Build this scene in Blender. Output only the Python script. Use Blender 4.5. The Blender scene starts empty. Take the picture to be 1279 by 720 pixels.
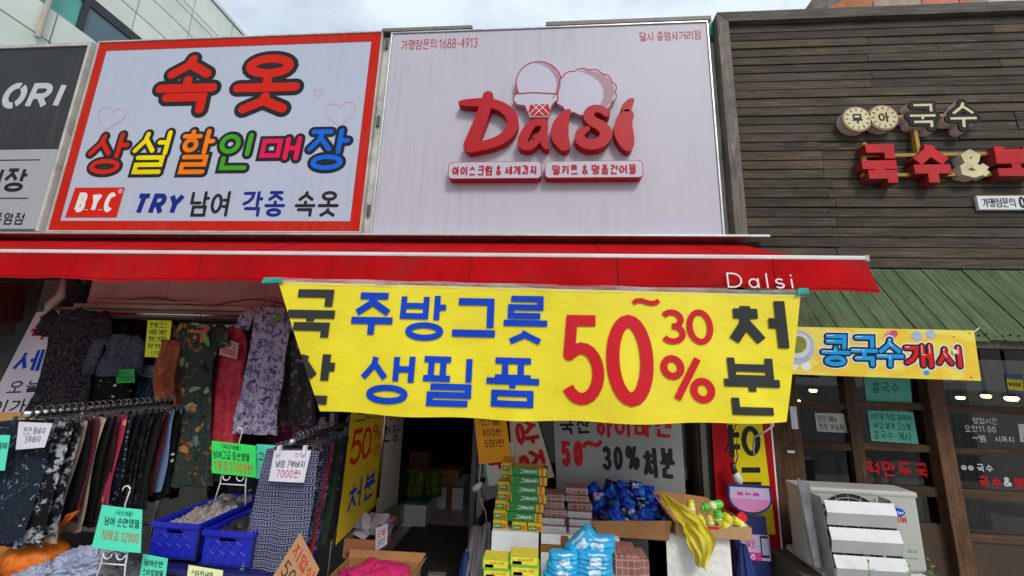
import bpy, math, random
from mathutils import Vector, Matrix
from mathutils.geometry import delaunay_2d_cdt
from mathutils import noise as mnoise
random.seed(7)
sc = bpy.context.scene
COL = sc.collection
rad = math.radians

# ------------------------------------------------------------------ camera
F = 502.0
cp, cy_, cr = rad(11.63), rad(-4.70), rad(1.80)
CAM = Vector((0, -3.1, 1.55))
_f = Vector((math.sin(cy_)*math.cos(cp), math.cos(cy_)*math.cos(cp), math.sin(cp)))
_r0 = Vector((math.cos(cy_), -math.sin(cy_), 0)); _u0 = _r0.cross(_f)
_r = _r0*math.cos(cr) + _u0*math.sin(cr); _u = -_r0*math.sin(cr) + _u0*math.cos(cr)
cd = bpy.data.cameras.new('camera'); cam = bpy.data.objects.new('camera', cd); COL.objects.link(cam)
cam.matrix_world = Matrix(((_r.x, _u.x, -_f.x, CAM.x), (_r.y, _u.y, -_f.y, CAM.y), (_r.z, _u.z, -_f.z, CAM.z), (0, 0, 0, 1)))
cd.sensor_width = 36; cd.lens = F/1279*36; cd.clip_end = 500; cd.clip_start = .05
sc.camera = cam
# ------------------------------------------------------------------ world, sun, exposure
w = bpy.data.worlds.new('World'); sc.world = w; w.use_nodes = True
nt = w.node_tree; nt.nodes.clear()
def wn(t, **k):
    n = nt.nodes.new(t)
    for a, b in k.items(): setattr(n, a, b)
    return n
SUN_EL, SUN_AZ = rad(44), rad(152)      # behind the photographer's right shoulder, through thin cloud
out = wn('ShaderNodeOutputWorld'); bg = wn('ShaderNodeBackground'); bg.inputs['Strength'].default_value = .112
sky = wn('ShaderNodeTexSky'); sky.sky_type = 'NISHITA'; sky.sun_disc = False
sky.sun_elevation = SUN_EL; sky.sun_rotation = SUN_AZ; sky.dust_density = 3; sky.air_density = 1.0
tc = wn('ShaderNodeTexCoord'); mp = wn('ShaderNodeMapping'); mp.inputs['Scale'].default_value = (1, 1, 2.2)
nz = wn('ShaderNodeTexNoise'); nz.inputs['Scale'].default_value = 2.6; nz.inputs['Detail'].default_value = 7; nz.inputs['Roughness'].default_value = .55
rp = wn('ShaderNodeValToRGB'); rp.color_ramp.elements[0].position = .34; rp.color_ramp.elements[0].color = (.40, .40, .40, 1)
rp.color_ramp.elements[1].position = .62
mx = wn('ShaderNodeMix', data_type='RGBA'); mx.inputs['B'].default_value = (5.5, 6.25, 6.9, 1)
L = nt.links.new
L(tc.outputs['Generated'], mp.inputs['Vector']); L(mp.outputs['Vector'], nz.inputs['Vector']); L(nz.outputs['Fac'], rp.inputs['Fac'])
L(rp.outputs['Color'], mx.inputs['Factor']); L(sky.outputs['Color'], mx.inputs['A']); L(mx.outputs['Result'], bg.inputs['Color']); L(bg.outputs['Background'], out.inputs['Surface'])
sd = bpy.data.lights.new('sun', 'SUN'); sd.energy = 1.4; sd.angle = rad(16); sd.color = (1, .96, .9)
sun = bpy.data.objects.new('sun', sd); COL.objects.link(sun)
sdir = Vector((math.sin(SUN_AZ)*math.cos(SUN_EL), math.cos(SUN_AZ)*math.cos(SUN_EL), math.sin(SUN_EL)))
sun.rotation_euler = sdir.to_track_quat('Z', 'Y').to_euler(); sun.location = (-3, -6, 9)
sc.view_settings.view_transform = 'Standard'; sc.view_settings.look = 'None'
sc.view_settings.exposure = 0.44; sc.view_settings.gamma = 1

# ------------------------------------------------------------------ pixel -> point on a plane of the place
def _ray(px, py): return _f*F + _r*(px-640) - _u*(py-360)
def P(px, py, Y):
    d = _ray(px, py); return CAM + d*((Y-CAM.y)/d.y)
def PX(px, py, X):
    d = _ray(px, py); return CAM + d*((X-CAM.x)/d.x)
def rect(x0, y0, x1, y1, Y):
    """world x0, z0, x1, z1 of a pixel rectangle on the plane y=Y"""
    ym, xm = (y0+y1)/2, (x0+x1)/2
    return P(x0, ym, Y).x, P(xm, y1, Y).z, P(x1, ym, Y).x, P(xm, y0, Y).z

# ------------------------------------------------------------------ materials
def s2l(c): return tuple((v/12.92 if v <= .04045 else ((v+.055)/1.055)**2.4) for v in c)
def rgb(h):
    h = h.lstrip('#'); return s2l(tuple(int(h[i:i+2], 16)/255 for i in (0, 2, 4)))
class N:
    def __init__(s, name):
        s.m = bpy.data.materials.new(name); s.m.use_nodes = True; s.t = s.m.node_tree
        s.b = s.t.nodes['Principled BSDF']
    def n(s, t, **k):
        n = s.t.nodes.new(t)
        for a, b in k.items(): setattr(n, a, b)
        return n
    def l(s, a, b): s.t.links.new(a, b)
    def coord(s, scale=(1, 1, 1), rot=(0, 0, 0), loc=(0, 0, 0), rnd=False):
        c = s.n('ShaderNodeTexCoord'); m = s.n('ShaderNodeMapping')
        m.inputs['Scale'].default_value = scale; m.inputs['Rotation'].default_value = rot; m.inputs['Location'].default_value = loc
        if rnd:
            oi = s.n('ShaderNodeObjectInfo'); mul = s.n('ShaderNodeVectorMath', operation='SCALE'); ad = s.n('ShaderNodeVectorMath', operation='ADD')
            mul.inputs[0].default_value = (17, 31, 23); s.l(oi.outputs['Random'], mul.inputs['Scale'])
            s.l(c.outputs['Object'], ad.inputs[0]); s.l(mul.outputs[0], ad.inputs[1]); s.l(ad.outputs[0], m.inputs['Vector'])
        else: s.l(c.outputs['Object'], m.inputs['Vector'])
        return m.outputs['Vector']
    def noise(s, vec, sc_, det=4, rough=.55, dist=0):
        n = s.n('ShaderNodeTexNoise'); n.inputs['Scale'].default_value = sc_; n.inputs['Detail'].default_value = det
        n.inputs['Roughness'].default_value = rough; n.inputs['Distortion'].default_value = dist; s.l(vec, n.inputs['Vector']); return n
    def ramp(s, fac, stops, const=False):
        r = s.n('ShaderNodeValToRGB'); e = r.color_ramp.elements
        if const: r.color_ramp.interpolation = 'CONSTANT'
        while len(e) < len(stops): e.new(.5)
        for k, (p, c) in zip(e, stops): k.position = p; k.color = (*c[:3], 1) if not isinstance(c, (int, float)) else (c, c, c, 1)
        s.l(fac, r.inputs['Fac']); return r.outputs['Color']
    def mix(s, a, b, fac, mode='MIX'):
        m = s.n('ShaderNodeMix', data_type='RGBA', blend_type=mode)
        for v, i in ((a, 'A'), (b, 'B')):
            if hasattr(v, 'links'): s.l(v, m.inputs[i])
            else: m.inputs[i].default_value = (*v[:3], 1)
        if hasattr(fac, 'links'): s.l(fac, m.inputs['Factor'])
        else: m.inputs['Factor'].default_value = fac
        return m.outputs['Result']
    def bump(s, h, st=.3, d=.01):
        b = s.n('ShaderNodeBump'); b.inputs['Strength'].default_value = st; b.inputs['Distance'].default_value = d
        s.l(h, b.inputs['Height']); s.l(b.outputs['Normal'], s.b.inputs['Normal'])
    def col(s, c): s.l(c, s.b.inputs['Base Color'])
MC = {}
def pm(name, c, rough=.55, metal=0, var=.12, scale=6, bump=0, bscale=60, spec=.5, stretch=(1, 1, 1), rnd=False, emit=0, dirt=0):
    if name in MC: return MC[name]
    if isinstance(c, str): c = rgb(c)
    q = N(name); b = q.b; b.inputs['Roughness'].default_value = rough; b.inputs['Metallic'].default_value = metal
    b.inputs['Specular IOR Level'].default_value = .12 if name.startswith(('print_', 'marker_', 'banner_', 'outline_', 'pink_line', 'thin_sign', 'decal', 'vinyl', 'bubble', 'letter_')) else spec
    v = q.coord(stretch, rnd=rnd); n = q.noise(v, scale, 6, .6)
    lo = tuple(x*(1-var) for x in c); hi = tuple(min(1, x*(1+var)) for x in c)
    colr = q.ramp(n.outputs['Fac'], [(.3, lo), (.7, hi)])
    if dirt:
        v2 = q.coord((1, 1, 1), loc=(3, 5, 1)); n2 = q.noise(v2, 3.2, 8, .7)
        f = q.ramp(n2.outputs['Fac'], [(.48, 0.0), (.75, dirt)]); colr = q.mix(colr, (.09, .075, .06), f)
    q.col(colr)
    if bump:
        nb = q.noise(v, bscale, 5, .6); q.bump(nb.outputs['Fac'], bump, .01)
    if emit:
        b.inputs['Emission Color'].default_value = (*c, 1); b.inputs['Emission Strength'].default_value = emit
    MC[name] = q.m; return q.m

def signface(name, c, grime=.35, rough=.45, spec=.25):
    q = N(name); c = rgb(c) if isinstance(c, str) else c
    v = q.coord((9, 1, .45)); n = q.noise(v, 3.0, 8, .62)
    v2 = q.coord((1, 1, 1)); n2 = q.noise(v2, 1.1, 3, .5)
    st = q.ramp(n.outputs['Fac'], [(.46, 0.0), (.68, 1.0)]); ms = q.ramp(n2.outputs['Fac'], [(.42, 0.0), (.7, grime)])
    f = q.mix(st, ms, 1, 'MULTIPLY')
    q.col(q.mix(c, (.17, .14, .12), f)); q.b.inputs['Roughness'].default_value = rough; q.b.inputs['Specular IOR Level'].default_value = spec
    n3 = q.noise(q.coord((1, 1, 1)), 2.2, 2); q.bump(n3.outputs['Fac'], .12, .02)
    return q.m

def wood(name, lo, hi, axis='x', moss=None, rough=.8):
    q = N(name); st = {'x': (1.2, 26, 26), 'y': (26, 1.4, 1.4), 'z': (26, 26, 1.2)}[axis]
    v = q.coord(st, rnd=True); n = q.noise(v, 2.4, 9, .68, .6)
    c = q.ramp(n.outputs['Fac'], [(.25, lo), (.52, tuple((a+b)/2 for a, b in zip(lo, hi))), (.78, hi)])
    v2 = q.coord((1.6, 3, 3), rnd=True); n2 = q.noise(v2, 2.2, 5, .6)
    c = q.mix(c, q.ramp(n2.outputs['Fac'], [(.3, .55), (.7, 1.25)]), 1, 'MULTIPLY')
    oi = q.n('ShaderNodeObjectInfo'); r = q.ramp(oi.outputs['Random'], [(0, (.66, .64, .60)), (.5, (.96, .95, .93)), (1, (1.32, 1.25, 1.12))])
    c = q.mix(c, r, 1, 'MULTIPLY')
    # knots
    vk = q.coord((3.2, 9, 9) if axis == 'x' else ((9, 3.2, 3.2) if axis == 'y' else (9, 9, 3.2)), rnd=True)
    vo = q.n('ShaderNodeTexVoronoi'); vo.inputs['Scale'].default_value = 1.3; q.l(vk, vo.inputs['Vector'])
    k = q.ramp(vo.outputs['Distance'], [(.03, 1.0), (.12, 0.0)]); c = q.mix(c, tuple(x*.25 for x in lo), k)
    # pale worn scratches
    n4 = q.noise(q.coord({'x': (3, 60, 60), 'y': (60, 3, 3), 'z': (60, 60, 3)}[axis], rnd=True), 1.6, 6, .7)
    sfa = q.ramp(n4.outputs['Fac'], [(.57, 0.0), (.74, .75)]); c = q.mix(c, tuple(min(1, x*1.7+.02) for x in hi), sfa)
    if moss:
        n5 = q.noise(q.coord((1, 1, 1)), 5, 6, .6); c = q.mix(c, moss, q.ramp(n5.outputs['Fac'], [(.35, .25), (.65, .85)]))
        c = q.mix(c, q.ramp(n.outputs['Fac'], [(.3, .6), (.7, 1.35)]), 1, 'MULTIPLY')
    q.col(c); q.b.inputs['Roughness'].default_value = rough; q.b.inputs['Specular IOR Level'].default_value = .3
    q.bump(n.outputs['Fac'], .55, .006); return q.m

def fabric(name, kind, cols, scale=30, rough=.9, off=0):
    """printed and plain cloth"""
    q = N(name); cs = [rgb(c) for c in cols]
    v = q.coord((1, 1, 1), loc=(off, off*.7, off*.3))
    if kind == 'plain':
        n = q.noise(v, scale, 4); c = q.mix(cs[0], cs[-1], q.ramp(n.outputs['Fac'], [(.35, 0.0), (.65, 1.0)]))
    elif kind == 'floral':
        n0 = q.noise(v, scale*.5, 2); vd = q.mix(v, n0.outputs['Color'], .22)
        vo = q.n('ShaderNodeTexVoronoi'); vo.inputs['Scale'].default_value = scale; q.l(vd, vo.inputs['Vector'])
        sp = q.n('ShaderNodeSeparateColor'); q.l(vo.outputs['Color'], sp.inputs['Color'])
        k = len(cs); pat = q.ramp(sp.outputs['Red'], [(i/k, cs[i]) for i in range(k)], True)
        ed = q.ramp(vo.outputs['Distance'], [(.30, 0.0), (.42, 1.0)]); c = q.mix(pat, cs[0], ed)
        n = q.noise(v, scale*3, 4); c = q.mix(c, q.ramp(n.outputs['Fac'], [(.3, .6), (.7, 1.3)]), 1, 'MULTIPLY')
    elif kind == 'speck':
        n = q.noise(v, scale, 8, .75); c = q.mix(cs[0], cs[1], q.ramp(n.outputs['Fac'], [(.50, 0.0), (.56, 1.0)]))
        if len(cs) > 2:
            n2 = q.noise(v, scale*.45, 5, .7); c = q.mix(c, cs[2], q.ramp(n2.outputs['Fac'], [(.56, 0.0), (.60, 1.0)]))
    elif kind == 'dots':
        vo = q.n('ShaderNodeTexVoronoi'); vo.inputs['Scale'].default_value = scale; vo.inputs['Randomness'].default_value = .55; q.l(q.coord((1, .25, 1), loc=(off, 0, 0)), vo.inputs['Vector'])
        c = q.mix(cs[1], cs[0], q.ramp(vo.outputs['Distance'], [(.20, 0.0), (.25, 1.0)]))
    elif kind == 'stripe':
        wv = q.n('ShaderNodeTexWave'); wv.bands_direction = 'X'; wv.inputs['Scale'].default_value = scale; wv.inputs['Distortion'].default_value = .6; q.l(v, wv.inputs['Vector'])
        c = q.mix(cs[0], cs[1], q.ramp(wv.outputs['Fac'], [(.45, 0.0), (.6, 1.0)]))
    elif kind == 'geo':
        wv = q.n('ShaderNodeTexWave'); wv.bands_direction = 'Z'; wv.inputs['Scale'].default_value = scale*.35; wv.inputs['Distortion'].default_value = .4; q.l(v, wv.inputs['Vector'])
        w2 = q.n('ShaderNodeTexWave'); w2.bands_direction = 'X'; w2.inputs['Scale'].default_value = scale; w2.inputs['Distortion'].default_value = 1.2; q.l(v, w2.inputs['Vector'])
        w3 = q.n('ShaderNodeTexWave'); w3.bands_direction = 'Z'; w3.inputs['Scale'].default_value = scale*1.1; w3.inputs['Distortion'].default_value = 1.2; q.l(v, w3.inputs['Vector'])
        a = q.mix(w2.outputs['Color'], w3.outputs['Color'], q.ramp(wv.outputs['Fac'], [(.4, 0.0), (.5, 1.0)]))
        c = q.mix(cs[0], cs[1], q.ramp(a, [(.45, 0.0), (.55, 1.0)]))
    q.col(c); q.b.inputs['Roughness'].default_value = rough; q.b.inputs['Specular IOR Level'].default_value = .2
    nb = q.noise(q.coord((1, 1, 1)), 26, 5, .6); q.bump(nb.outputs['Fac'], .5, .012)
    return q.m

def glass(name, tint=(.8, .85, .85), alpha=.18, rough=.03):
    q = N(name); nt_ = q.t
    tr = q.n('ShaderNodeBsdfTransparent'); tr.inputs['Color'].default_value = (*tint, 1)
    gl = q.n('ShaderNodeBsdfGlossy'); gl.inputs['Roughness'].default_value = rough
    fr = q.n('ShaderNodeFresnel'); fr.inputs['IOR'].default_value = 1.5
    mul = q.n('ShaderNodeMath', operation='MULTIPLY_ADD'); mul.inputs[1].default_value = 1.0; mul.inputs[2].default_value = alpha*.15
    ge = q.n('ShaderNodeNewGeometry'); inv = q.n('ShaderNodeMath', operation='SUBTRACT'); inv.inputs[0].default_value = 1; q.l(ge.outputs['Backfacing'], inv.inputs[1]); fm = q.n('ShaderNodeMath', operation='MULTIPLY'); q.l(fr.outputs[0], fm.inputs[0]); q.l(inv.outputs[0], fm.inputs[1])
    q.l(fm.outputs[0], mul.inputs[0])
    ms = q.n('ShaderNodeMixShader'); q.l(mul.outputs[0], ms.inputs['Fac']); q.l(tr.outputs[0], ms.inputs[1]); q.l(gl.outputs[0], ms.inputs[2])
    q.l(ms.outputs[0], nt_.nodes['Material Output'].inputs['Surface']); return q.m

# ------------------------------------------------------------------ mesh building
class MB:
    def __init__(s): s.v = []; s.f = []
    def add(s, vs, fs):
        o = len(s.v); s.v += [tuple(v) for v in vs]; s.f += [tuple(i+o for i in f) for f in fs]; return s
    def box(s, x0, x1, y0, y1, z0, z1):
        return s.hexa([(x0, y0, z0), (x1, y0, z0), (x1, y1, z0), (x0, y1, z0), (x0, y0, z1), (x1, y0, z1), (x1, y1, z1), (x0, y1, z1)])
    def hexa(s, p):
        return s.add(p, [(0, 3, 2, 1), (4, 5, 6, 7), (0, 1, 5, 4), (1, 2, 6, 5), (2, 3, 7, 6), (3, 0, 4, 7)])
    def tube(s, pts, r, n=8, close=False):
        pts = [Vector(p) for p in pts]; m = len(pts); rs = r if isinstance(r, (list, tuple)) else [r]*m; vs = []; up = Vector((0, 0, 1))
        for i, p in enumerate(pts):
            if close: d = pts[(i+1) % m]-pts[i-1]
            else: d = pts[min(i+1, m-1)]-pts[max(i-1, 0)]
            d.normalize(); a = d.cross(up)
            if a.length < .05: a = d.cross(Vector((0, 1, 0)))
            a.normalize(); b = d.cross(a)
            for k in range(n):
                t = 2*math.pi*k/n; vs.append(p+(a*math.cos(t)+b*math.sin(t))*rs[i])
        fs = []
        for i in range(m if close else m-1):
            j = (i+1) % m
            for k in range(n): fs.append((i*n+k, i*n+(k+1) % n, j*n+(k+1) % n, j*n+k))
        if not close: fs += [tuple(range(n))[::-1], tuple((m-1)*n+k for k in range(n))]
        return s.add(vs, fs)
    def grid(s, fn, nu, nv, cu=False):
        vs = [fn(i/nu, j/nv) for j in range(nv+1) for i in range(nu if cu else nu+1)]; W = nu if cu else nu+1; fs = []
        for j in range(nv):
            for i in range(nu):
                i2 = (i+1) % W; fs.append((j*W+i, j*W+i2, (j+1)*W+i2, (j+1)*W+i))
        return s.add(vs, fs)
    def prism(s, poly, fn, w0, w1):
        n = len(poly); vs = [fn(a, b, w0) for a, b in poly]+[fn(a, b, w1) for a, b in poly]
        return s.add(vs, [tuple(range(n))[::-1], tuple(range(n, 2*n))]+[(i, (i+1) % n, n+(i+1) % n, n+i) for i in range(n)])
BASE = {}
def obj(name, mb, m, parent=None, smooth=False, bevel=0, fixn=True):
    me = bpy.data.meshes.new(name); me.from_pydata(mb.v, [], mb.f); me.update()
    if fixn:
        import bmesh
        b = bmesh.new(); b.from_mesh(me); bmesh.ops.recalc_face_normals(b, faces=b.faces); b.to_mesh(me); b.free()
    me.materials.append(m)
    if smooth:
        for p in me.polygons: p.use_smooth = True
    o = bpy.data.objects.new(name, me); COL.objects.link(o)
    if parent: par(o, parent)
    if bevel:
        bv = o.modifiers.new('bevel', 'BEVEL'); bv.width = bevel; bv.segments = 2; bv.limit_method = 'ANGLE'
    return o
def par(o, parent):
    o.parent = parent
    if parent in BASE: o.matrix_parent_inverse = Matrix.Translation(-BASE[parent])
def tag(o, label, cat, group=None):
    o['label'] = label; o['category'] = cat
    if group: o['group'] = group
    return o
def thing(name, label, cat, loc, group=None):
    o = bpy.data.objects.new(name, None); COL.objects.link(o); o.location = loc; BASE[o] = Vector(loc); o.empty_display_size = .1
    return tag(o, label, cat, group)
def struct(name, mb, m, **k):
    o = obj(name, mb, m, **k); o['kind'] = 'structure'; return o
def stuff(o): o['kind'] = 'stuff'; return o

# ------------------------------------------------------------------ lettering: strokes of Hangul, Latin and digits
def arc(cx, cy, rx, ry, a0, a1, n=18): return [(cx+rx*math.cos(rad(a0+(a1-a0)*i/n)), cy+ry*math.sin(rad(a0+(a1-a0)*i/n))) for i in range(n+1)]
def ell(cx=.5, cy=.5, rx=.5, ry=.5): return arc(cx, cy, rx, ry, 90, 450, 24)
GIY = [(0, 1), (.95, 1), (.85, .55), (.5, .2), (.05, 0)]
def jamo_i(c, vert):
    g = GIY if vert else [(0, 1), (1, 1), (1, .0)]
    sg = lambda a, b: [(a, b)]
    T = {
     'ㄱ': [g], 'ㄴ': [[(0, 1), (0, 0), (1, 0)]], 'ㄷ': [[(1, 1), (0, 1), (0, 0), (1, 0)]],
     'ㄹ': [[(0, 1), (1, 1), (1, .5), (0, .5), (0, 0), (1, 0)]], 'ㅁ': [[(0, 0), (0, 1), (1, 1), (1, 0), (0, 0)]],
     'ㅂ': [[(0, 1), (0, 0), (1, 0), (1, 1)], [(0, .52), (1, .52)]],
     'ㅅ': [[(.52, 1), (.45, .6), (0, 0)], [(.48, .68), (1, 0)]], 'ㅇ': [ell()],
     'ㅈ': [[(.05, 1), (.95, 1)], [(.52, 1), (.42, .55), (0, 0)], [(.48, .62), (1, 0)]],
     'ㅊ': [[(.5, 1.0), (.5, .8)], [(.05, .78), (.95, .78)], [(.52, .78), (.42, .45), (0, 0)], [(.48, .5), (1, 0)]],
     'ㅋ': [g, [(.1, .55), (.86, .55)] if vert else [(0, .5), (1, .5)]],
     'ㅌ': [[(1, 1), (0, 1), (0, 0), (1, 0)], [(0, .5), (1, .5)]],
     'ㅍ': [[(0, 1), (1, 1)], [(0, 0), (1, 0)], [(.28, 1), (.28, 0)], [(.72, 1), (.72, 0)]],
     'ㅎ': [[(.5, 1.05), (.5, .86)], [(0, .78), (1, .78)], ell(.5, .27, .36, .3)]}
    if c in T: return T[c]
    D = {'ㄲ': 'ㄱ', 'ㄸ': 'ㄷ', 'ㅃ': 'ㅂ', 'ㅆ': 'ㅅ', 'ㅉ': 'ㅈ'}
    if c in D:
        b = jamo_i(D[c], vert); return [[(x*.44, y) for x, y in s] for s in b]+[[(x*.44+.56, y) for x, y in s] for s in b]
    return [ell()]
IN = 'ㄱㄲㄴㄷㄸㄹㅁㅂㅃㅅㅆㅇㅈㅉㅊㅋㅌㅍㅎ'
VO = 'ㅏㅐㅑㅒㅓㅔㅕㅖㅗㅘㅙㅚㅛㅜㅝㅞㅟㅠㅡㅢㅣ'
FI = ['', 'ㄱ', 'ㄲ', 'ㄱㅅ', 'ㄴ', 'ㄴㅈ', 'ㄴㅎ', 'ㄷ', 'ㄹ', 'ㄹㄱ', 'ㄹㅁ', 'ㄹㅂ', 'ㄹㅅ', 'ㄹㅌ', 'ㄹㅍ', 'ㄹㅎ', 'ㅁ', 'ㅂ', 'ㅂㅅ', 'ㅅ', 'ㅆ', 'ㅇ', 'ㅈ', 'ㅊ', 'ㅋ', 'ㅌ', 'ㅍ', 'ㅎ']
VV = {'ㅏ': [[(.3, 1), (.3, 0)], [(.3, .52), (1, .52)]], 'ㅑ': [[(.3, 1), (.3, 0)], [(.3, .66), (1, .66)], [(.3, .38), (1, .38)]],
      'ㅓ': [[(.8, 1), (.8, 0)], [(0, .52), (.8, .52)]], 'ㅕ': [[(.8, 1), (.8, 0)], [(0, .66), (.8, .66)], [(0, .38), (.8, .38)]], 'ㅣ': [[(.65, 1), (.65, 0)]],
      'ㅐ': [[(.12, .97), (.12, .03)], [(1, 1), (1, 0)], [(.12, .5), (1, .5)]], 'ㅔ': [[(-.15, .5), (.42, .5)], [(.42, .97), (.42, .03)], [(1, 1), (1, 0)]],
      'ㅖ': [[(-.15, .64), (.42, .64)], [(-.15, .38), (.42, .38)], [(.42, .97), (.42, .03)], [(1, 1), (1, 0)]],
      'ㅒ': [[(.12, .97), (.12, .03)], [(1, 1), (1, 0)], [(.12, .62), (1, .62)], [(.12, .38), (1, .38)]]}
HV = {'ㅗ': [[(0, 0), (1, 0)], [(.5, 0), (.5, 1)]], 'ㅛ': [[(0, 0), (1, 0)], [(.32, 0), (.32, 1)], [(.68, 0), (.68, 1)]],
      'ㅜ': [[(0, 1), (1, 1)], [(.5, 1), (.5, 0)]], 'ㅠ': [[(0, 1), (1, 1)], [(.32, 1), (.32, 0)], [(.68, 1), (.68, 0)]], 'ㅡ': [[(0, .5), (1, .5)]]}
MXV = {'ㅘ': 'ㅗㅏ', 'ㅙ': 'ㅗㅐ', 'ㅚ': 'ㅗㅣ', 'ㅝ': 'ㅜㅓ', 'ㅞ': 'ㅜㅔ', 'ㅟ': 'ㅜㅣ', 'ㅢ': 'ㅡㅣ'}
def fit(strokes, x0, y0, x1, y1): return [[(x0+(x1-x0)*a, y0+(y1-y0)*b) for a, b in s] for s in strokes]
def hangul(ch):
    k = ord(ch)-0xAC00; i, v, f = IN[k//588], VO[k % 588//28], FI[k % 28]; o = []
    tall = f in ('ㄹ', 'ㅍ', 'ㅌ', 'ㅁ', 'ㅂ')
    if v in VV:
        wide = v in 'ㅐㅔㅖㅒ'; vx = .64 if wide else .70
        ix = .46 if wide else .53; lo = .54 if tall else .50
        if f: o += fit(jamo_i(i, True), 0, lo, ix, .97); o += fit(VV[v], vx, .47 if tall else .42, 1, 1)
        else: o += fit(jamo_i(i, True), 0, .14, ix, .88); o += fit(VV[v], vx, 0, 1, 1)
    elif v in HV:
        if f:
            big = i in 'ㄹㅌㅎㅊㅋㅂㅍ'; tp = .60 if big else .70
            o += fit(jamo_i(i, False), .16, tp, .84, 1)
            yy = {'ㅡ': (.38, .48) if big else (.42, .52), 'ㅗ': (.42, .58), 'ㅛ': (.42, .58), 'ㅜ': (.36, .52), 'ㅠ': (.36, .52)}[v]
            o += fit(HV[v], 0, yy[0], 1, yy[1])
        else:
            up = v in 'ㅗㅛ'; lo = .48 if up else (.2 if v == 'ㅡ' and i in 'ㄱㅋ' else .56)
            o += fit(jamo_i(i, False), .12, lo, .88, 1)
            yy = {'ㅡ': (-.06, .1), 'ㅗ': (0, .32), 'ㅛ': (0, .32), 'ㅜ': (0, .36), 'ㅠ': (0, .36)}[v]; o += fit(HV[v], 0, yy[0], 1, yy[1])
    else:
        a, b = MXV[v]
        o += fit(jamo_i(i, False), .06, .66 if f else .56, .54, 1)
        o += fit(HV[a], 0, (.46 if f else .12), .62, (.56 if f else .40)); o += fit(VV[b], .74, .38 if f else 0, 1, 1)
    if f:
        low = .36 if (v in VV and tall) else (.29 if v in VV else .24)
        if f == 'ㄹ' and v not in VV: low = .28
        if len(f) == 2:
            o += fit(jamo_i(f[0], False), .1, 0, .46, low); o += fit(jamo_i(f[1], False), .58, 0, .95, low)
        else:
            o += fit(jamo_i(f, False), .16, 0, .9 if v in VV else .84, low)
    return o, 1.0
A_ = arc
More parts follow.
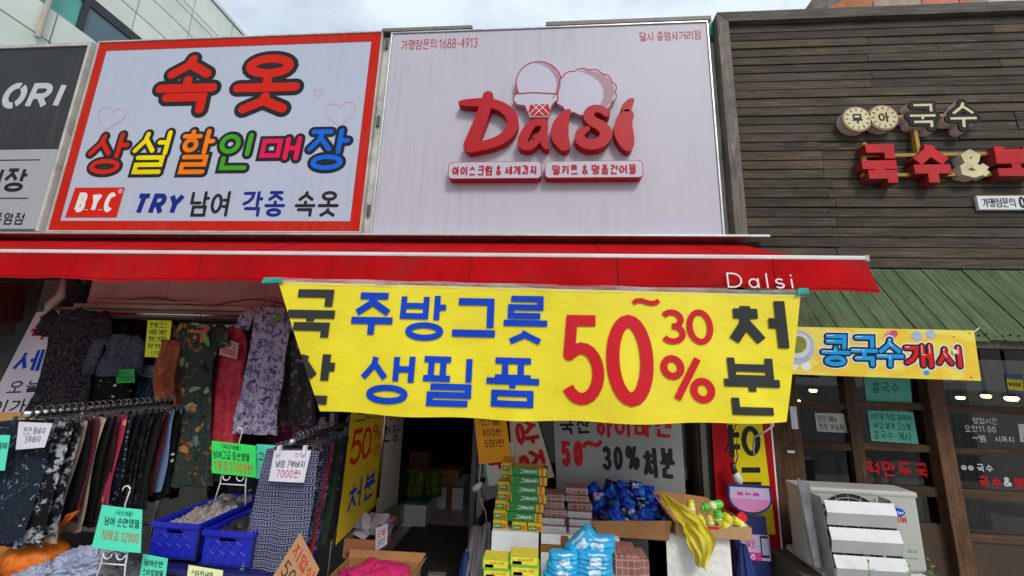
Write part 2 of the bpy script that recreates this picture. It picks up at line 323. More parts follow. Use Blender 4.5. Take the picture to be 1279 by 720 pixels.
LAT = {
 '0': ([ell(.3, .5, .3, .5)], .6), '1': ([[(.05, .78), (.3, 1), (.3, 0)]], .42),
 '2': ([A_(.3, .72, .28, .28, 165, -30, 12)+[(0, 0), (.6, 0)]], .6),
 '3': ([A_(.28, .745, .27, .255, 150, -90, 12)+[], A_(.28, .255, .3, .265, 90, -150, 14)], .6),
 '4': ([[(.45, 0), (.45, 1), (0, .3), (.62, .3)]], .62),
 '5': ([[(.55, 1), (.1, 1), (.05, .55)]+A_(.28, .32, .31, .32, 125, -145, 16)], .6),
 '6': ([[(.5, .97), (.2, .75), (.03, .4)], ell(.3, .3, .28, .3)], .6), '7': ([[(0, 1), (.55, 1), (.2, 0)]], .58),
 '8': ([ell(.3, .74, .24, .25), ell(.3, .26, .29, .26)], .6), '9': ([ell(.3, .7, .28, .3), [(.57, .65), (.45, .25), (.15, 0)]], .6),
 '%': ([ell(.17, .77, .17, .22), ell(.73, .23, .17, .22), [(.68, 1), (.22, 0)]], .9),
 '~': ([[(0, .42), (.1, .58), (.25, .62), (.45, .48), (.6, .42), (.72, .5), (.8, .64)]], .8),
 '&': ([[(.72, 0), (.2, .62), (.16, .85), (.34, 1), (.5, .85), (.44, .65), (.06, .32), (.06, .1), (.3, 0), (.5, .08), (.72, .42)]], .74),
 ':': ([[(.1, .68), (.1, .72)], [(.1, .18), (.1, .22)]], .2), '.': ([[(.08, 0), (.08, .03)]], .16), '-': ([[(.05, .45), (.45, .45)]], .5),
 '!': ([[(.1, 1), (.1, .32)], [(.1, .03), (.1, .0)]], .22), '(': ([A_(.4, .5, .35, .6, 130, 230, 8)], .3), ')': ([A_(-.15, .5, .35, .6, 50, -50, 8)], .3), ' ': ([], .22),
 '*': ([[(.25, .8), (.25, .2)], [(0, .65), (.5, .35)], [(0, .35), (.5, .65)]], .5),
 'A': ([[(0, 0), (.35, 1), (.7, 0)], [(.13, .35), (.57, .35)]], .7), 'B': ([[(0, 0), (0, 1)]+A_(.35, .76, .22, .24, 90, -90, 8)+[(0, .52)], [(.35, .52)]+A_(.38, .26, .24, .26, 90, -90, 8)+[(0, 0)]], .62),
 'C': ([A_(.34, .5, .34, .5, 45, 315, 16)], .62), 'D': ([[(0, 0), (0, 1)]+A_(.25, .5, .4, .5, 90, -90, 12)+[(0, 0)]], .66),
 'E': ([[(.5, 1), (0, 1), (0, 0), (.5, 0)], [(0, .52), (.45, .52)]], .54), 'I': ([[(.05, 1), (.05, 0)]], .14), 'K': ([[(0, 1), (0, 0)], [(.55, 1), (0, .45)], [(.15, .58), (.6, 0)]], .6), 'L': ([[(0, 1), (0, 0), (.5, 0)]], .52),
 'N': ([[(0, 0), (0, 1), (.6, 0), (.6, 1)]], .66), 'O': ([ell(.42, .5, .42, .5)], .86), 'R': ([[(0, 0), (0, 1)]+A_(.34, .74, .24, .26, 90, -90, 8)+[(0, .48)], [(.3, .48), (.6, 0)]], .62),
 'S': ([A_(.3, .75, .28, .25, 40, 250, 12)+A_(.3, .25, .3, .26, 75, -145, 12)], .6), 'T': ([[(0, 1), (.64, 1)], [(.32, 1), (.32, 0)]], .66), 'Y': ([[(0, 1), (.32, .5), (.64, 1)], [(.32, .5), (.32, 0)]], .66),
 'a': ([ell(.24, .3, .22, .3), [(.47, .62), (.47, 0)]], .52), 'l': ([[(.06, 1), (.06, 0)]], .16), 's': ([A_(.2, .46, .18, .16, 40, 255, 8)+A_(.2, .15, .2, .16, 75, -140, 8)], .42),
 'i': ([[(.06, .62), (.06, 0)], [(.06, .88), (.06, .92)]], .14), 'r': ([[(.05, .6), (.05, 0)], A_(.3, .35, .25, .26, 180, 70, 6)], .36), 'e': ([[(.04, .34), (.48, .34)]+A_(.26, .31, .23, .31, 5, 315, 12)], .52), 'o': ([ell(.25, .31, .24, .31)], .52),
 '◎': ([ell(.4, .5, .4, .42), ell(.4, .5, .2, .2)], .9), 'ㅎ': (jamo_i('ㅎ', True), 1)}
def glyph(ch):
    if '가' <= ch <= '힣': return hangul(ch)
    return LAT.get(ch, ([], .5))
def ribbon(pts, wd, rnd=True):
    """polygons covering a stroke; wd a number or one width per point"""
    P2 = [Vector(p) for p in pts]; out_ = []
    Q = [P2[0]]; W = [wd[0] if isinstance(wd, (list, tuple)) else wd]
    for i, p in enumerate(P2[1:], 1):
        if (p-Q[-1]).length > 1e-5: Q.append(p); W.append(wd[i] if isinstance(wd, (list, tuple)) else wd)
    n = len(Q)
    disc = lambda c, r: [(c.x+r*math.cos(t*math.pi/8), c.y+r*math.sin(t*math.pi/8)) for t in range(16)]
    if n == 1: return [disc(Q[0], W[0]/2)]
    closed = n > 3 and (Q[0]-Q[-1]).length < 1e-4*1.5 or (n > 3 and Vector(pts[0]) == Vector(pts[-1]))
    nr = []
    for i in range(n-1):
        d = (Q[i+1]-Q[i]).normalized(); nr.append(Vector((-d.y, d.x)))
    def off(i):
        if i == 0: a, b = (nr[-1], nr[0]) if closed else (nr[0], nr[0])
        elif i == n-1: a, b = (nr[-1], nr[0]) if closed else (nr[-1], nr[-1])
        else: a, b = nr[i-1], nr[i]
        m = a+b
        if m.length < .75: return None
        m.normalize(); return m/max(.5, m.dot(a))
    for i in range(n-1):
        o0 = off(i) or nr[i]; o1 = off(i+1) or nr[i]
        if off(i) is None: o0 = nr[i]
        if off(i+1) is None: o1 = nr[i]
        a, b = Q[i], Q[i+1]; wa, wb = W[i]/2, W[i+1]/2
        out_.append([tuple(a-o0*wa), tuple(b-o1*wb), tuple(b+o1*wb), tuple(a+o0*wa)])
    for i in range(n):
        sharp = 0 < i < n-1 and nr[i-1].dot(nr[i]) < .8
        if (rnd and ((i in (0, n-1) and not closed) or sharp)) or (off(i) is None): out_.append(disc(Q[i], W[i]/2))
    return out_
def area(p): return sum(p[i][0]*p[(i+1) % len(p)][1]-p[(i+1) % len(p)][0]*p[i][1] for i in range(len(p)))
def inside(p, x, y):
    c = False; j = len(p)-1
    for i in range(len(p)):
        if (p[i][1] > y) != (p[j][1] > y) and x < (p[j][0]-p[i][0])*(y-p[i][1])/(p[j][1]-p[i][1])+p[i][0]: c = not c
        j = i
    return c
def clip_half(p, f):
    o = []
    for i in range(len(p)):
        a, b = p[i-1], p[i]; fa, fb = f(*a), f(*b)
        if (fa >= 0) != (fb >= 0): t = fa/(fa-fb); o.append((a[0]+(b[0]-a[0])*t, a[1]+(b[1]-a[1])*t))
        if fb >= 0: o.append(b)
    return o
def union(polys, keep=None):
    """flat union of the stroke polygons, one cluster of touching strokes at a time"""
    items = []
    if keep and hasattr(keep, 'line'): polys = [clip_half(p, keep.line) for p in polys]; polys = [p for p in polys if len(p) > 2]; keep = None
    for p in polys:
        if abs(area(p)) < 1e-10: continue
        if area(p) < 0: p = p[::-1]
        xs = [q[0] for q in p]; ys = [q[1] for q in p]; items.append((min(xs), min(ys), max(xs), max(ys), p))
    items.sort(key=lambda t: t[0]); V, F_ = [], []
    while items:
        cl = [items.pop(0)]; x1 = cl[0][2]
        while items and items[0][0] <= x1+1e-5: it = items.pop(0); x1 = max(x1, it[2]); cl.append(it)
        vs, fs = [], []
        for it in cl: fs.append(list(range(len(vs), len(vs)+len(it[4])))); vs += [Vector(q) for q in it[4]]
        r = delaunay_2d_cdt(vs, [], fs, 0, 1e-6); v, o = r[0], len(V)
        for t in r[2]:
            cx = sum(v[i].x for i in t)/len(t); cy = sum(v[i].y for i in t)/len(t)
            if any(a <= cx <= c and b <= cy <= d and inside(p, cx, cy) for a, b, c, d, p in cl) and (not keep or keep(cx, cy)): F_.append(tuple(i+o for i in t))
        V += [(q.x, q.y) for q in v]
    return V, F_
def layout(text, x0, y0, x1, y1, wt, gap=.12, jit=0, shear=0):
    """strokes of a text line filling the rectangle"""
    gs = [glyph(c) for c in text]; adv = [g[1] for g in gs]; tot = sum(adv)+gap*(len(gs)-1); W = x1-x0; H = y1-y0; u = W/tot; x = x0; o = []
    for (st, ad) in gs:
        cw = ad*u; m = wt/2; bx0, bx1 = x+m, x+cw-m
        if bx1-bx0 < .15*cw: bx0 = bx1 = x+cw/2
        dx = random.uniform(-1, 1)*jit*u*.6; dy = random.uniform(-1, 1)*jit*H*.5
        for s in st:
            q = []
            for a, b in s:
                a = a/ad if ad else a
                px = bx0+(bx1-bx0)*a+dx+random.gauss(0, jit*.35)*u; py = y0+m+(H-wt)*b+dy+random.gauss(0, jit*.35)*H
                q.append((px+shear*(py-y0), py))
            o.append(q)
        x += cw+gap*u
    return o
def text_obj(name, strokes, wt, fn, m, parent=None, depth=0, off_=.002, rnd=True, keep=None, sub=0, extra=None):
    mb = MB(); groups = strokes if strokes and isinstance(strokes[0], list) and strokes[0] and isinstance(strokes[0][0], list) else [strokes]
    polys = []
    for s in strokes:
        if sub:
            q = [s[0]]
            for a, b in zip(s, s[1:]):
                k = max(1, int(math.dist(a, b)/sub)); q += [(a[0]+(b[0]-a[0])*t/k, a[1]+(b[1]-a[1])*t/k) for t in range(1, k+1)]
            s = q
        polys += ribbon(s, wt, rnd)
    if extra: polys += extra
    v, f = union(polys, keep)
    solid(mb, v, f, fn, off_, depth)
    return obj(name, mb, m, parent, fixn=depth > 0)
def solid(mb, v, f, fn, off_, depth):
    if depth <= 0: return mb.add([fn(a, b, off_) for a, b in v], f)
    n = len(v); ed = {}
    for t in f:
        for i in range(len(t)):
            a, b = t[i], t[(i+1) % len(t)]; ed[(a, b)] = 1
    bd = [(a, b) for (a, b) in ed if (b, a) not in ed]
    mb.add([fn(a, b, off_+depth) for a, b in v]+[fn(a, b, off_) for a, b in v],
           list(f)+[tuple(i+n for i in t[::-1]) for t in f]+[(b, a, a+n, b+n) for a, b in bd])
def wall(Y): return lambda x, z, w: Vector((x, Y-w, z))      # a plane facing the street
def print_text(name, text, r, Y, m, parent, wt, gap=.12, jit=0, shear=0, depth=0, off_=.002, rnd=True, keep=None, fn=None, sub=0):
    return text_obj(name, layout(text, *r, wt, gap, jit, shear), wt, fn or wall(Y), m, parent, depth, off_, rnd, keep, sub)
def quad(TL, TR, BR, BL, bow=0):
    TL, TR, BR, BL = map(Vector, (TL, TR, BR, BL)); W = ((TR-TL).length+(BR-BL).length)/2; H = ((TL-BL).length+(TR-BR).length)/2
    nr = (TR-TL).cross(TL-BL).normalized()
    if nr.y > 0 and abs(nr.y) > .2: nr = -nr
    def fn(x, y, w=0):
        s, t = x/W, y/H; p = (BL*(1-s)+BR*s)*(1-t)+(TL*(1-s)+TR*s)*t
        return p+nr*(w+bow*math.sin(math.pi*min(1, max(0, s)))*(.4+.6*(1-t)))
    fn.W, fn.H = W, H; return fn
def slab(mb, fn, W, H, nu=8, nv=8, th=.002):
    mb.grid(lambda a, b: fn(a*W, b*H, 0), nu, nv); mb.grid(lambda a, b: fn(a*W, b*H, -th), nu, nv)
    for k in range(2):
        mb.grid(lambda a, b: fn(a*W, k*H, -th*b), nu, 1); mb.grid(lambda a, b: fn(k*W, a*H, -th*b), nv, 1)
    return mb

# ------------------------------------------------------------------ palette
BLACKP = pm('print_black', (.02, .02, .022), .45, var=.1); WHITEP = pm('print_white', (.72, .72, .72), .4, var=.04)
REDP = pm('print_red', rgb('#c5251c'), .4, var=.08, scale=2.5); BLUEP = pm('print_blue', rgb('#1440b8'), .45, var=.06); NAVYP = pm('print_navy', rgb('#16297f'), .4, var=.05)
ALU = pm('aluminium_trim', (.52, .53, .53), .38, .55, var=.15, scale=14, dirt=.5); DIRTY = pm('weathered_white_metal', (.5, .49, .45), .55, var=.2, scale=8, dirt=.7)
CONC = pm('grimy_concrete', (.30, .29, .26), .9, var=.35, scale=9, bump=.6, bscale=40, dirt=.7)
CHROME = pm('brushed_steel', (.6, .6, .6), .25, 1, var=.1); DARKM = pm('dark_metal', (.03, .03, .034), .45, .4, var=.2)
CARD = pm('corrugated_cardboard', rgb('#a9794b'), .85, var=.14, scale=5, bump=.3, bscale=90, dirt=.25)
FOAM = pm('white_styrofoam', (.80, .81, .80), .75, var=.07, scale=4, bump=.5, bscale=130, dirt=.22)

# ------------------------------------------------------------------ ground and shells of the buildings
q = N('asphalt'); n = q.noise(q.coord((1, 1, 1)), 60, 8, .7); q.col(q.ramp(n.outputs['Fac'], [(.3, (.10, .10, .10)), (.7, (.16, .157, .15))])); q.b.inputs['Roughness'].default_value = .9
struct('ground', MB().box(-150, 150, -150, 150, -.35, -.14), q.m)
q = N('paving'); br = q.n('ShaderNodeTexBrick'); br.inputs['Scale'].default_value = 2.2; q.l(q.coord((1, 1, 1)), br.inputs['Vector'])
br.inputs['Color1'].default_value = (.42, .40, .37, 1); br.inputs['Color2'].default_value = (.50, .48, .44, 1); br.inputs['Mortar'].default_value = (.09, .085, .08, 1); br.inputs['Mortar Size'].default_value = .012
q.col(br.outputs['Color']); q.b.inputs['Roughness'].default_value = .85
struct('sidewalk', MB().box(-40, 40, -4.6, -.02, -.139, 0), q.m)

MAS = pm('dark_masonry', (.16, .15, .14), .9, var=.2, scale=5, bump=.3)  # dark grey masonry for party wall, restaurant wall and roof slab
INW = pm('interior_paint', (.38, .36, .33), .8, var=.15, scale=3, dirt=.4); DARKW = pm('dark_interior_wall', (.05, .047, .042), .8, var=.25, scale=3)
TILE = pm('grey_floor_tile', (.42, .41, .39), .22, var=.16, scale=3, dirt=.3)
# discount shop: room behind the glass
struct('shop_floor', MB().box(-3.95, 1.28, -.02, 4.0, .0, .15), TILE)
struct('shop_ceiling', MB().box(-3.95, 1.28, .0, 4.0, 2.25, 2.4), INW)
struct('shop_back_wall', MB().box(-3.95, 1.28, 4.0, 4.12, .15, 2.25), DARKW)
struct('shop_side_wall', MB().box(-4.05, -3.95, .0, 4.0, .0, 2.4), INW)
struct('party_wall', MB().box(1.28, 1.42, .0, 4.0, .0, 4.25), MAS)
struct('facade_wall', MB().box(-6.5, 1.28, -.14, 0, 2.24, 4.27), CONC)
struct('restaurant_wall', MB().box(1.42, 5.2, -.2, 0, 2.2, 4.27), MAS)
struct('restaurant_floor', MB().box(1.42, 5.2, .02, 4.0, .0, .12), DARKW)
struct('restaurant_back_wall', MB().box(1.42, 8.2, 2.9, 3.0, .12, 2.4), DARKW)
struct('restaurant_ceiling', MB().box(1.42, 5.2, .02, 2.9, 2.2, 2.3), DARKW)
struct('roof_slab', MB().box(-6.5, 5.2, 0, 4.1, 4.0, 4.2), MAS)

# ------------------------------------------------------------------ sign boards
def frame_box(name, X0, Z0, X1, Z1, Yb, Yf, m, parent, t=.018):
    mb = MB(); mb.box(X0, X1, Yf, Yb, Z0, Z0+t); mb.box(X0, X1, Yf, Yb, Z1-t, Z1); mb.box(X0, X0+t, Yf, Yb, Z0+t, Z1-t); mb.box(X1-t, X1, Yf, Yb, Z0+t, Z1-t)
    return obj(name, mb, m, parent, bevel=.003)
Y1 = -.30
# 1 dark neighbour sign
T = thing('signboard', 'dark grey and pale signboard cut off by the left edge, with white letters ORI', 'signboard', (-4.5, -.2, 2.55))
zs = P(60, 186, Y1).z
obj('upper_panel', MB().box(-5.6, -4.115, Y1, -.16, zs, 4.29), signface('charcoal_face', (.026, .030, .036), .25), T, bevel=.003)
obj('lower_panel', MB().box(-5.6, -4.115, Y1, -.16, 2.56, zs-.003), signface('pale_face', (.36, .38, .41), .3), T, bevel=.003)
mb = MB(); mb.box(-4.112, -4.085, Y1-.012, -.16, 2.54, 4.32); mb.box(-5.6, -4.115, Y1-.012, -.16, 4.293, 4.32)
obj('edge_trim', mb, DIRTY, T)
SILV = pm('silver_print', (.5, .52, .54), .35, var=.05)
o_r = rect(3, 104, 32, 136, Y1); r_ = rect(35, 104, 76, 136, Y1)
gs = layout('O', *o_r, .058, 0, 0, .12)
cut = (o_r[0]+o_r[2])/2+.07
print_text('lettering', 'O', o_r, Y1, SILV, T, .06, shear=.12, rnd=False, keep=lambda x, z: abs(x-cut+.03-.12*(z-o_r[1])*.5) > .008)
print_text('lettering', 'RI', (r_[0], r_[1], r_[2], r_[3]), Y1, SILV, T, .055, gap=.16, shear=.14, rnd=False)
print_text('lettering', '매장', rect(-28, 210, 34, 240, Y1), Y1, BLACKP, T, .03, rnd=False, shear=.05)
print_text('lettering', '종암점', rect(-8, 266, 31, 281, Y1), Y1, BLACKP, T, .012, rnd=False)
for (a, b, c) in ((-40, 50, 200.5), (-40, 36, 248)):
    x0, z0, x1, z1 = rect(a, c-.6, b, c+.6, Y1); obj('rule_line', MB().add([(x0, Y1-.002, z0), (x1, Y1-.002, z0), (x1, Y1-.002, z1), (x0, Y1-.002, z1)], [(0, 1, 2, 3)]), BLACKP, T, fixn=False)
# concrete strip between neighbour and this shop
struct('pillar', MB().box(-4.083, -4.04, -.2, -.14, 2.4, 4.25), CONC)

# 2 underwear sign
T = thing('signboard', 'white underwear signboard with red border and rounded colourful Korean letters', 'signboard', (-2.7, -.2, 2.55))
bx = (-4.03, 2.536, -1.392, 4.335)
obj('face_panel', MB().box(bx[0]+.012, bx[2]-.012, Y1+.004, -.15, bx[1]+.012, bx[3]-.012), signface('white_flex', (.43, .48, .59), .15), T)
frame_box('frame', *bx, -.15, Y1-.006, DIRTY, T, .012)
BORD = signface('red_border_print', rgb('#bd2012'), .3, .6, .1); t = .082; i0 = .014
mb = MB(); yb = Y1+.002
def sheet(mb, x0, z0, x1, z1, Y): mb.add([(x0, Y, z0), (x1, Y, z0), (x1, Y, z1), (x0, Y, z1)], [(0, 1, 2, 3)])
X0, Z0, X1, Z1 = bx[0]+i0, bx[1]+i0, bx[2]-i0, bx[3]-i0
sheet(mb, X0, Z0, X1, Z0+t, yb); sheet(mb, X0, Z1-t, X1, Z1, yb); sheet(mb, X0, Z0+t, X0+t, Z1-t, yb); sheet(mb, X1-t, Z0+t, X1, Z1-t, yb)
obj('border_print', mb, BORD, T, fixn=False)
YF = Y1+.004
def dull(h): return rgb(h)
RL = signface('red_letter', dull('#cc2416'), .2, .6, .1)
cl = {'상': RL, '설': pm('print_yellow', dull('#e8d400'), .4), '할': pm('print_orange', dull('#ef7a10'), .4), '인': pm('print_green', dull('#3f9f1e'), .4), '매': pm('print_pink', dull('#e01350'), .4), '장': pm('print_sky', dull('#0f63cf'), .4)}
OUTL = pm('outline_black', (.018, .018, .02), .4)
for ch, r in (('속', (195, 68, 275, 145)), ('옷', (291, 67, 378, 144))):
    rr = rect(*r, YF); st = layout(ch, rr[0]+.02, rr[1]+.02, rr[2]-.02, rr[3]-.02, .075)
    text_obj('letter_outline', st, .160, wall(YF), OUTL, T, off_=.002); text_obj('lettering', st, .082, wall(YF), RL, T, off_=.004)
for ch, r in (('상', (108, 165, 160, 220)), ('설', (163, 162, 213, 220)), ('할', (221, 160, 267, 220)), ('인', (270, 165, 318, 215)), ('매', (324, 169, 377, 203)), ('장', (381, 159, 437, 215))):
    rr = rect(*r, YF); st = layout(ch, rr[0]+.014, rr[1]+.014, rr[2]-.014, rr[3]-.014, .040, shear=.05)
    text_obj('letter_outline', st, .094, wall(YF), OUTL, T, off_=.002); text_obj('lettering', st, .040, wall(YF), cl[ch], T, off_=.004)
x0, z0, x1, z1 = rect(91, 236, 152, 272, YF); z1 += .01
mb = MB(); sh = .06; mb.add([(x0-.03, YF-.002, z0), (x1-.01, YF-.002, z0), (x1+.0, YF-.002, z1), (x0-.01, YF-.002, z1)], [(0, 1, 2, 3)]); obj('logo_patch', mb, RL, T, fixn=False)
print_text('logo_lettering', 'B.Y.C', (x0+.035, z0+.045, x1-.065, z1-.045), YF, WHITEP, T, .038, gap=.06, shear=.08, off_=.004, rnd=False)
text_obj('logo_lettering', [[(x1-.03+.017*math.cos(a/3), z1-.035+.017*math.sin(a/3)) for a in range(20)]], .004, wall(YF), WHITEP, T, off_=.004)
print_text('logo_lettering', 'R', (x1-.037, z1-.045, x1-.023, z1-.025), YF, WHITEP, T, .003, off_=.004)
print_text('lettering', 'TRY', rect(166, 242, 227, 269, YF), YF, NAVYP, T, .042, gap=.06, shear=.15, rnd=False)
for tx, r, m in (('남여', (238, 239, 288, 271), BLACKP), ('각종', (303, 239, 357, 271), NAVYP), ('속옷', (369, 239, 424, 271), BLACKP)):
    print_text('lettering', tx, rect(*r, YF), YF, m, T, .026, gap=.1)
PINKL = pm('pink_line', rgb('#d995a8'), .5)
def heart(cx, cz, s, tilt=0):
    p = []
    for i in range(33):
        t = 2*math.pi*i/32; x = 16*math.sin(t)**3/17; y = (13*math.cos(t)-5*math.cos(2*t)-2*math.cos(3*t)-math.cos(4*t))/17
        p.append((cx+s*(x*math.cos(tilt)-y*math.sin(tilt)), cz+s*(x*math.sin(tilt)+y*math.cos(tilt))))
    p[-1] = p[0]; return p
for (x0, y0, x1, y1, tl) in ((120, 130, 157, 165, -.15), (392, 109, 405, 123, -.2), (405, 127, 446, 157, .1)):
    rr = rect(x0, y0, x1, y1, YF); text_obj('heart_print', [heart((rr[0]+rr[2])/2, (rr[1]+rr[3])/2, (rr[2]-rr[0])/2, tl)], .005, wall(YF), PINKL, T)
# hinged metal strip between the two signs
T2 = thing('hinge_strip', 'pale metal strip with small hinges between the two big signboards', 'metal strip', (-1.36, -.25, 2.5))
obj('strip', MB().box(-1.389, -1.328, -.27, -.15, 2.52, 4.30), DIRTY, T2, bevel=.002)
for z in (2.68, 3.45, 4.18):
    mb = MB(); mb.box(-1.372, -1.352, -.29, -.271, z, z+.09); mb.tube([(-1.352, -.288, z), (-1.352, -.288, z+.09)], .006, 6); obj('hinge', mb, pm('dull_hinge_metal', (.12, .12, .12), .5, .6), T2)

# 3 ice cream sign
T = thing('signboard', 'plain white signboard with raised red Dalsi letters and ice cream and biscuit shapes', 'signboard', (0, -.2, 2.5))
bx = (-1.322, 2.50, 1.262, 4.318)
obj('face_panel', MB().box(bx[0]+.016, bx[2]-.016, Y1+.004, -.15, bx[1]+.016, bx[3]-.016), signface('white_acrylic', (.475, .458, .52), .26, .5), T)
frame_box('frame', *bx, -.15, Y1-.006, ALU, T, .014)
DRED = pm('sign_red', rgb('#ab121f'), .45, var=.08, scale=3, spec=.22, dirt=.12); DRED2 = pm('thin_sign_red', rgb('#b3323c'), .4)
print_text('lettering', '가맹점문의:1688-4913', rect(502, 49, 597, 61, YF), YF, DRED2, T, .0065, gap=.1)
print_text('lettering', '달시 종암사거리점', rect(799.5, 39.5, 876, 50.5, YF), YF, DRED2, T, .0065, gap=.1)
# tracing space: 4x enlargement of the logo
def lz(u, v):
    p = P(560+u/4, 70+v/4, YF); return (p.x, p.z)
def lw(k): return k/4/502*3.45
WPL = signface('logo_white', (.48, .47, .56), .25)
def thick(name, outline, m, d0, d1, parent, out=None, ow=5):
    pts = [lz(*p) for p in outline]; v, f = union([pts[i:i+1]+[] for i in []] + [pts]) if False else tri(pts)
    mb = MB(); solid(mb, v, f, wall(YF), d0, d1-d0); o = obj(name, mb, m, parent)
    if out: text_obj('outline', [pts+[pts[0]]], lw(ow), wall(YF), out, parent, off_=d1+.0015)
    return o
def tri(pts):
    if area(pts) < 0: pts = pts[::-1]
    r = delaunay_2d_cdt([Vector(p) for p in pts], [], [list(range(len(pts)))], 0, 1e-6)
    return [(q.x, q.y) for q in r[0]], [tuple(t) for t, o in zip(r[2], r[5]) if o]
scoop = arc(455, 160, 112, 105, 155, 385, 24)
scoop = [(x, 320-y) for x, y in scoop]
scoopP = [(540, 205), (545, 215), (530, 250), (518, 268)]+[(x, y) for x, y in [(500, 330), (410, 330), (385, 272), (345, 266), (327, 240), (335, 212)]]
sc_out = [(340, 212)]+[(455+112*math.cos(a), 160+105*math.sin(a)) for a in [math.pi*(.86+.04*i) for i in range(27)]]+[(546, 212), (548, 240), (520, 268), (500, 330), (410, 330), (385, 272), (345, 266), (327, 240)]
biscuit = []
for i in range(96):
    a = 2*math.pi*i/96; r = .965+.075*abs(math.sin(a*6.5)); biscuit.append((682+(152*math.cos(a))*r, 200+(112*math.sin(a))*r))
thick('biscuit_panel', biscuit, WPL, .0, .045, T, DRED, 5)
thick('ice_cream_panel', sc_out, WPL, .0, .055, T, DRED, 5)
text_obj('outline', [[lz(330, 214), lz(430, 208), lz(546, 214)]], lw(5), wall(YF), DRED, T, off_=.0575)
thick('cone_print', [(412, 268), (500, 265), (512, 300), (495, 322), (420, 322), (405, 300)], DRED, .0575, .0590, T)
text_obj('cone_lines', [[lz(425, 268), lz(480, 322)], [lz(455, 266), lz(505, 315)], [lz(490, 266), lz(430, 322)], [lz(455, 268), lz(412, 312)]], lw(3), wall(YF), WHITEP, T, off_=.0605)
def crescent(cx, cy, rx, ry, sx, sy, step, slope=1.25):
    """diagonal strokes filling the rim between an ellipse and the same ellipse moved left"""
    o = []
    for k in range(-60, 60):
        run = []
        for j in range(-60, 61):
            x = cx+rx*j/60; y = cy+slope*(x-cx)+k*step
            ok = ((x-cx)/rx)**2+((y-cy)/ry)**2 < .93 and ((x-cx+sx)/rx)**2+((y-cy-sy)/ry)**2 > 1.0
            if ok: run.append((x, y))
            else:
                if len(run) > 2: o.append([lz(*run[0]), lz(*run[-1])])
                run = []
    return o
text_obj('hatch_print', crescent(682, 200, 152, 112, 62, 10, 10), lw(1.7), wall(YF), DRED, T, off_=.0470)
text_obj('hatch_print', [s for s in crescent(455, 160, 112, 105, 26, 10, 9)], lw(1.5), wall(YF), DRED, T, off_=.0572)
def logo(name, strokes, d=.06, d0=.0):
    polys = []
    for st in strokes:
        pts = [lz(a, b) for a, b, c in st]; ws = [lw(c) for a, b, c in st]
        # smooth subdivision
        for _ in range(2):
            np_, nw = [pts[0]], [ws[0]]
            for i in range(len(pts)-1):
                a, b = pts[i], pts[i+1]
                np_ += [(a[0]*.75+b[0]*.25, a[1]*.75+b[1]*.25), (a[0]*.25+b[0]*.75, a[1]*.25+b[1]*.75)]; nw += [ws[i]*.75+ws[i+1]*.25, ws[i]*.25+ws[i+1]*.75]
            pts, ws = np_+[pts[-1]], nw+[ws[-1]]
        polys += ribbon(pts, ws)
        polys += [[(p[0]+w_/2*math.cos(t*math.pi/6), p[1]+w_/2*math.sin(t*math.pi/6)) for t in range(12)] for p, w_ in zip(pts, ws)]
    v, f = union(polys); mb = MB(); solid(mb, v, f, wall(YF), d0, d); return obj(name, mb, DRED, T, fixn=True)
logo('raised_letter', [[(206, 228, 48), (200, 260, 56), (165, 360, 58), (118, 470, 62)], [(72, 262, 22), (100, 262, 36), (200, 258, 44), (290, 285, 48), (335, 350, 52), (310, 415, 50), (240, 460, 46), (120, 484, 46)]], .07)
logo('raised_letter', [[(478, 362, 34), (430, 360, 34), (395, 400, 44), (368, 462, 46), (400, 482, 40), (440, 462, 30), (470, 410, 24), (488, 372, 22)], [(484, 360, 24), (478, 410, 34), (480, 460, 36), (492, 480, 26)], [(430, 432, 14), (455, 425, 20)]], .075)
logo('raised_letter', [[(598, 306, 26), (575, 335, 54), (556, 385, 78), (556, 430, 78), (578, 470, 56)]], .07)
logo('raised_letter', [[(785, 318, 34), (755, 296, 34), (715, 296, 40), (692, 325, 46), (712, 358, 46), (762, 380, 50), (788, 415, 52), (765, 460, 50), (700, 476, 48), (652, 450, 46), (655, 410, 40), (690, 395, 26)]], .08)
logo('raised_letter', [[(908, 252, 24), (900, 258, 32), (884, 285, 44)]], .07)
logo('raised_letter', [[(886, 325, 58), (868, 360, 74), (868, 410, 84), (884, 455, 70), (890, 478, 44)]], .07)
for r, tx, tr in (((563, 208, 677, 229), '아이스크림 & 세계과자', (568, 213, 672, 225)), ((681, 207, 801, 228), '밀키트 & 명품건어물', (690, 212, 793, 224))):
    x0, z0, x1, z1 = rect(*r, YF); rd = .03
    rp_ = [(x, z) for cx, cz, a in ((x1-rd, z1-rd, 0), (x0+rd, z1-rd, 90), (x0+rd, z0+rd, 180), (x1-rd, z0+rd, 270)) for x, z in arc(cx, cz, rd, rd, a, a+90, 5)]
    v, f = tri(rp_); mb = MB(); solid(mb, v, f, wall(YF), 0, .07); pl = obj('caption_plate', mb, DRED, T)
    ins = [((x-(x0+x1)/2)*.985+(x0+x1)/2, (z-(z0+z1)/2)*.93+(z0+z1)/2) for x, z in rp_]; v, f = tri(ins); mb = MB(); solid(mb, v, f, wall(YF), .0715, 0); obj('caption_face', mb, WPL, pl, fixn=False)
    print_text('caption_lettering', tx, rect(*tr, YF), YF, DRED, pl, .0125, gap=.1, off_=.0735, rnd=False)
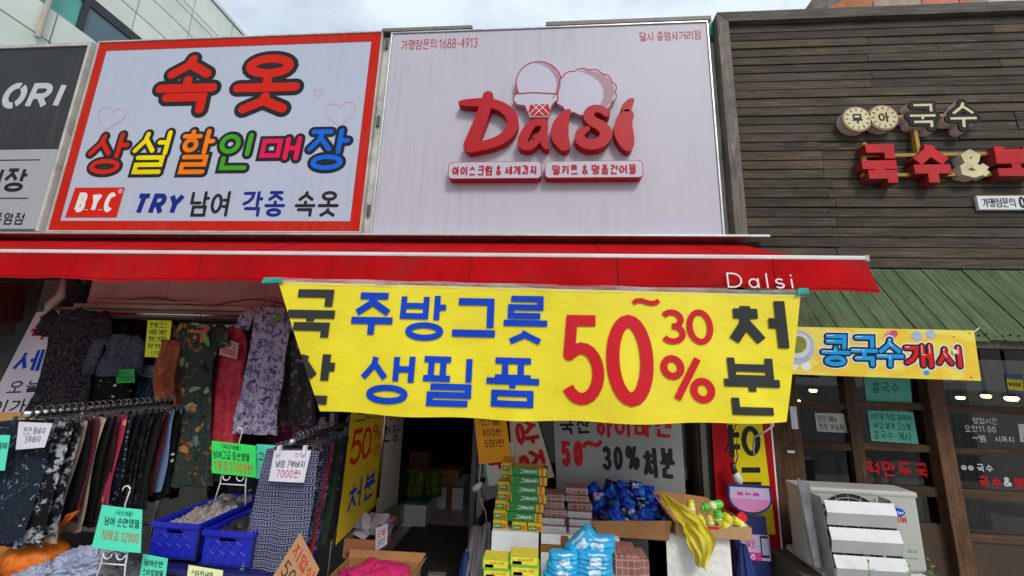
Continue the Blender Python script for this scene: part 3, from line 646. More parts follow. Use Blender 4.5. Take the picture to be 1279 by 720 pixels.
# capping strips above the signs
CAPM = pm('brown_grey_flashing', (.17, .15, .13), .6, var=.2, dirt=.5); TEAL = pm('teal_paint', rgb('#1f9a8c'), .5, var=.15)
cap = tag(obj('flashing_strip', MB().box(-1.40, -.63, -.31, -.05, 4.322, 4.352), CAPM), 'thin brown metal flashing above the left half of the white signboard', 'flashing')
cap = tag(obj('flashing_strip', MB().box(-.628, -.022, -.24, -.05, 4.322, 4.352), TEAL), 'short teal painted flashing above the middle of the white signboard', 'flashing')
cap = tag(obj('flashing_strip', MB().box(-.02, 1.285, -.31, -.05, 4.322, 4.356), CAPM), 'thin brown metal flashing above the right half of the white signboard', 'flashing')
cap = tag(obj('flashing_strip', MB().box(-4.03, -1.403, -.29, -.05, 4.338, 4.352), DIRTY), 'thin pale metal flashing above the red bordered signboard', 'flashing')
cap = tag(obj('flashing_strip', MB().box(-5.6, -4.085, -.29, -.05, 4.323, 4.345), ALU), 'thin pale metal flashing above the dark grey signboard', 'flashing')
T2 = thing('gap_post', 'pale metal post with teal top in the gap between white signboard and wooden wall', 'post', (1.28, -.2, 2.5))
obj('post', MB().box(1.268, 1.312, -.25, -.16, 2.5, 4.16), pm('olive_white_paint', (.38, .38, .30), .6, var=.2, dirt=.6), T2)
obj('teal_cap', MB().box(1.268, 1.312, -.26, -.16, 4.225, 4.36), TEAL, T2); obj('dark_bracket', MB().box(1.270, 1.310, -.255, -.16, 4.161, 4.224), pm('navy_bracket', (.02, .025, .06), .5), T2)
# ledge under the signs
mb = MB(); mb.box(-5.8, 1.50, -.42, -.16, 2.478, 2.494)
T2 = tag(obj('ledge_rail', mb, ALU, bevel=.003), 'long thin grey metal rail running under the big signboards', 'rail')
struct('awning_pocket', MB().box(-5.8, 1.40, -.30, -.141, 2.24, 2.476), pm('near_black_metal', (.03, .03, .03), .8))  # near-black block under the rail, behind the awning

# ------------------------------------------------------------------ wooden cladding of the noodle restaurant
WD = wood('weathered_plank', (.014, .010, .007), (.112, .088, .064), 'x')
WG = wood('greyed_board', (.075, .065, .058), (.23, .20, .18), 'z'); WGX = wood('greyed_top_board', (.05, .045, .04), (.17, .15, .13), 'x')
T = thing('wooden_wall', 'dark weathered wall of horizontal planks with a pale board frame, on the right', 'wall', (2.9, -.2, 2.3))
zb, zt, npl = 2.302, 4.262, 27; ph = (zt-zb)/npl
for i in range(npl):
    z = zb+i*ph; xs = [1.402]; 
    jx = (2.02 if i < 10 and i % 2 == 0 else 1.98) if i < 13 else random.choice((2.9, 3.3, 2.4))
    xs += [jx+random.uniform(-.01, .01), 5.2]
    for a, b in zip(xs, xs[1:]):
        y = -.30+random.uniform(-.003, .003); tl = random.uniform(-.003, .003); g = .0016+random.uniform(-.0006, .0016)
        obj('plank', MB().hexa([(a+.001, y-.004+tl, z+g), (b-.001, y-.004-tl, z+g), (b-.001, -.235, z+g), (a+.001, -.235, z+g), (a+.001, y+.001, z+ph-g), (b-.001, y+.001, z+ph-g), (b-.001, -.235, z+ph-g), (a+.001, -.235, z+ph-g)]), WD, T, bevel=.0025)
obj('backing', MB().box(1.40, 5.2, -.234, -.201, 2.30, 4.27), pm('black_backing', (.008, .008, .008), .9), T)
obj('side_board', MB().hexa([(1.315, -.34, 2.48), (1.400, -.34, 2.48), (1.400, -.2, 2.48), (1.315, -.2, 2.48), (1.315, -.34, 4.352), (1.400, -.34, 4.266), (1.400, -.2, 4.266), (1.315, -.2, 4.352)]), WG, T, bevel=.003)
obj('top_board', MB().hexa([(1.402, -.34, 4.268), (5.2, -.34, 4.268), (5.2, -.2, 4.268), (1.402, -.2, 4.268), (1.317, -.34, 4.355), (5.2, -.34, 4.355), (5.2, -.2, 4.355), (1.317, -.2, 4.355)]), WGX, T, bevel=.003)
# green plank roof
GR = wood('mossy_green_plank', (.030, .045, .022), (.13, .17, .085), 'y', moss=(.055, .090, .036))
T = thing('lean_to_roof', 'narrow sloping roof of mossy green planks under the dark wooden wall', 'roof', (2.9, -.45, 1.85))
x = 1.30; A_top, A_bot = (-.31, 2.293), (-.64, 1.80)
while x < 5.0:
    wd_ = random.uniform(.078, .090); dz = random.uniform(-.004, .004); ov = random.uniform(-.012, .012)
    t = Vector((0, A_bot[0]-A_top[0], A_bot[1]-A_top[1])); tl_ = (t.length+ov)/t.length; nrm = Vector((0, t.z, -t.y)).normalized()*-1
    if nrm.y > 0: nrm = -nrm
    a = Vector((0, *A_top))+nrm*dz; b = a+t*tl_; k = -nrm*.02
    e0, e1 = x+.0018, x+wd_-.0018; q_ = random.uniform(-.003, .003)
    pts = [(e0, a.y, a.z), (e1, a.y, a.z), (e1, b.y, b.z+q_), (e0, b.y, b.z)]; pts = [Vector(p) for p in pts]
    obj('plank', MB().hexa([p+k for p in pts]+pts), GR, T, bevel=.002); x += wd_
mb = MB()
for k in range(88):
    nx_ = 1.33+.0415*k; tt = .95; yy_ = A_top[0]+(A_bot[0]-A_top[0])*tt; z_ = A_top[1]+(A_bot[1]-A_top[1])*tt+random.uniform(-.01, .01)
    mb.tube([(nx_, yy_-.002, z_-.001), (nx_, yy_-.008, z_+.006)], .0045, 6)
stuff(obj('nail_heads', mb, pm('rusty_nail', (.02, .014, .01), .8), T))
obj('rafter', MB().box(1.30, 5.2, -.60, -.55, 1.76, 1.80), WG, T)
obj('underlay', MB().hexa([(1.3, -.31, 2.255), (5.2, -.31, 2.255), (5.2, -.60, 1.815), (1.3, -.60, 1.815), (1.3, -.31, 2.262), (5.2, -.31, 2.262), (5.2, -.60, 1.822), (1.3, -.60, 1.822)]), pm('black_backing', (.008, .008, .008), .9), T)

# raised letters on the planks
YW = -.305; BR = pm('yellow_bracket_paint', rgb('#a07a1e'), .6, var=.3, dirt=.5)
T = thing('raised_sign_lettering', 'raised three-dimensional Korean sign letters in cream, black and red mounted on the dark planks', 'sign', (2.6, -.35, 3.2))
mb = MB()
def bar(p, q2, h=.012, Y0=-.345, Y1_=-.325):
    a, b = P(*p, -.33), P(*q2, -.33); d = (b-a).normalized(); n_ = Vector((-d.z, 0, d.x))*h
    mb.hexa([(a.x-n_.x, Y0, a.z-n_.z), (b.x-n_.x, Y0, b.z-n_.z), (b.x-n_.x, Y1_, b.z-n_.z), (a.x-n_.x, Y1_, a.z-n_.z), (a.x+n_.x, Y0, a.z+n_.z), (b.x+n_.x, Y0, b.z+n_.z), (b.x+n_.x, Y1_, b.z+n_.z), (a.x+n_.x, Y1_, a.z+n_.z)])
bar((1076, 196), (1240, 193)); bar((1076, 220), (1240, 219), Y0=-.346, Y1_=-.326); bar((1078, 180), (1078, 222), Y0=-.350, Y1_=-.324); bar((1138, 150), (1146, 196), Y0=-.352, Y1_=-.324); bar((1100, 148), (1180, 146), Y0=-.346, Y1_=-.326)
obj('mounting_bracket', mb, BR, T)
CREAM = pm('aged_cream_plastic', rgb('#c9bd8f'), .5, var=.12, scale=8, dirt=.4); PINKW = pm('faded_pink_side', rgb('#cdbab2'), .5, var=.1, dirt=.3); REDD = pm('faded_sign_red', rgb('#b5141f'), .55, var=.18, scale=7, dirt=.3, spec=.2); REDS = pm('rusty_red_return', rgb('#7a1a1c'), .6, var=.25, dirt=.5)
LBLK = pm('letter_black_face', (.012, .014, .014), .5)
for (cx, cyy, tx) in ((1071, 149, '무'), (1104, 147, '아')):
    c = P(cx, cyy, YW-.06); R_ = .098
    mb = MB(); mb.tube([(c.x, YW-.05, c.z), (c.x, YW+.03, c.z)], [R_, R_*.95], 28); d = obj('barrel_disc', mb, PINKW, T)
    mb = MB(); mb.tube([(c.x, YW-.060, c.z), (c.x, YW-.048, c.z)], R_*1.02, 28); obj('rim', mb, pm('brown_rim', rgb('#8d6d53'), .6), d)
    mb = MB(); mb.tube([(c.x, YW-.063, c.z), (c.x, YW-.059, c.z)], R_*.90, 28); obj('dial_face', mb, CREAM, d)
    tk = []
    for k in range(12):
        a = k*math.pi/6; tk.append([(c.x+R_*.66*math.cos(a), c.z+R_*.66*math.sin(a)), (c.x+R_*.8*math.cos(a), c.z+R_*.8*math.sin(a))])
    text_obj('tick_mark', tk, .006, wall(YW-.064), LBLK, d, off_=.0012)
    print_text('lettering', tx, (c.x-.036, c.z-.038, c.x+.036, c.z+.038), YW-.064, LBLK, d, .010, off_=.0012)
for ch, r in (('국', (1130, 128, 1171, 163)), ('수', (1180, 125, 1222, 163))):
    D_ = .07; rr = rect(*r, YW-D_); st = layout(ch, rr[0]+.012, rr[1]+.012, rr[2]-.012, rr[3]-.012, .022, shear=.12)
    b_ = text_obj('raised_letter', st, .066, wall(YW), PINKW, T, depth=D_-.01, off_=0)
    text_obj('letter_face', st, .066, wall(YW), LBLK, b_, depth=.009, off_=D_-.0095)
    text_obj('letter_inlay', st, .018, wall(YW), CREAM, b_, off_=D_+.0015, rnd=False)
for ch, r, wt in (('국', (1070, 180, 1126, 234), .066), ('수', (1134, 176, 1193, 234), .068), ('보', (1238, 178, 1298, 220), .058)):
    D_ = .08; rr = rect(*r, YW-D_); st = layout(ch, *rr, wt, shear=.04)
    b_ = text_obj('raised_letter', st, wt, wall(YW), REDS, T, depth=D_-.01, off_=0, rnd=False)
    text_obj('letter_face', st, wt*.97, wall(YW), REDD, b_, depth=.009, off_=D_-.0095, rnd=False)
D_ = .07; rr = rect(1198, 188, 1236, 221, YW-D_); st = layout('&', *rr, .036)
b_ = text_obj('raised_letter', st, .046, wall(YW), PINKW, T, depth=D_-.01, off_=0, rnd=False); text_obj('letter_face', st, .046, wall(YW), CREAM, b_, depth=.009, off_=D_-.0095, rnd=False)
# small phone plate
x0, z0, x1, z1 = rect(1222, 244.5, 1330, 262, YW-.02)
T = tag(obj('sign_plate', MB().box(x0, x1, YW-.02, YW+.003, z0, z1), pm('plate_white', (.6, .61, .62), .4, dirt=.2), bevel=.002), 'small white plate with thin black Korean writing at the right edge of the plank wall', 'sign')
print_text('lettering', '가맹점문의', rect(1227, 248, 1269, 259, YW-.02), YW-.02, BLACKP, T, .005, gap=.08)
print_text('lettering', '010', rect(1273, 246, 1300, 260, YW-.02), YW-.02, BLACKP, T, .012, gap=.2)

# ------------------------------------------------------------------ buildings behind
# white panelled building on the left (facade faces right, runs away from the street)
XB = -8.0; zr = 9.97
T = thing('office_building', 'white panelled building with teal glass behind the signs at upper left', 'building', (XB-2, 5, 0))
WPNL = pm('white_cladding_panel', (.70, .76, .68), .5, var=.10, scale=.7, rnd=True, dirt=.15); JOINT = pm('brown_joint', (.17, .13, .09), .8)
obj('core', MB().box(XB-6, XB-.06, -6, 16, -.1, zr-.1), JOINT, T)
zl = [4.3, 5.05, 5.8, 6.55, 7.55, 8.3, 8.75, 9.5, zr]; 
rows = []
z = 4.2
pz = [PX(100, 0+ k, XB).z for k in (0,)]
zw0, zw1 = 7.05, 7.74
levels = [4.6, 5.25, 5.9, 6.5, zw0, zw1, 8.15, 8.7, 9.15, 9.30, zr]
for a, b in zip(levels, levels[1:]):
    if (a, b) == (zw0, zw1): continue
    y = -5.5
    while y < 15:
        y2 = y+1.05; 
        obj('cladding_panel', MB().box(XB-.06, XB, y+.012, y2-.012, a+.012, b-.012), WPNL, T); y = y2
GT = pm('teal_spandrel', rgb('#5aa79b'), .25, var=.15, scale=1.2); GD = pm('dark_window_glass', (.10, .16, .19), .08, var=.2, scale=.8); FRD = pm('dark_window_frame', (.02, .022, .025), .4)
y0w, y1w = -5.5, 5.5
obj('window_recess', MB().box(XB-.06, XB-.045, y0w, y1w, zw0, zw1), FRD, T)
yy = [-5.5, -1.4, 2.12, 5.4]
for i, (a, b) in enumerate(zip(yy, yy[1:])):
    w_ = obj('window', MB().box(XB-.044, XB-.0, a, a+.09, zw0+.002, zw1-.002), FRD, T)
    obj('pane', MB().box(XB-.044, XB-.03, a+.092, b-.002, zw0+.002, zw1-.16), GT if i == 1 else GD, w_)
    obj('frame', MB().box(XB-.044, XB-.005, a+.092, b-.002, zw1-.158, zw1-.002), FRD, w_)
for a, b in ((5.55, 6.5), (6.5, 7.2), (7.2, 8.5), (8.5, 9.8), (9.8, 11.1), (11.1, 12.4), (12.4, 13.7), (13.7, 15)):
    obj('cladding_panel', MB().box(XB-.06, XB, a+.012, b-.012, zw0+.012, zw1-.012), WPNL, T)
obj('roof_coping', MB().box(XB-6, XB+.03, -6, 16, zr+.01, zr+.10), WPNL, T)
# small upper window
yq = PX(190, 4, XB); w_ = obj('window', MB().box(XB-.02, XB+.02, yq.y-.55, yq.y-.05, 9.3, 9.9), FRD, T); obj('pane', MB().box(XB+.021, XB+.026, yq.y-.5, yq.y-.1, 9.34, 9.86), GD, w_)
p1 = PX(60, 6, XB); p2 = PX(44, 47, XB)
tag(obj('downpipe', MB().tube([(XB+.05, p2.y, 9), (XB+.05, p2.y, p2.z)], .035, 8), pm('beige_pipe', (.42, .38, .3), .5)), 'thin beige pipe running down the white panelled building at upper left', 'pipe')

# rusty building at right top
Yr = 3.0
T = thing('rusty_building', 'orange rusted metal building peeking above the wooden wall at upper right', 'building', (5.5, 4, 0))
a = P(1036, 12, Yr); b = P(1230, 3, Yr)
RU = [pm('orange_rust_sheet', rgb('#a8653a'), .8, var=.25, scale=3, dirt=.6), pm('flaking_grey_orange_sheet', rgb('#9a8578'), .8, var=.5, scale=3, dirt=.3), pm('faded_coral_sheet', rgb('#b06a58'), .8, var=.2, scale=3, dirt=.3)]
xs = [P(1040, 10, Yr).x, P(1092, 8, Yr).x, P(1153, 6, Yr).x, P(1200, 5, Yr).x, P(1222, 4, Yr).x]
for k, (c, d) in enumerate(zip(xs, xs[1:])):
    sl = .9 if k == 0 else 0
    if k == 0: obj('metal_sheet', MB().prism([(P(*q_, Yr).x, P(*q_, Yr).z) for q_ in ((990, 36), (1090.5, 36), (1090.5, -21))], lambda x, z, w: (x, Yr+w, z), 0, .3), RU[0], T)
    else: obj('metal_sheet', MB().box(c+.01, d-.01, Yr+.004*k, Yr+.3, 6.0, 9.4), RU[k % 3], T)
obj('wall', MB().box(xs[1], xs[-1], Yr+.35, Yr+3, 0, 9.3), RU[1], T)
a = P(1180, 12, 2.2)
T = tag(obj('cornice_beam', MB().hexa([(a.x+.05, 2.2, 6.1), (a.x+2.6, 2.2, 6.1), (a.x+2.6, 3.5, 6.1), (a.x+.05, 3.5, 6.1), (a.x+.9, 2.2, 7.4), (a.x+2.6, 2.2, 7.4), (a.x+2.6, 3.5, 7.4), (a.x+.9, 3.5, 7.4)]), pm('grey_cornice', (.4, .43, .42), .6)), 'grey slanted metal edge of a neighbouring roof at the top right corner', 'roof edge')

# ------------------------------------------------------------------ red awning
AR = pm('awning_red', rgb('#c60d17'), .8, var=.20, scale=3.2, bump=.25, bscale=7, dirt=.30, spec=.12)
_o = AR.node_tree.nodes['Material Output']; _b = AR.node_tree.nodes['Principled BSDF']; _t = AR.node_tree.nodes.new('ShaderNodeBsdfTranslucent'); _t.inputs['Color'].default_value = (.85, .16, .13, 1)
_m = AR.node_tree.nodes.new('ShaderNodeMixShader'); _m.inputs['Fac'].default_value = .42; AR.node_tree.links.new(_b.outputs[0], _m.inputs[1]); AR.node_tree.links.new(_t.outputs[0], _m.inputs[2]); AR.node_tree.links.new(_m.outputs[0], _o.inputs['Surface'])
WBAR = pm('white_bar_paint', (.62, .62, .62), .4, dirt=.2)
T = thing('awning', 'long red fabric awning with white front bar and Dalsi printed on its valance', 'awning', (-1.2, -.7, 2.1))
AL, ARr = -5.2, 1.475; YA = -1.15
def aw(s, t, w=0):
    X = AL+(ARr-AL)*s; X -= .12*(1-t)*(s > .98)
    z = 2.470+(2.125-2.470)*t-.03*math.sin(math.pi*t)-.006*math.sin(X*2.1)*t; return Vector((X, -.30+(YA+.30)*t, z+w))
mb = MB(); mb.grid(lambda a, b: aw(a, b), 60, 8); mb.grid(lambda a, b: aw(a, b, -.003), 60, 8); obj('canopy', mb, AR, T, smooth=True)
obj('front_bar', MB().box(AL, ARr+.01, YA-.035, YA, 2.103, 2.124), WBAR, T, bevel=.005)
obj('end_cap', MB().box(ARr+.011, ARr+.03, YA-.03, YA+.01, 2.098, 2.128), DIRTY, T, bevel=.003)
vz = lambda X: .150+.006*math.sin(X*5)+.003*math.sin(X*13)+.012*max(0, (X-1.0))
def val(s, t, w=0):
    X = AL+(ARr+.01-AL)*s; return Vector((X+.02*t*(s > .97), YA-.030-.018*t+.008*math.sin(X*3.1)*t+.006*math.sin(X*11+1)*t+.003*math.sin(X*27)*t-w, 2.104-vz(X)*t))
mb = MB(); mb.grid(lambda a, b: val(a, b), 120, 5); mb.grid(lambda a, b: val(a, b, -.002), 120, 5); obj('valance', mb, AR, T, smooth=True)
def side(s, t, w=0): return Vector((ARr+.0+.01*s, -.6+(YA+.6)*t, aw(.97, (.3-0+.0)+.0).z*0+2.43*(1-t)*1.0+2.10*t-.04-.10*s*t))
lr = rect(907, 342, 989, 361, YA-.05)
print_text('lettering', 'Dalsi', (lr[0], lr[1], lr[2], lr[3]), YA-.058, WHITEP, T, .0066, gap=.24, fn=lambda x, z, w: Vector((x, YA-.048-w-.012*(2.104-z)/.13-.004, z)))
SEAM = pm('seam_red', rgb('#8e0d14'), .8, spec=.1)
for k in range(9):
    xs_ = AL+.5+.72*k; s_ = (xs_-AL)/(ARr-AL)
    mb = MB(); mb.grid(lambda a, b: aw(s_+.0015*a, b, .0025+.002*math.sin(math.pi*a)), 3, 8); mb.grid(lambda a, b: val(s_+.0015*a, b, .0025+.0015*math.sin(math.pi*a)), 3, 5); obj('seam', mb, SEAM, T, smooth=True, fixn=False)
mb = MB(); mb.grid(lambda a, b: val(a, .90+.025*b, .0022), 160, 1); obj('hem_stitch', mb, SEAM, T, fixn=False)
for (a, b) in (((427, 319), (459, 307)), ((392, 319), (410, 307))):
    pass
mb = MB()
for xx in (-1.60, -1.42):
    for t0, t1 in ((.55, 1.0),):
        a, b = aw((xx-AL)/(ARr-AL), t0, .004), aw((xx-.02-AL)/(ARr-AL), .98, .004); mb.add([a, a+Vector((.012, 0, 0)), b+Vector((.012, 0, 0)), b], [(0, 1, 2, 3)])
obj('crease_line', mb, WHITEP, T, fixn=False)
for X in (-3.4, 1.2):
    mb = MB(); mb.tube([(X, -.32, 2.36), (X+.35, -.75, 2.22)], .014, 6); mb.tube([(X+.35, -.75, 2.22), (X, YA+.01, 2.11)], .012, 6); obj('folding_arm', mb, WBAR, T)

# ------------------------------------------------------------------ yellow cloth banner
YB = -1.205
def bwave(x, z):
    t = (1.96-z)/.62; return .017*math.sin(x*5.2+1.3*z)*t+.006*math.sin(x*13+z*4)*t-.012*t+.018*max(0, t)*math.sin((x-z)*2.4)+.010*math.exp(-((x-.90+.6*(z-1.6))/.09)**2)*t-.008*math.exp(-((x+.2+.3*(z-1.6))/.06)**2)*t
zt_, zbm = 1.962, 1.35
cTL, cTR, cBR, cBL = [P(*p, YB) for p in ((348, 352), (1000, 369), (983, 526), (400, 514))]
def bedge(s, t):
    L0 = cTL.lerp(cBL, t); R0 = cTR.lerp(cBR, t); p = L0.lerp(R0, s); z = p.z-.022*math.sin(math.pi*s*.95)*t+.004*math.sin(s*25)*t; return p.x, z
def bfn(x, z, w=0): return Vector((x, YB+bwave(x, z)-w, z))
BY = N('yellow_vinyl_cloth'); n = BY.noise(BY.coord((1, 1, 1)), 3, 5, .6); nn = BY.noise(BY.coord((1, 1, 2.4), rot=(0, .4, 0)), 2.6, 3, .5, .8)
BY.col(BY.mix(BY.ramp(n.outputs['Fac'], [(.3, rgb('#dcc812')), (.7, rgb('#ecdb1c'))]), (.45, .36, .03), BY.ramp(BY.noise(BY.coord((1, 1, 1), loc=(4, 0, 0)), 2.2, 8, .7).outputs['Fac'], [(.5, 0.0), (.75, .28)]))); BY.b.inputs['Roughness'].default_value = .5; BY.bump(BY.mix(nn.outputs['Color'], BY.noise(BY.coord((1, 1, 1), rot=(0, .9, 0), loc=(2, 0, 1)), 7, 3, .5, 2.5).outputs['Color'], .25), .26, .03)
T = thing('sale_banner', 'big yellow cloth banner with blue, black and red sale lettering hung under the awning', 'banner', (0, YB, 1.35))
mb = MB(); mb.grid(lambda a, b: bfn(*bedge(a, b)), 90, 24); mb.grid(lambda a, b: bfn(*bedge(a, b), -.0012), 90, 24); obj('cloth', mb, BY.m, T, smooth=True, fixn=False)
def inb(x, z):
    t = (cTL.z-z)/(cTL.z-cBL.z); return x > cTL.x+(cBL.x-cTL.x)*t+.004
inb.line = lambda x, z: x-(cTL.x+(cBL.x-cTL.x)*(cTL.z-z)/(cTL.z-cBL.z)+.004)
BCH = pm('banner_charcoal', (.035, .035, .037), .5, var=.15)
YBL = YB
def bt(tx, r, m, wt, **k):
    rr = rect(*r, YB); return print_text('lettering', tx, rr, YB, m, T, wt, rnd=False, fn=bfn, keep=inb, sub=.02, off_=.006, **k)
bt('국', (356, 362, 425, 427), BCH, .041); bt('산', (360, 437, 424, 505), BCH, .041)
for c_, r in (('주', (437, 366, 497, 423)), ('방', (501, 366, 561, 426)), ('그', (562, 373, 624, 422)), ('릇', (626, 370, 688, 431)), ('생', (451, 441, 519, 505)), ('필', (526, 444, 596, 508)), ('품', (604, 447, 678, 509))):
    bt(c_, r, BLUEP, .029 if c_ in '방릇생필품' else .034)
RB = pm('banner_red', rgb('#c3202c'), .5, var=.05)
bt('5', (701, 394, 755, 506), RB, .052); bt('0', (757, 394, 815, 507), RB, .058)
bt('~', (788, 366, 826, 390), RB, .022); bt('3', (824, 387, 856, 430), RB, .026); bt('0', (857, 387, 890, 431), RB, .026); bt('%', (824, 444, 889, 503), RB, .030)
bt('처', (908, 370, 986, 441), BCH, .046); bt('분', (897, 443, 978, 518), BCH, .033)
TAPE = N('clear_tape'); TAPE.b.inputs['Base Color'].default_value = (.8, .78, .76, 1); TAPE.b.inputs['Alpha'].default_value = .34; TAPE.b.inputs['Roughness'].default_value = .18
nz_ = TAPE.noise(TAPE.coord((1, 1, 9)), 4, 5, .7); TAPE.l(TAPE.ramp(nz_.outputs['Fac'], [(.42, .12), (.62, .42)]), TAPE.b.inputs['Alpha'])
mb = MB(); mb.grid(lambda a, b: Vector((-1.42+2.6*a, YB-.006-.004*math.sin(a*60), cTL.z+(cTR.z-cTL.z)*a+.020-.030*b+.002*math.sin(a*40))), 80, 2); obj('clear_tape', mb, TAPE.m, T, fixn=False)
TT = pm('teal_tape', rgb('#1fa08e'), .35)
for r in ((327, 347, 352, 354), (996, 360, 1012, 368)):
    x0, z0, x1, z1 = rect(*r, YB-.02); mb = MB(); mb.hexa([(x0, YB-.018, z0), (x1, YB-.016, z0+.006), (x1, YB-.006, z0+.006), (x0, YB-.006, z0), (x0+.01, YB-.018, z1), (x1-.004, YB-.02, z1), (x1-.004, YB-.006, z1), (x0+.01, YB-.006, z1)]); obj('tape_tab', mb, TT, T)

# ------------------------------------------------------------------ helpers for goods
def card(name, label, cat, pts, Y, m, lines=(), bow=0, th=.0015, group=None, kids=()):
    """a sheet or board given by its four pixel corners TL TR BR BL on the plane(s) Y"""
    Ys = Y if isinstance(Y, (list, tuple)) else [Y]*4
    fn = quad(*[P(*p, y) for p, y in zip(pts, Ys)], bow=bow); mb = slab(MB(), fn, fn.W, fn.H, th=th)
    o = obj(name, mb, m, fixn=False, smooth=False); tag(o, label, cat, group)
    for ln in lines: write(o, fn, *ln)
    return o, fn
def write(o, fn, tx, s0, t0, s1, t1, m, wf=.09, jit=.03, rot=0, rnd=True, gap=.15, name='handwriting', off_=.0018, shear=0):
    x0, z0, x1, z1 = s0*fn.W, t0*fn.H, s1*fn.W, t1*fn.H
    if rot == 0: st = layout(tx, x0, z0, x1, z1, wf*(z1-z0), gap, jit, shear); wt = wf*(z1-z0)
    else:   # letters turned a quarter clockwise, reading downwards
        w_, h_ = z1-z0, x1-x0; wt = wf*h_; st = layout(tx, 0, 0, w_, h_, wt, gap, jit)
        st = [[(x0+b, z1-a) for a, b in s] for s in st]
    return text_obj(name, st, wt, fn, m, o, off_=off_, rnd=rnd, sub=.04)
INK = pm('marker_black', (.025, .025, .03), .6); INKR = pm('marker_red', rgb('#b8242c'), .6, var=.25, scale=30); INKO = pm('marker_orange', rgb('#c0622a'), .6); INKP = pm('marker_pale', rgb('#7c8692'), .7); INKG = pm('marker_dark_teal', rgb('#1d5a52'), .7)
GREENC = pm('green_card', rgb('#2fd45a'), .7, var=.04); MINT = pm('mint_card', rgb('#4fd9b4'), .7, var=.05); LIME = pm('lime_card', rgb('#d6e82a'), .7, var=.04); PALEY = pm('pale_yellow_card', rgb('#dfe6a8'), .7); WHC = pm('white_card', rgb('#cfcad6'), .6, var=.05)
ORC = pm('orange_card', rgb('#eca413'), .7, var=.04); KRAFT = pm('kraft_board', rgb('#b0825a'), .85, var=.1, scale=9, bump=.2); WPAP = pm('worn_white_paper', rgb('#bdb7a6'), .75, var=.10, scale=3, bump=.3, bscale=8)
def rbox(r, Y, dep): x0, z0, x1, z1 = rect(*r, Y); return x0, x1, Y, Y+dep, z0, z1
def fold(nm, c, hw, top, bot, th, seed, prof, m, parent=None, waves=6, amp=.012, nu=44, nv=26, lean=0):
    """a hanging cloth: flattened closed tube with vertical folds; prof(v) scales the half width"""
    rng = random.Random(seed); ph = [rng.uniform(0, 6.3) for _ in range(4)]
    def fn(u, v):
        a = 2*math.pi*u; w_ = hw*prof(v); ca, sa = math.cos(a), math.sin(a)
        x = w_*(abs(ca)**.8)*(1 if ca > 0 else -1); s = x/hw
        g = min(1, .25+v*1.3)
        y = sa*th*(1-.35*abs(s))+amp*g*(math.sin(s*waves+ph[0]+v*1.1)+.6*math.sin(s*waves*1.9+ph[1]-v*1.7)+.35*math.sin(s*waves*3.7+ph[3]+v*3))*(.8)
        x += .012*math.sin(v*4.2+ph[2])*v+.006*math.sin(v*9+ph[0])*v if nu > 40 else 0; z = top+(bot-top)*v+.006*math.sin(s*9+ph[2])*(1 if v > .97 else 0)-.012*(s*s)*(1-v)*(1 if v < .2 else .0)
        return (c[0]+x+lean*v, c[1]+y+.01*math.sin(v*5+ph[2]), z)
    return obj(nm, MB().grid(fn, nu, nv, cu=True), m, parent, smooth=True)
BLKP = pm('black_plastic', (.02, .02, .02), .4); WHP = pm('white_plastic', (.65, .65, .66), .35)
def hanger(x, y, z, w_, label, m=None, group=None, drop=.07):
    mb = MB(); pts = [(x+.022*math.cos(t), y, z+.02+.022*math.sin(t)) for t in [math.pi*.9-math.pi*1.25*i/9 for i in range(10)]]
    mb.tube(pts+[(x, y, z-.02)], .0028, 6); mb.tube([(x-w_, y, z-drop), (x-w_*.5, y, z-.035), (x, y, z-.02), (x+w_*.5, y, z-.035), (x+w_, y, z-drop)], .006, 6)
    return tag(obj('hanger', mb, m or BLKP), label, 'hanger', group)

# ------------------------------------------------------------------ shopfront under the awning
FASC = pm('pinkish_fascia_panel', rgb('#b9a3a2'), .5, var=.10, scale=1.5, dirt=.35); BEAM = pm('dirty_white_beam', rgb('#b9b4aa'), .5, var=.15, scale=6, dirt=.5)
T = thing('shopfront', 'white framed shopfront with pinkish fascia panels and dark glass behind the hanging clothes', 'shopfront', (-2, -.1, .1))
for a, b in ((-3.55, -2.9), (-2.897, -2.1), (-2.097, -1.3), (-1.297, -.5), (-.497, .4), (.403, 1.27)):
    obj('fascia_panel', MB().box(a, b, -.27, -.141, 1.962, 2.238), FASC, T, bevel=.002)
mb = MB().box(-3.62, 1.27, -.30, -.05, 1.925, 1.958); obj('upper_beam', mb, BEAM, T, bevel=.004)
obj('lower_beam', MB().box(-3.62, 1.27, -.26, -.05, 1.870, 1.922), BEAM, T, bevel=.004)
mb = MB(); mb.tube([(-3.5, -.31, 1.985), (-2.55, -.31, 1.975)], .006, 6); obj('curtain_rod', mb, BEAM, T)
GLS = glass('shop_glass', (.55, .62, .62), .3); GLS2 = glass('door_glass', (.5, .53, .53), .3)
obj('glass_pane', MB().box(-3.55, -2.4, -.045, -.035, .35, 1.87), GLS, T); obj('glass_pane', MB().box(-2.35, -1.36, -.045, -.035, .35, 1.87), GLS, T)
obj('glass_pane', MB().box(-.46, 1.04, -.045, -.035, .3, 1.87), GLS, T)
DFR = pm('grey_door_frame', rgb('#5b5f61'), .4, .3, var=.1); BRF = pm('brown_grey_frame', rgb('#5d5850'), .45, .2, var=.15)
obj('mullion', MB().box(-2.40, -2.35, -.07, -.0, .15, 1.87), BEAM, T, bevel=.003); obj('door_jamb', MB().box(-1.36, -1.31, -.08, 0, .15, 1.87), BRF, T, bevel=.003)
obj('door_jamb', MB().box(-.50, -.46, -.08, 0, .15, 1.87), pm('near_black_frame', (.03, .032, .035), .3), T, bevel=.003)
obj('end_jamb', MB().box(1.045, 1.14, -.14, 0, .15, 1.87), BRF, T, bevel=.004)
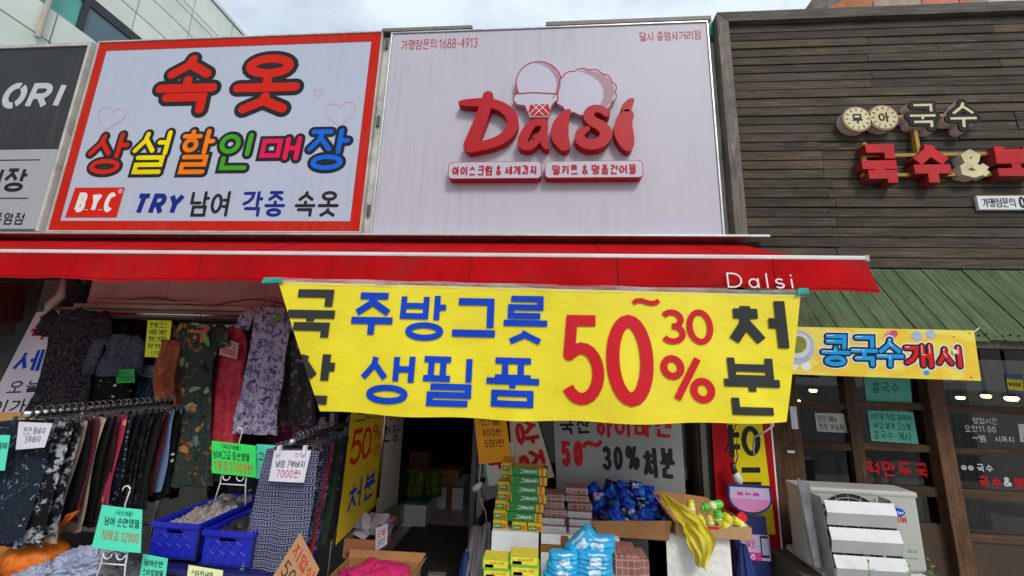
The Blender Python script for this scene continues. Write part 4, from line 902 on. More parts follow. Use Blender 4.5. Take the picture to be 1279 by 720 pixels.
SLD = pm('dark_sill_paint', (.05, .052, .055), .5, dirt=.3); obj('sill_panel', MB().box(-3.6, -1.36, -.06, 0, 0, .35), SLD, T); obj('sill_panel', MB().box(-.46, 1.04, -.06, 0, 0, .3), SLD, T)
# dark display behind left glass
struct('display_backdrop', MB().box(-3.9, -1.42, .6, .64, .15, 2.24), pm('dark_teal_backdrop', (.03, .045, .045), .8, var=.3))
# left boundary column
T = thing('shop_column', 'white painted column beside a grey blue steel post, far left under the awning', 'column', (-3.75, -.2, 0))
obj('steel_post', MB().box(-3.98, -3.80, -.26, -.1, 0, 2.15), pm('grey_blue_paint', rgb('#5f7078'), .45, var=.12, dirt=.3), T, bevel=.005)
obj('column', MB().box(-3.797, -3.60, -.30, -.05, 0, 1.93), pm('yellowed_white_paint', rgb('#a39f98'), .5, var=.12, dirt=.5), T, bevel=.008)
obj('pipe_elbow', MB().tube([(-3.70, -.34, 2.24), (-3.70, -.34, 2.0), (-3.74, -.36, 1.93), (-3.74, -.36, 1.84)], .03, 10), BEAM, T, smooth=True)
obj('tape_wrap', MB().box(-3.80, -3.597, -.305, -.302, 1.70, 1.77), pm('grey_tape', rgb('#8b8a86'), .4), T)
T = thing('neighbour_awning', 'dark red folded canopy of the neighbouring shop at the left edge', 'canopy', (-4.5, -.6, 1.7))
obj('canopy_cloth', MB().hexa([(-5.2, -.9, 1.75), (-4.02, -.8, 1.72), (-4.02, -.3, 1.80), (-5.2, -.3, 1.80), (-5.2, -.9, 1.98), (-4.1, -.8, 2.02), (-4.05, -.3, 2.10), (-5.2, -.3, 2.1)]), pm('dark_red_canopy', rgb('#4a1013'), .8, var=.3), T)
obj('grey_lining', MB().hexa([(-5.2, -.88, 1.66), (-4.06, -.78, 1.62), (-4.06, -.3, 1.70), (-5.2, -.3, 1.70), (-5.2, -.88, 1.745), (-4.06, -.78, 1.715), (-4.06, -.3, 1.79), (-5.2, -.3, 1.79)]), pm('grey_lining_cloth', rgb('#4c4742'), .85, var=.3), T)
struct('neighbour_wall', MB().box(-6.5, -3.99, .0, .1, 0, 2.24), pm('neighbour_dark', (.06, .07, .07), .6, var=.4, scale=2))

# vertical banner at the left: red and blue letters
o, fn = card('vertical_banner', 'white vertical banner with red and blue Korean letters hung beside the white column', 'banner', ((46, 390), (80, 388), (46, 520), (-22, 522)), (-.34, -.34, -.36, -.36), WHC)
write(o, fn, '폭', .10, .70, .70, .97, REDP, .13, 0, rnd=False, name='lettering'); write(o, fn, '세', .12, .40, .78, .64, BLUEP, .15, 0, rnd=False, name='lettering')
write(o, fn, '오늘', .25, .22, .92, .33, INK, .12, .03); write(o, fn, '이가', .1, .04, .75, .16, INK, .12, .03)
# posters behind rack 2
o, fn = card('poster', 'magenta sale poster behind the hanging purple dress, with SALE and 50', 'poster', ((318, 524), (396, 520), (396, 600), (318, 604)), -.09, pm('magenta_poster', rgb('#7c1f4c'), .5, var=.1))
PKP = pm('poster_pink', rgb('#c76a95'), .5)
for t0 in (.0, .5): write(o, fn, 'SALE', .06, t0+.27, .55, t0+.43, PKP, .16, 0, rnd=False, name='lettering'); write(o, fn, '50', .60, t0+.12, .97, t0+.44, PKP, .18, 0, rnd=False, name='lettering')
write(o, fn, 'SALE', .05, .04, .5, .2, PKP, .16, 0, rnd=False, name='lettering')
o, fn = card('poster', 'slate blue poster with a pale numeral beside the door, left of the steel handle', 'poster', ((388, 512), (424, 512), (421, 545), (386, 548)), -.10, pm('slate_blue_poster', rgb('#2c4457'), .5)); write(o, fn, '6', .3, .1, .62, .9, WHITEP, .2, 0, name='lettering'); write(o, fn, '!', .72, .1, .84, .9, WHITEP, .2, 0, name='lettering')

# ------------------------------------------------------------------ hanging dresses
def prof_dress(v): return [.62, .98, .86, .80, .84, .9, .96, 1.0][min(7, int(v*8))]*(1-(v*8 % 1))+[.98, .86, .80, .84, .9, .96, 1.0, 1.02][min(7, int(v*8))]*(v*8 % 1) if v < 1 else 1.02
def prof_straight(v): return .80+.2*min(1, v*6)
def sleeve(dr, x, y, z, sgn, m, L_=.17, wd=.075, seed=0):
    mb = MB(); p0 = Vector((x, y, z)); mb.tube([p0, p0+Vector((sgn*.045, -.01, -.05)), p0+Vector((sgn*.07, -.012, -L_))], [wd*.45, wd*.6, wd*.62], 12)
    for i, v in enumerate(mb.v): mb.v[i] = (v[0], y+(v[1]-y)*.45, v[2])
    return obj('sleeve', mb, m, dr, smooth=True)
def dress(label, top, bot, pxw, Y, m, seed, cat='dress', sleeves=True, prof=prof_dress, th=.035, waves=8, amp=.032, neck=True, hang=None, name='dress', slL=.17):
    a = P(*top, Y); b = P(*bot, Y); hw = pxw/2/502*(Y-CAM.y)*1.02
    o = fold(name, (a.x, Y), hw, a.z, b.z, th, seed, prof, m, waves=waves, amp=amp, lean=b.x-a.x if abs(b.x-a.x) < .3 else 0)
    tag(o, label, cat)
    if sleeves:
        for s in (-1, 1): sleeve(o, a.x+s*hw*.82, Y, a.z-.02, s, m, slL, .085, seed)
    if neck:
        mb = MB(); mb.tube([(a.x+hw*.36*math.cos(t), Y-th*.85-.006, a.z-.0+hw*.42*math.sin(t)) for t in [math.pi+math.pi*i/12 for i in range(13)]], .004, 6); obj('neckline', mb, m, o)
    if hang: hanger(a.x, Y, a.z+.03, hw*.6, hang)
    return o
FB = {
 'blk': fabric('black_patterned_cloth', 'speck', ['#17161a', '#4a4348', '#2d2430'], 60), 'knit': fabric('grey_knit', 'speck', ['#4d5560', '#2a2f38'], 70), 'dotd': fabric('black_dotted_cloth', 'dots', ['#101014', '#b9b9c0'], 26),
 'nav': fabric('navy_pleats', 'stripe', ['#1f2a3c', '#33415a'], 18), 'brf': fabric('brown_flower_cloth', 'floral', ['#2f3a36', '#5e422a', '#a8733f', '#5c7a74', '#c07a40', '#1a1e20', '#7b5a3a', '#8a8a6a'], 17), 'ora': fabric('faded_orange_cloth', 'floral', ['#8b4c33', '#a45d3d', '#5f3d35', '#75452f'], 15),
 'red': fabric('coral_red_cloth', 'plain', ['#a82a3a', '#c2424e'], 20), 'pur': fabric('purple_flower_cloth', 'speck', ['#a49fb0', '#40306e', '#6d6488'], 30), 'mul': fabric('dark_multicolour_cloth', 'floral', ['#40383a', '#6b5a70', '#cf6a2a', '#5a7a60', '#8d72a0', '#2a2528'], 18),
 'tur': fabric('teal_flower_cloth', 'floral', ['#1b2a2c', '#32504f', '#6b6a52', '#22302f', '#3c2b1e'], 20)}
dress('black patterned short-sleeved dress, the leftmost and longest of the hanging dresses', (100, 388), (66, 516), 84, -.42, FB['blk'], 1, hang='black hanger holding the black patterned dress')
dress('grey knitted cardigan top hanging over the black dotted dress', (152, 418), (148, 470), 50, -.40, FB['knit'], 2, cat='top', name='knit_top', hang='black hanger holding the grey knitted top', slL=.26)
dress('black dress with small white dots below the grey knitted top', (146, 455), (140, 502), 66, -.34, FB['dotd'], 3, sleeves=False, prof=prof_straight)
dress('navy striped pleated dress behind the small white price note', (192, 444), (188, 540), 56, -.26, FB['nav'], 4, sleeves=False, prof=prof_straight, waves=10)
dress('brown and dark green floral dress hanging between the yellow note and the red dress', (246, 404), (228, 606), 74, -.50, FB['brf'], 5, hang='pink hanger holding the brown floral dress', slL=.14)
dress('faded orange floral blouse hanging at the left side of the brown floral dress', (214, 425), (206, 505), 32, -.53, FB['ora'], 6, cat='blouse', name='blouse', sleeves=False, prof=prof_straight, waves=4)
dress('dark teal flowered skirt behind the lower part of the brown floral dress', (262, 420), (258, 600), 34, -.40, FB['tur'], 7, cat='skirt', name='skirt', sleeves=False, prof=prof_straight)
dress('coral red sleeveless pleated dress with a white price note', (290, 410), (282, 560), 44, -.42, FB['red'], 8, sleeves=False, waves=9, amp=.014, hang='black hanger holding the coral red dress')
dress('purple and white floral dress hanging to the right of the red dress', (341, 384), (323, 542), 58, -.50, FB['pur'], 9, hang='black hanger holding the purple floral dress', slL=.13)
dress('dark multicolour floral dress partly behind the yellow banner, right of the purple dress', (378, 398), (366, 532), 52, -.40, FB['mul'], 10, sleeves=False)
dress('dark red slip dress barely visible between the red and the purple dress', (312, 412), (306, 560), 24, -.30, fabric('maroon_cloth', 'plain', ['#2c1216', '#3d1a1e'], 15), 12, sleeves=False, prof=prof_straight)
dress('dark grey patterned tunic between the knitted top and the yellow-green note', (174, 424), (168, 520), 40, -.22, fabric('charcoal_print', 'speck', ['#16181d', '#454a55', '#2a2230'], 30), 21, cat='tunic', name='tunic', sleeves=False)
dress('olive and rust leaf-print dress right behind the brown floral dress', (226, 410), (214, 590), 44, -.36, fabric('olive_leaf_print', 'floral', ['#20241c', '#5a4a2a', '#7d4a2a', '#39463a', '#171a18'], 22), 22, sleeves=False)
dress('black blouse with small pale print behind the purple floral dress', (322, 402), (312, 500), 38, -.28, fabric('black_pale_print', 'speck', ['#101014', '#6d6a70'], 50), 23, cat='blouse', name='blouse', sleeves=False)
dress('dark green and orange floral dress, the last one before the yellow banner', (392, 402), (388, 520), 40, -.28, fabric('green_orange_print', 'floral', ['#1d2a22', '#b5652a', '#3a5a44', '#8a3a24', '#15181a'], 17), 24, sleeves=False)
dress('long black skirt hanging low behind the left trouser rack', (205, 470), (198, 620), 60, -.18, fabric('black_skirt_cloth', 'plain', ['#0e0f12', '#1a1b20'], 14), 25, cat='skirt', name='skirt', sleeves=False, prof=prof_straight)
dress('dark navy dotted skirt low behind the green price card', (300, 500), (296, 625), 60, -.16, fabric('navy_dotted_skirt', 'dots', ['#12161f', '#5a6170'], 30), 26, cat='skirt', name='skirt', sleeves=False, prof=prof_straight)
mb = MB(); mb.tube([(-3.55, -.33, 1.885), (-1.35, -.33, 1.885)], .011, 8); tag(obj('hanging_rail', mb, CHROME), 'steel rail under the white beam from which the dresses hang', 'rail')
# leaf shaped and small tags
GRL = pm('leaf_green_tag', rgb('#4c8a2c'), .6)
for lab, c, a, Y in (('green leaf-shaped tag on the chest of the brown floral dress', (258, 424), 1.0, -.56), ('green leaf-shaped tag at the collar of the purple dress', (345, 399), -.45, -.56)):
    p = P(*c, Y); mb = MB(); pts = [(.055*math.cos(t), .016*math.sin(t)) for t in [2*math.pi*i/14 for i in range(14)]]
    mb.prism([(x*math.cos(-a)-y*math.sin(-a), x*math.sin(-a)+y*math.cos(-a)) for x, y in pts], lambda x, z, w: (p.x+x, Y-w, p.z+z), 0, .002); tag(obj('leaf_tag', mb, GRL), lab, 'tag')
o, fn = card('tag_card', 'red paper tag at the neck of the brown floral dress', 'tag', ((250, 412), (259, 412), (259, 428), (250, 428)), -.56, pm('red_tag', rgb('#b23a33'), .6))
o, fn = card('price_note', 'bright yellow-green note with five handwritten Korean lines hanging before the dresses', 'note', ((185, 400), (215, 401), (210, 447), (181, 446)), -.56, LIME, bow=.004)
for k, tx in enumerate(('원통코스', '세일 예쁜', '원피스 인견옷', '8부 원피스')): write(o, fn, tx, .12, .80-.19*k, .86, .94-.19*k, INKG if k else INK, .09, .04)
write(o, fn, '(균일)', .3, .05, .7, .17, INKO, .09, .04)
o, fn = card('price_note', 'small green note reading 7000 on the black dotted dress', 'note', ((145, 462), (168, 461), (169, 478), (146, 479)), -.46, pm('deep_green_card', rgb('#1d9a3c'), .7)); write(o, fn, '5uni', .2, .6, .8, .85, INK, .1, .04) if False else write(o, fn, '원피스', .15, .58, .85, .85, INK, .1, .04); write(o, fn, '7000', .12, .12, .9, .5, INK, .12, .04)
o, fn = card('price_note', 'small greyish note on the navy pleated dress under the yellow note', 'note', ((177, 455), (199, 458), (197, 473), (176, 470)), -.34, pm('greyish_card', rgb('#77758a'), .7)); write(o, fn, '원피스', .1, .55, .9, .85, INKP, .1, .04); write(o, fn, '15000', .1, .1, .9, .45, INK, .12, .04)
o, fn = card('price_note', 'white and pink price note pinned on the coral red dress', 'note', ((278, 422), (299, 429), (296, 449), (274, 443)), -.50, pm('pinkish_card', rgb('#b98a90'), .7)); write(o, fn, '원피스', .1, .6, .9, .9, INK, .1, .04); write(o, fn, '10000', .1, .12, .9, .5, INKR, .12, .04)

# ------------------------------------------------------------------ clothes racks running into depth
def rack(label, x, y0, y1, z, dx):
    T = thing('clothes_rack', label, 'rack', (x, (y0+y1)/2, 0))
    obj('rail', MB().tube([(x, y0, z), (x+dx, y1, z)], .0125, 10), CHROME, T, smooth=True)
    for k in range(0, 26): obj('rail_ring', MB().tube([(x+dx*k/26, y0+.02+(y1-y0-.04)*k/26, z), (x+dx*k/26, y0+.032+(y1-y0-.04)*k/26, z)], .0165, 10), BLKP, T, smooth=True)
    for (xx, yy) in ((x-.19, y0+.24), (x+dx-.19, y1-.03)):
        obj('post', MB().tube([(xx+.19, yy, .03), (xx+.19, yy, z-.06)], .011, 8), CHROME, T, smooth=True); obj('cross_bar', MB().tube([(xx+.19, yy, z-.012), (xx+.19, yy, z-.05)], .008, 8), CHROME, T)
        obj('foot', MB().box(xx-.02, xx+.40, yy-.02, yy+.02, 0, .03), DARKM, T)
    return T
ra0 = P(40, 517, -1.33); RX, RZ = ra0.x, ra0.z
rack('steel clothes rack running into the shop at the left, full of hanging trousers', RX+.0, -1.36, -.45, RZ, -.08)
GREYM = pm('grey_metal_clip', (.10, .10, .11), .35, .5)
def clip_hanger(x, y, z, w_, label, group):
    T = thing('clip_hanger', label, 'hanger', (x, y, z), group)
    mb = MB(); mb.tube([(x+.02*math.cos(t), y, z+.02*math.sin(t)) for t in [math.pi*1.05-math.pi*1.3*i/9 for i in range(10)]]+[(x, y, z-.03), (x, y, z-.036)], .0028, 6)
    mb.tube([(x-w_, y, z-.036), (x+w_, y, z-.036)], .0022, 6); obj('wire', mb, GREYM, T)
    for s in (-1, 1): obj('clip', MB().box(x+s*w_*.9-.006, x+s*w_*.9+.006, y-.006, y+.006, z-.062, z-.032), GREYM, T, bevel=.002)
    return T
ORD = ['first', 'second', 'third', 'fourth', 'fifth', 'sixth', 'seventh', 'eighth', 'ninth', 'tenth', 'eleventh', 'twelfth', 'thirteenth', 'fourteenth', 'fifteenth', 'sixteenth', 'seventeenth', 'eighteenth', 'nineteenth', 'twentieth', 'twenty-first', 'twenty-second', 'twenty-third', 'twenty-fourth']
trs = [('navy and grey floral', 'floral', ['#1a222c', '#2b3c50', '#6f7782', '#222c3a', '#11161d'], 36), ('black butterfly print', 'speck', ['#0d0d10', '#9fa2aa', '#0f1013'], 17), ('black and white flower print', 'speck', ['#101114', '#8d8f96'], 22), ('beige', 'plain', ['#8d7a68', '#a08c78'], 12),
       ('black', 'plain', ['#0e0e11', '#17171b'], 12), ('maroon', 'plain', ['#4a1a24', '#5f2530'], 12), ('light beige', 'plain', ['#9b8a7a', '#ad9c8c'], 12), ('black', 'plain', ['#111113', '#1b1a1d'], 9), ('dark brown', 'plain', ['#221814', '#33241d'], 9),
       ('pink with dots', 'dots', ['#a0304c', '#c78a6c'], 16), ('navy dotted', 'dots', ['#1c2432', '#77808f'], 34), ('plain black', 'plain', ['#0c0c10', '#141418'], 9), ('dark flowered', 'speck', ['#15120f', '#46392c'], 40), ('dark purple', 'speck', ['#17131c', '#3a3040'], 40),
       ('dark speckled', 'speck', ['#101012', '#3c3934'], 34), ('black ribbed', 'stripe', ['#0d0d10', '#1f1f25'], 30), ('dark olive patterned', 'speck', ['#15160f', '#3b3a2a'], 30), ('dark red', 'plain', ['#4a1418', '#5c1c20'], 12), ('light blue', 'plain', ['#6c86b0', '#8096bd'], 12),
       ('black with white dots', 'dots', ['#0d0d10', '#c2c2c8'], 22), ('blue and white flowered', 'speck', ['#233247', '#8a97a6'], 26), ('deep teal flowered', 'speck', ['#1a3238', '#5a7a7c'], 26)]
for i, (nm, kd, cs, s_) in enumerate(trs):
    y = -1.30+.038*i; xx = RX-.08*(i/22)+random.uniform(-.012, .012); hw = .155-.002*i if i else .145
    m = fabric('trouser_cloth_'+nm.replace(' ', '_')+('_b' if i in (7,) else ''), kd, cs, s_, off=i*1.7)
    ln = .53+random.uniform(-.05, .03)
    o = fold('trousers', (xx-.01-(.045 if i == 0 else 0), y), hw, RZ-.035, RZ-.035-ln, .014, 40+i, lambda v: .92+.1*v, m, waves=5, amp=.013, nu=28, nv=14, lean=random.uniform(-.03, .01))
    tag(o, f'{nm} trousers, {ORD[i]} pair from the front on the left rack', 'trousers', 'trousers on the left rack')
    clip_hanger(xx, y, RZ+.014, .12, f'clip hanger of the {ORD[i]} pair of trousers on the left rack', 'clip hangers on the left rack')
# second rack
rb0 = P(368, 551, -1.10); SX, SZ = rb0.x, rb0.z
rack('steel clothes rack left of the shop door, full of patterned trousers', SX, -1.13, -.45, SZ, -.05)
trs2 = [('navy and white ethnic print', 'geo', ['#20223c', '#74768f'], 27), ('dark butterfly print', 'dots', ['#14151c', '#5d6888'], 20), ('black flowered', 'speck', ['#121318', '#4c5670'], 30), ('dark geometric', 'geo', ['#16161e', '#50506a'], 20), ('bright red', 'plain', ['#8e1320', '#a81c28'], 12),
        ('grey violet patterned', 'speck', ['#2a2433', '#6b5f77'], 40), ('black and violet', 'speck', ['#131118', '#40324f'], 35), ('dark green', 'plain', ['#18281c', '#25382a'], 12), ('dusky purple', 'speck', ['#231c2c', '#55496a'], 35), ('plain dark', 'plain', ['#101014', '#1c1c22'], 12), ('burgundy checked', 'stripe', ['#3a141c', '#1e0d12'], 22)]
for i, (nm, kd, cs, s_) in enumerate(trs2):
    y = -1.08+.046*i; xx = SX-.01-.05*(i/11)+random.uniform(-.008, .008); hw = .135 if i else .15
    m = fabric('pants_cloth_'+nm.replace(' ', '_'), kd, cs, s_, off=i*2.3)
    o = fold('trousers', (xx-.005, y), hw, SZ-.035, SZ-.035-(.58+random.uniform(-.04, .02)), .014, 80+i, lambda v: .9+.14*v, m, waves=6, amp=.014, nu=30, nv=14, lean=-.05)
    tag(o, f'{nm} trousers, {ORD[i]} from the front on the rack beside the door', 'trousers', 'trousers on the rack beside the door')
    clip_hanger(xx, y, SZ+.014, .105, f'clip hanger of the {ORD[i]} trousers on the rack beside the door', 'clip hangers on the rack beside the door')
# signs on racks
o, fn = card('price_card', 'white card with faint writing clipped to the front trousers of the left rack', 'sign', ((24, 527), (66, 529), (56, 559), (20, 562)), -1.345, WHC, bow=.003); write(o, fn, '인견 통바지', .2, .55, .88, .82, INKP, .09, .04); write(o, fn, '5부바지', .3, .22, .8, .5, INKP, .09, .04)
o, fn = card('price_card', 'mint green card cut by the left photo edge beside the left rack', 'sign', ((-14, 543), (13, 544), (6, 588), (-20, 588)), -1.36, MINT); write(o, fn, '남여', .5, .6, .95, .8, INK, .1, .04)
o, fn = card('price_card', 'white card reading 7000 clipped on the navy ethnic print trousers', 'sign', ((343, 563), (389, 563), (380, 603), (336, 601)), -1.13, WHC, bow=.004)
write(o, fn, '냉장고', .10, .76, .5, .9, INKP, .1, .04) if False else None
write(o, fn, '냉감 7부바지', .12, .46, .93, .68, INK, .09, .03); write(o, fn, '7000원', .2, .14, .85, .38, INKR, .08, .04); write(o, fn, '인견', .6, .8, .85, .93, INKO, .09, .04)
for s in (350, 382):
    p = P(s, 562, -1.135); tag(obj('clip', MB().box(p.x-.006, p.x+.006, -1.15, -1.125, p.z-.02, p.z+.02), WHP, bevel=.002), f'white clip on the {"left" if s == 350 else "right"} corner of the card reading 7000', 'clip')
# tan board behind left rack
o, fn = card('cardboard_sheet', 'plain tan cardboard sheet behind the left rack at the left edge', 'cardboard', ((-30, 514), (48, 516), (42, 545), (-30, 545)), -.6, pm('tan_sheet', rgb('#b18455'), .8), th=.004)

# ------------------------------------------------------------------ blue folding crates on a stand
BLUEC = pm('crate_blue', rgb('#1420a8'), .38, var=.07, scale=4, dirt=.12); BLUED = pm('crate_blue_edge', rgb('#161d5c'), .5)
def crate(label, p, w_, dep, h, z0):
    x, y = p; T = thing('folding_crate', label, 'crate', (x+w_/2, y+dep/2, z0)); t = .008
    mb = MB(); mb.box(x+.002, x+w_-.002, y, y+dep, z0, z0+.008); obj('base', mb, BLUED, T)
    hx0, hx1, hz0, hz1 = x+w_*.30, x+w_*.68, z0+h*.70, z0+h*.84
    mb = MB(); mb.box(x, x+w_, y, y+t, z0+.009, hz0); mb.box(x, x+w_, y, y+t, hz1, z0+h); mb.box(x, hx0, y, y+t, hz0, hz1); mb.box(hx1, x+w_, y, y+t, hz0, hz1); obj('front_wall', mb, BLUEC, T)
    mb = MB(); mb.tube([(cx+.008*math.cos(a), y-.002, cz+(hz1-hz0)/2*math.sin(a)) for cx, cz, rg in ((hx1-.008, (hz0+hz1)/2, (-90, 90)), (hx0+.008, (hz0+hz1)/2, (90, 270))) for a in [rad(rg[0]+(rg[1]-rg[0])*k/6) for k in range(7)]], .0035, 6, close=True); obj('handle_rim', mb, BLUEC, T)
    for nm, bb in (('back_wall', (x, x+w_, y+dep-t, y+dep)), ('side_wall', (x, x+t, y+t+.0005, y+dep-t-.0005)), ('side_wall', (x+w_-t, x+w_, y+t+.0005, y+dep-t-.0005))): obj(nm, MB().box(*bb, z0+.009, z0+h-.001), BLUEC, T)
    mb = MB(); a = .012
    mb.box(x-a, x+w_+a, y-a, y-.0005, z0+h-.02, z0+h+.004); mb.box(x-a, x+w_+a, y+dep+.0005, y+dep+a, z0+h-.02, z0+h+.004); mb.box(x-a, x-.0005, y, y+dep, z0+h-.02, z0+h+.004); mb.box(x+w_+.0005, x+w_+a, y, y+dep, z0+h-.02, z0+h+.004); obj('rim', mb, BLUEC, T, bevel=.003)
    R_ = w_*.125; hm = MB()
    for row in range(2):
        for cidx in range(4):
            cx = x+w_*.14+cidx*R_*1.76+(.5*R_*1.76 if row else 0); cz = z0+h*.20+row*R_*1.5*.95+.008
            if cx+R_*.88 > x+w_-.004: continue
            hm.tube([(cx+R_*math.sin(k*math.pi/3), y-.001, cz+R_*math.cos(k*math.pi/3)) for k in range(6)], .0028, 5, close=True)
    obj('hexagon_ribs', hm, BLUEC, T)
    obj('corner_post', MB().box(x+w_+.001, x+w_+.012, y-.002, y+.012, z0+.0, z0+h-.022), BLUED, T)
    return T
c0 = P(194, 652, -1.10); cw = P(251, 655, -1.10).x-c0.x; cb = P(192, 697, -1.10).z; ch_ = c0.z-cb
crate('left blue folding crate with hexagon ribs, filled with orange and grey packed socks', (c0.x, -1.10), cw-.008, .44, ch_, cb)
c1 = P(258, 656, -1.10)
crate('right blue folding crate with hexagon ribs, filled with dark grey packed socks', (c1.x+.006, -1.10), cw, .44, ch_-.003, cb-.018)
T = thing('display_stand', 'low blue and dark stand carrying the two blue crates', 'stand', (c0.x+.25, -.85, 0))
obj('top', MB().box(c0.x-.03, c0.x+.62, -1.14, -.62, cb-.045, cb-.022), BLUED, T, bevel=.003)
for a, b in ((c0.x, -1.1), (c0.x+.58, -1.1), (c0.x, -.66), (c0.x+.58, -.66)): obj('leg', MB().box(a-.02, a+.01, b-.02, b+.02, 0, cb-.046), BLUEC, T)
def pack(mb, c, a, w_, l_, h, seed=0):
    rng = random.Random(seed); ca, sa = math.cos(a), math.sin(a)
    def fn(u, v, top):
        s, t = u*2-1, v*2-1; hh = h*(1-abs(s)**4)*(1-abs(t)**4)*.5*(1+.35*math.sin(s*7+seed)+.3*math.sin(t*9+seed*2))
        x, y = s*w_/2, t*l_/2; return (c[0]+x*ca-y*sa, c[1]+x*sa+y*ca, c[2]+(hh if top else -hh*.3)+rng.uniform(-.001, .001)*0)
    mb.grid(lambda u, v: fn(u, v, 1), 8, 8); mb.grid(lambda u, v: fn(u, v, 0), 8, 8); return mb
PKO = fabric('peach_sock_cloth', 'floral', ['#8a8480', '#b86a4e', '#a8a09c', '#c07a5c', '#7d7774'], 40, .35); PKG = fabric('grey_sock_cloth', 'speck', ['#44484c', '#9a9c9e', '#6d6f73'], 24, .3); PKD = fabric('dark_sock_cloth', 'plain', ['#1f2325', '#2e3335'], 20, .4); FILM = pm('glossy_film_white', rgb('#9fa2a6'), .15, var=.3, scale=30)
k = 0
for (cx, ml, n_, zt2) in ((c0.x+cw/2, ('peach', 'grey'), 12, cb+ch_), (c1.x+cw/2, ('dark', 'pale'), 8, cb+ch_-.02)):
    for j in range(n_):
        row = j//2; y = -1.04+row*(.36/(n_/2)); x = cx+(-.045 if j % 2 == 0 else .05)+random.uniform(-.01, .01)
        mt = (PKO if row < 3 else (PKG if row < 5 else FILM)) if ml[0] == 'peach' else (PKD if row < 3 else FILM)
        nmv = ('peach coloured' if row < 3 else ('grey' if row < 5 else 'white wrapped')) if ml[0] == 'peach' else ('dark grey' if row < 3 else 'white wrapped')
        o = obj('sock_pack', pack(MB(), (x, y, zt2-.035+random.uniform(0, .012)+row*.004), random.uniform(-.3, .3), .10, .085, .05, k), mt, smooth=True); k += 1
        tag(o, f'{nmv} sock pack, {"left" if n_ == 12 else "right"} blue crate, {ORD[row]} row from front, {"left" if j % 2 == 0 else "right"} side', 'sock pack', 'packed socks in the blue crates')

# wire stands and green cards
def wire(label, pts, r=.003, m=None, name='wire_stand', cat='sign stand'): return tag(obj(name, MB().tube(pts, r, 6), m or WHP, smooth=True), label, cat)
def wire_hanger(label, cx, cy, Y, w_, h_):
    c = P(cx, cy, Y); x, z = c.x, c.z; mb = MB()
    mb.tube([(x-.01+.018*math.cos(t), Y, z+h_+.02+.018*math.sin(t)) for t in [math.pi*1.1-math.pi*1.3*i/8 for i in range(9)]]+[(x, Y, z+h_-.03), (x, Y, z+.04)], .003, 6)
    mb.tube([(x-w_*1.25, Y, z-.14), (x-w_, Y, z-.04), (x-w_, Y, z), (x, Y, z+.01), (x+w_, Y, z), (x+w_, Y, z-.04), (x+w_*1.25, Y, z-.14)], .0032, 6)
    for s in (-1, 1): mb.tube([(x+s*w_*.55+.02*math.cos(t), Y-.004, z-.005+.02*math.sin(t)) for t in [math.pi+math.pi*i/8 for i in range(9)]], .003, 6)
    mb.tube([(x-w_, Y, z-.045), (x+w_, Y, z-.045)], .003, 6)
    return tag(obj('wire_hanger', mb, WHP, smooth=True), label, 'hanger')
wire_hanger('white plastic hanger carrying the bright green card above the crates', 293, 594, -.95, .07, .20)
o, fn = card('price_card', 'bright green card above the left blue crate, reading 17000', 'sign', ((265, 551), (320, 557), (320, 597), (265, 591)), -.965, GREENC, bow=-.002)
write(o, fn, '(국산제품)', .22, .80, .66, .94, INK, .10, .03); write(o, fn, '남여고급 등산양말', .04, .48, .86, .72, INK, .09, .03); write(o, fn, '1묶음17000원', .06, .10, .93, .40, INKO, .09, .03)
o, fn = card('price_card', 'mint green card half hidden behind the front trousers, right of the bright green card', 'sign', ((321, 555), (352, 557), (350, 600), (320, 598)), -.90, MINT); write(o, fn, '고급신', .08, .55, .9, .75, INK, .1, .03); write(o, fn, '1묶음', .1, .15, .85, .35, INKO, .1, .03)
wire_hanger('white plastic hanger under the large mint green card, lower left', 145, 690, -1.35, .055, .22)
o, fn = card('price_card', 'large mint green card hanging in front of the left trouser rack', 'sign', ((128, 631), (178, 637), (176, 691), (115, 684)), -1.37, MINT, bow=.004)
write(o, fn, '(국산제품)', .38, .82, .8, .93, INKG, .10, .03); write(o, fn, '남여 순면양말', .16, .56, .96, .76, INK, .09, .03); write(o, fn, '10묶음 12000', .16, .22, .96, .44, INKO, .08, .03)
o, fn = card('price_card', 'small mint green card below the left blue crate, at the bottom', 'sign', ((179, 692), (210, 698), (206, 730), (174, 728)), -1.28, MINT); write(o, fn, '남여순면', .12, .62, .85, .86, INK, .11, .03); write(o, fn, '스타킹양말', .08, .28, .9, .5, INK, .11, .03)
o, fn = card('price_card', 'pale yellow card at the bottom edge below the right blue crate', 'sign', ((236, 706), (279, 713), (276, 740), (232, 738)), -1.28, PALEY); write(o, fn, '스타킹세트', .1, .55, .75, .85, INKG, .1, .03); write(o, fn, '2000', .25, .1, .75, .45, INKG, .1, .03)
o, fn = card('kraft_sign', 'tilted brown kraft board with red and black handwriting at the bottom centre left', 'sign', ((375, 666), (399, 712), (372, 770), (340, 722)), -1.22, KRAFT, bow=0, th=.004)
# handwriting along its upper left edge
write(o, fn, '5000', .1, .2, .95, .5, INK, .09, .03); write(o, fn, '지압식', .1, .62, .95, .88, INKR, .09, .03)
o.data.update()

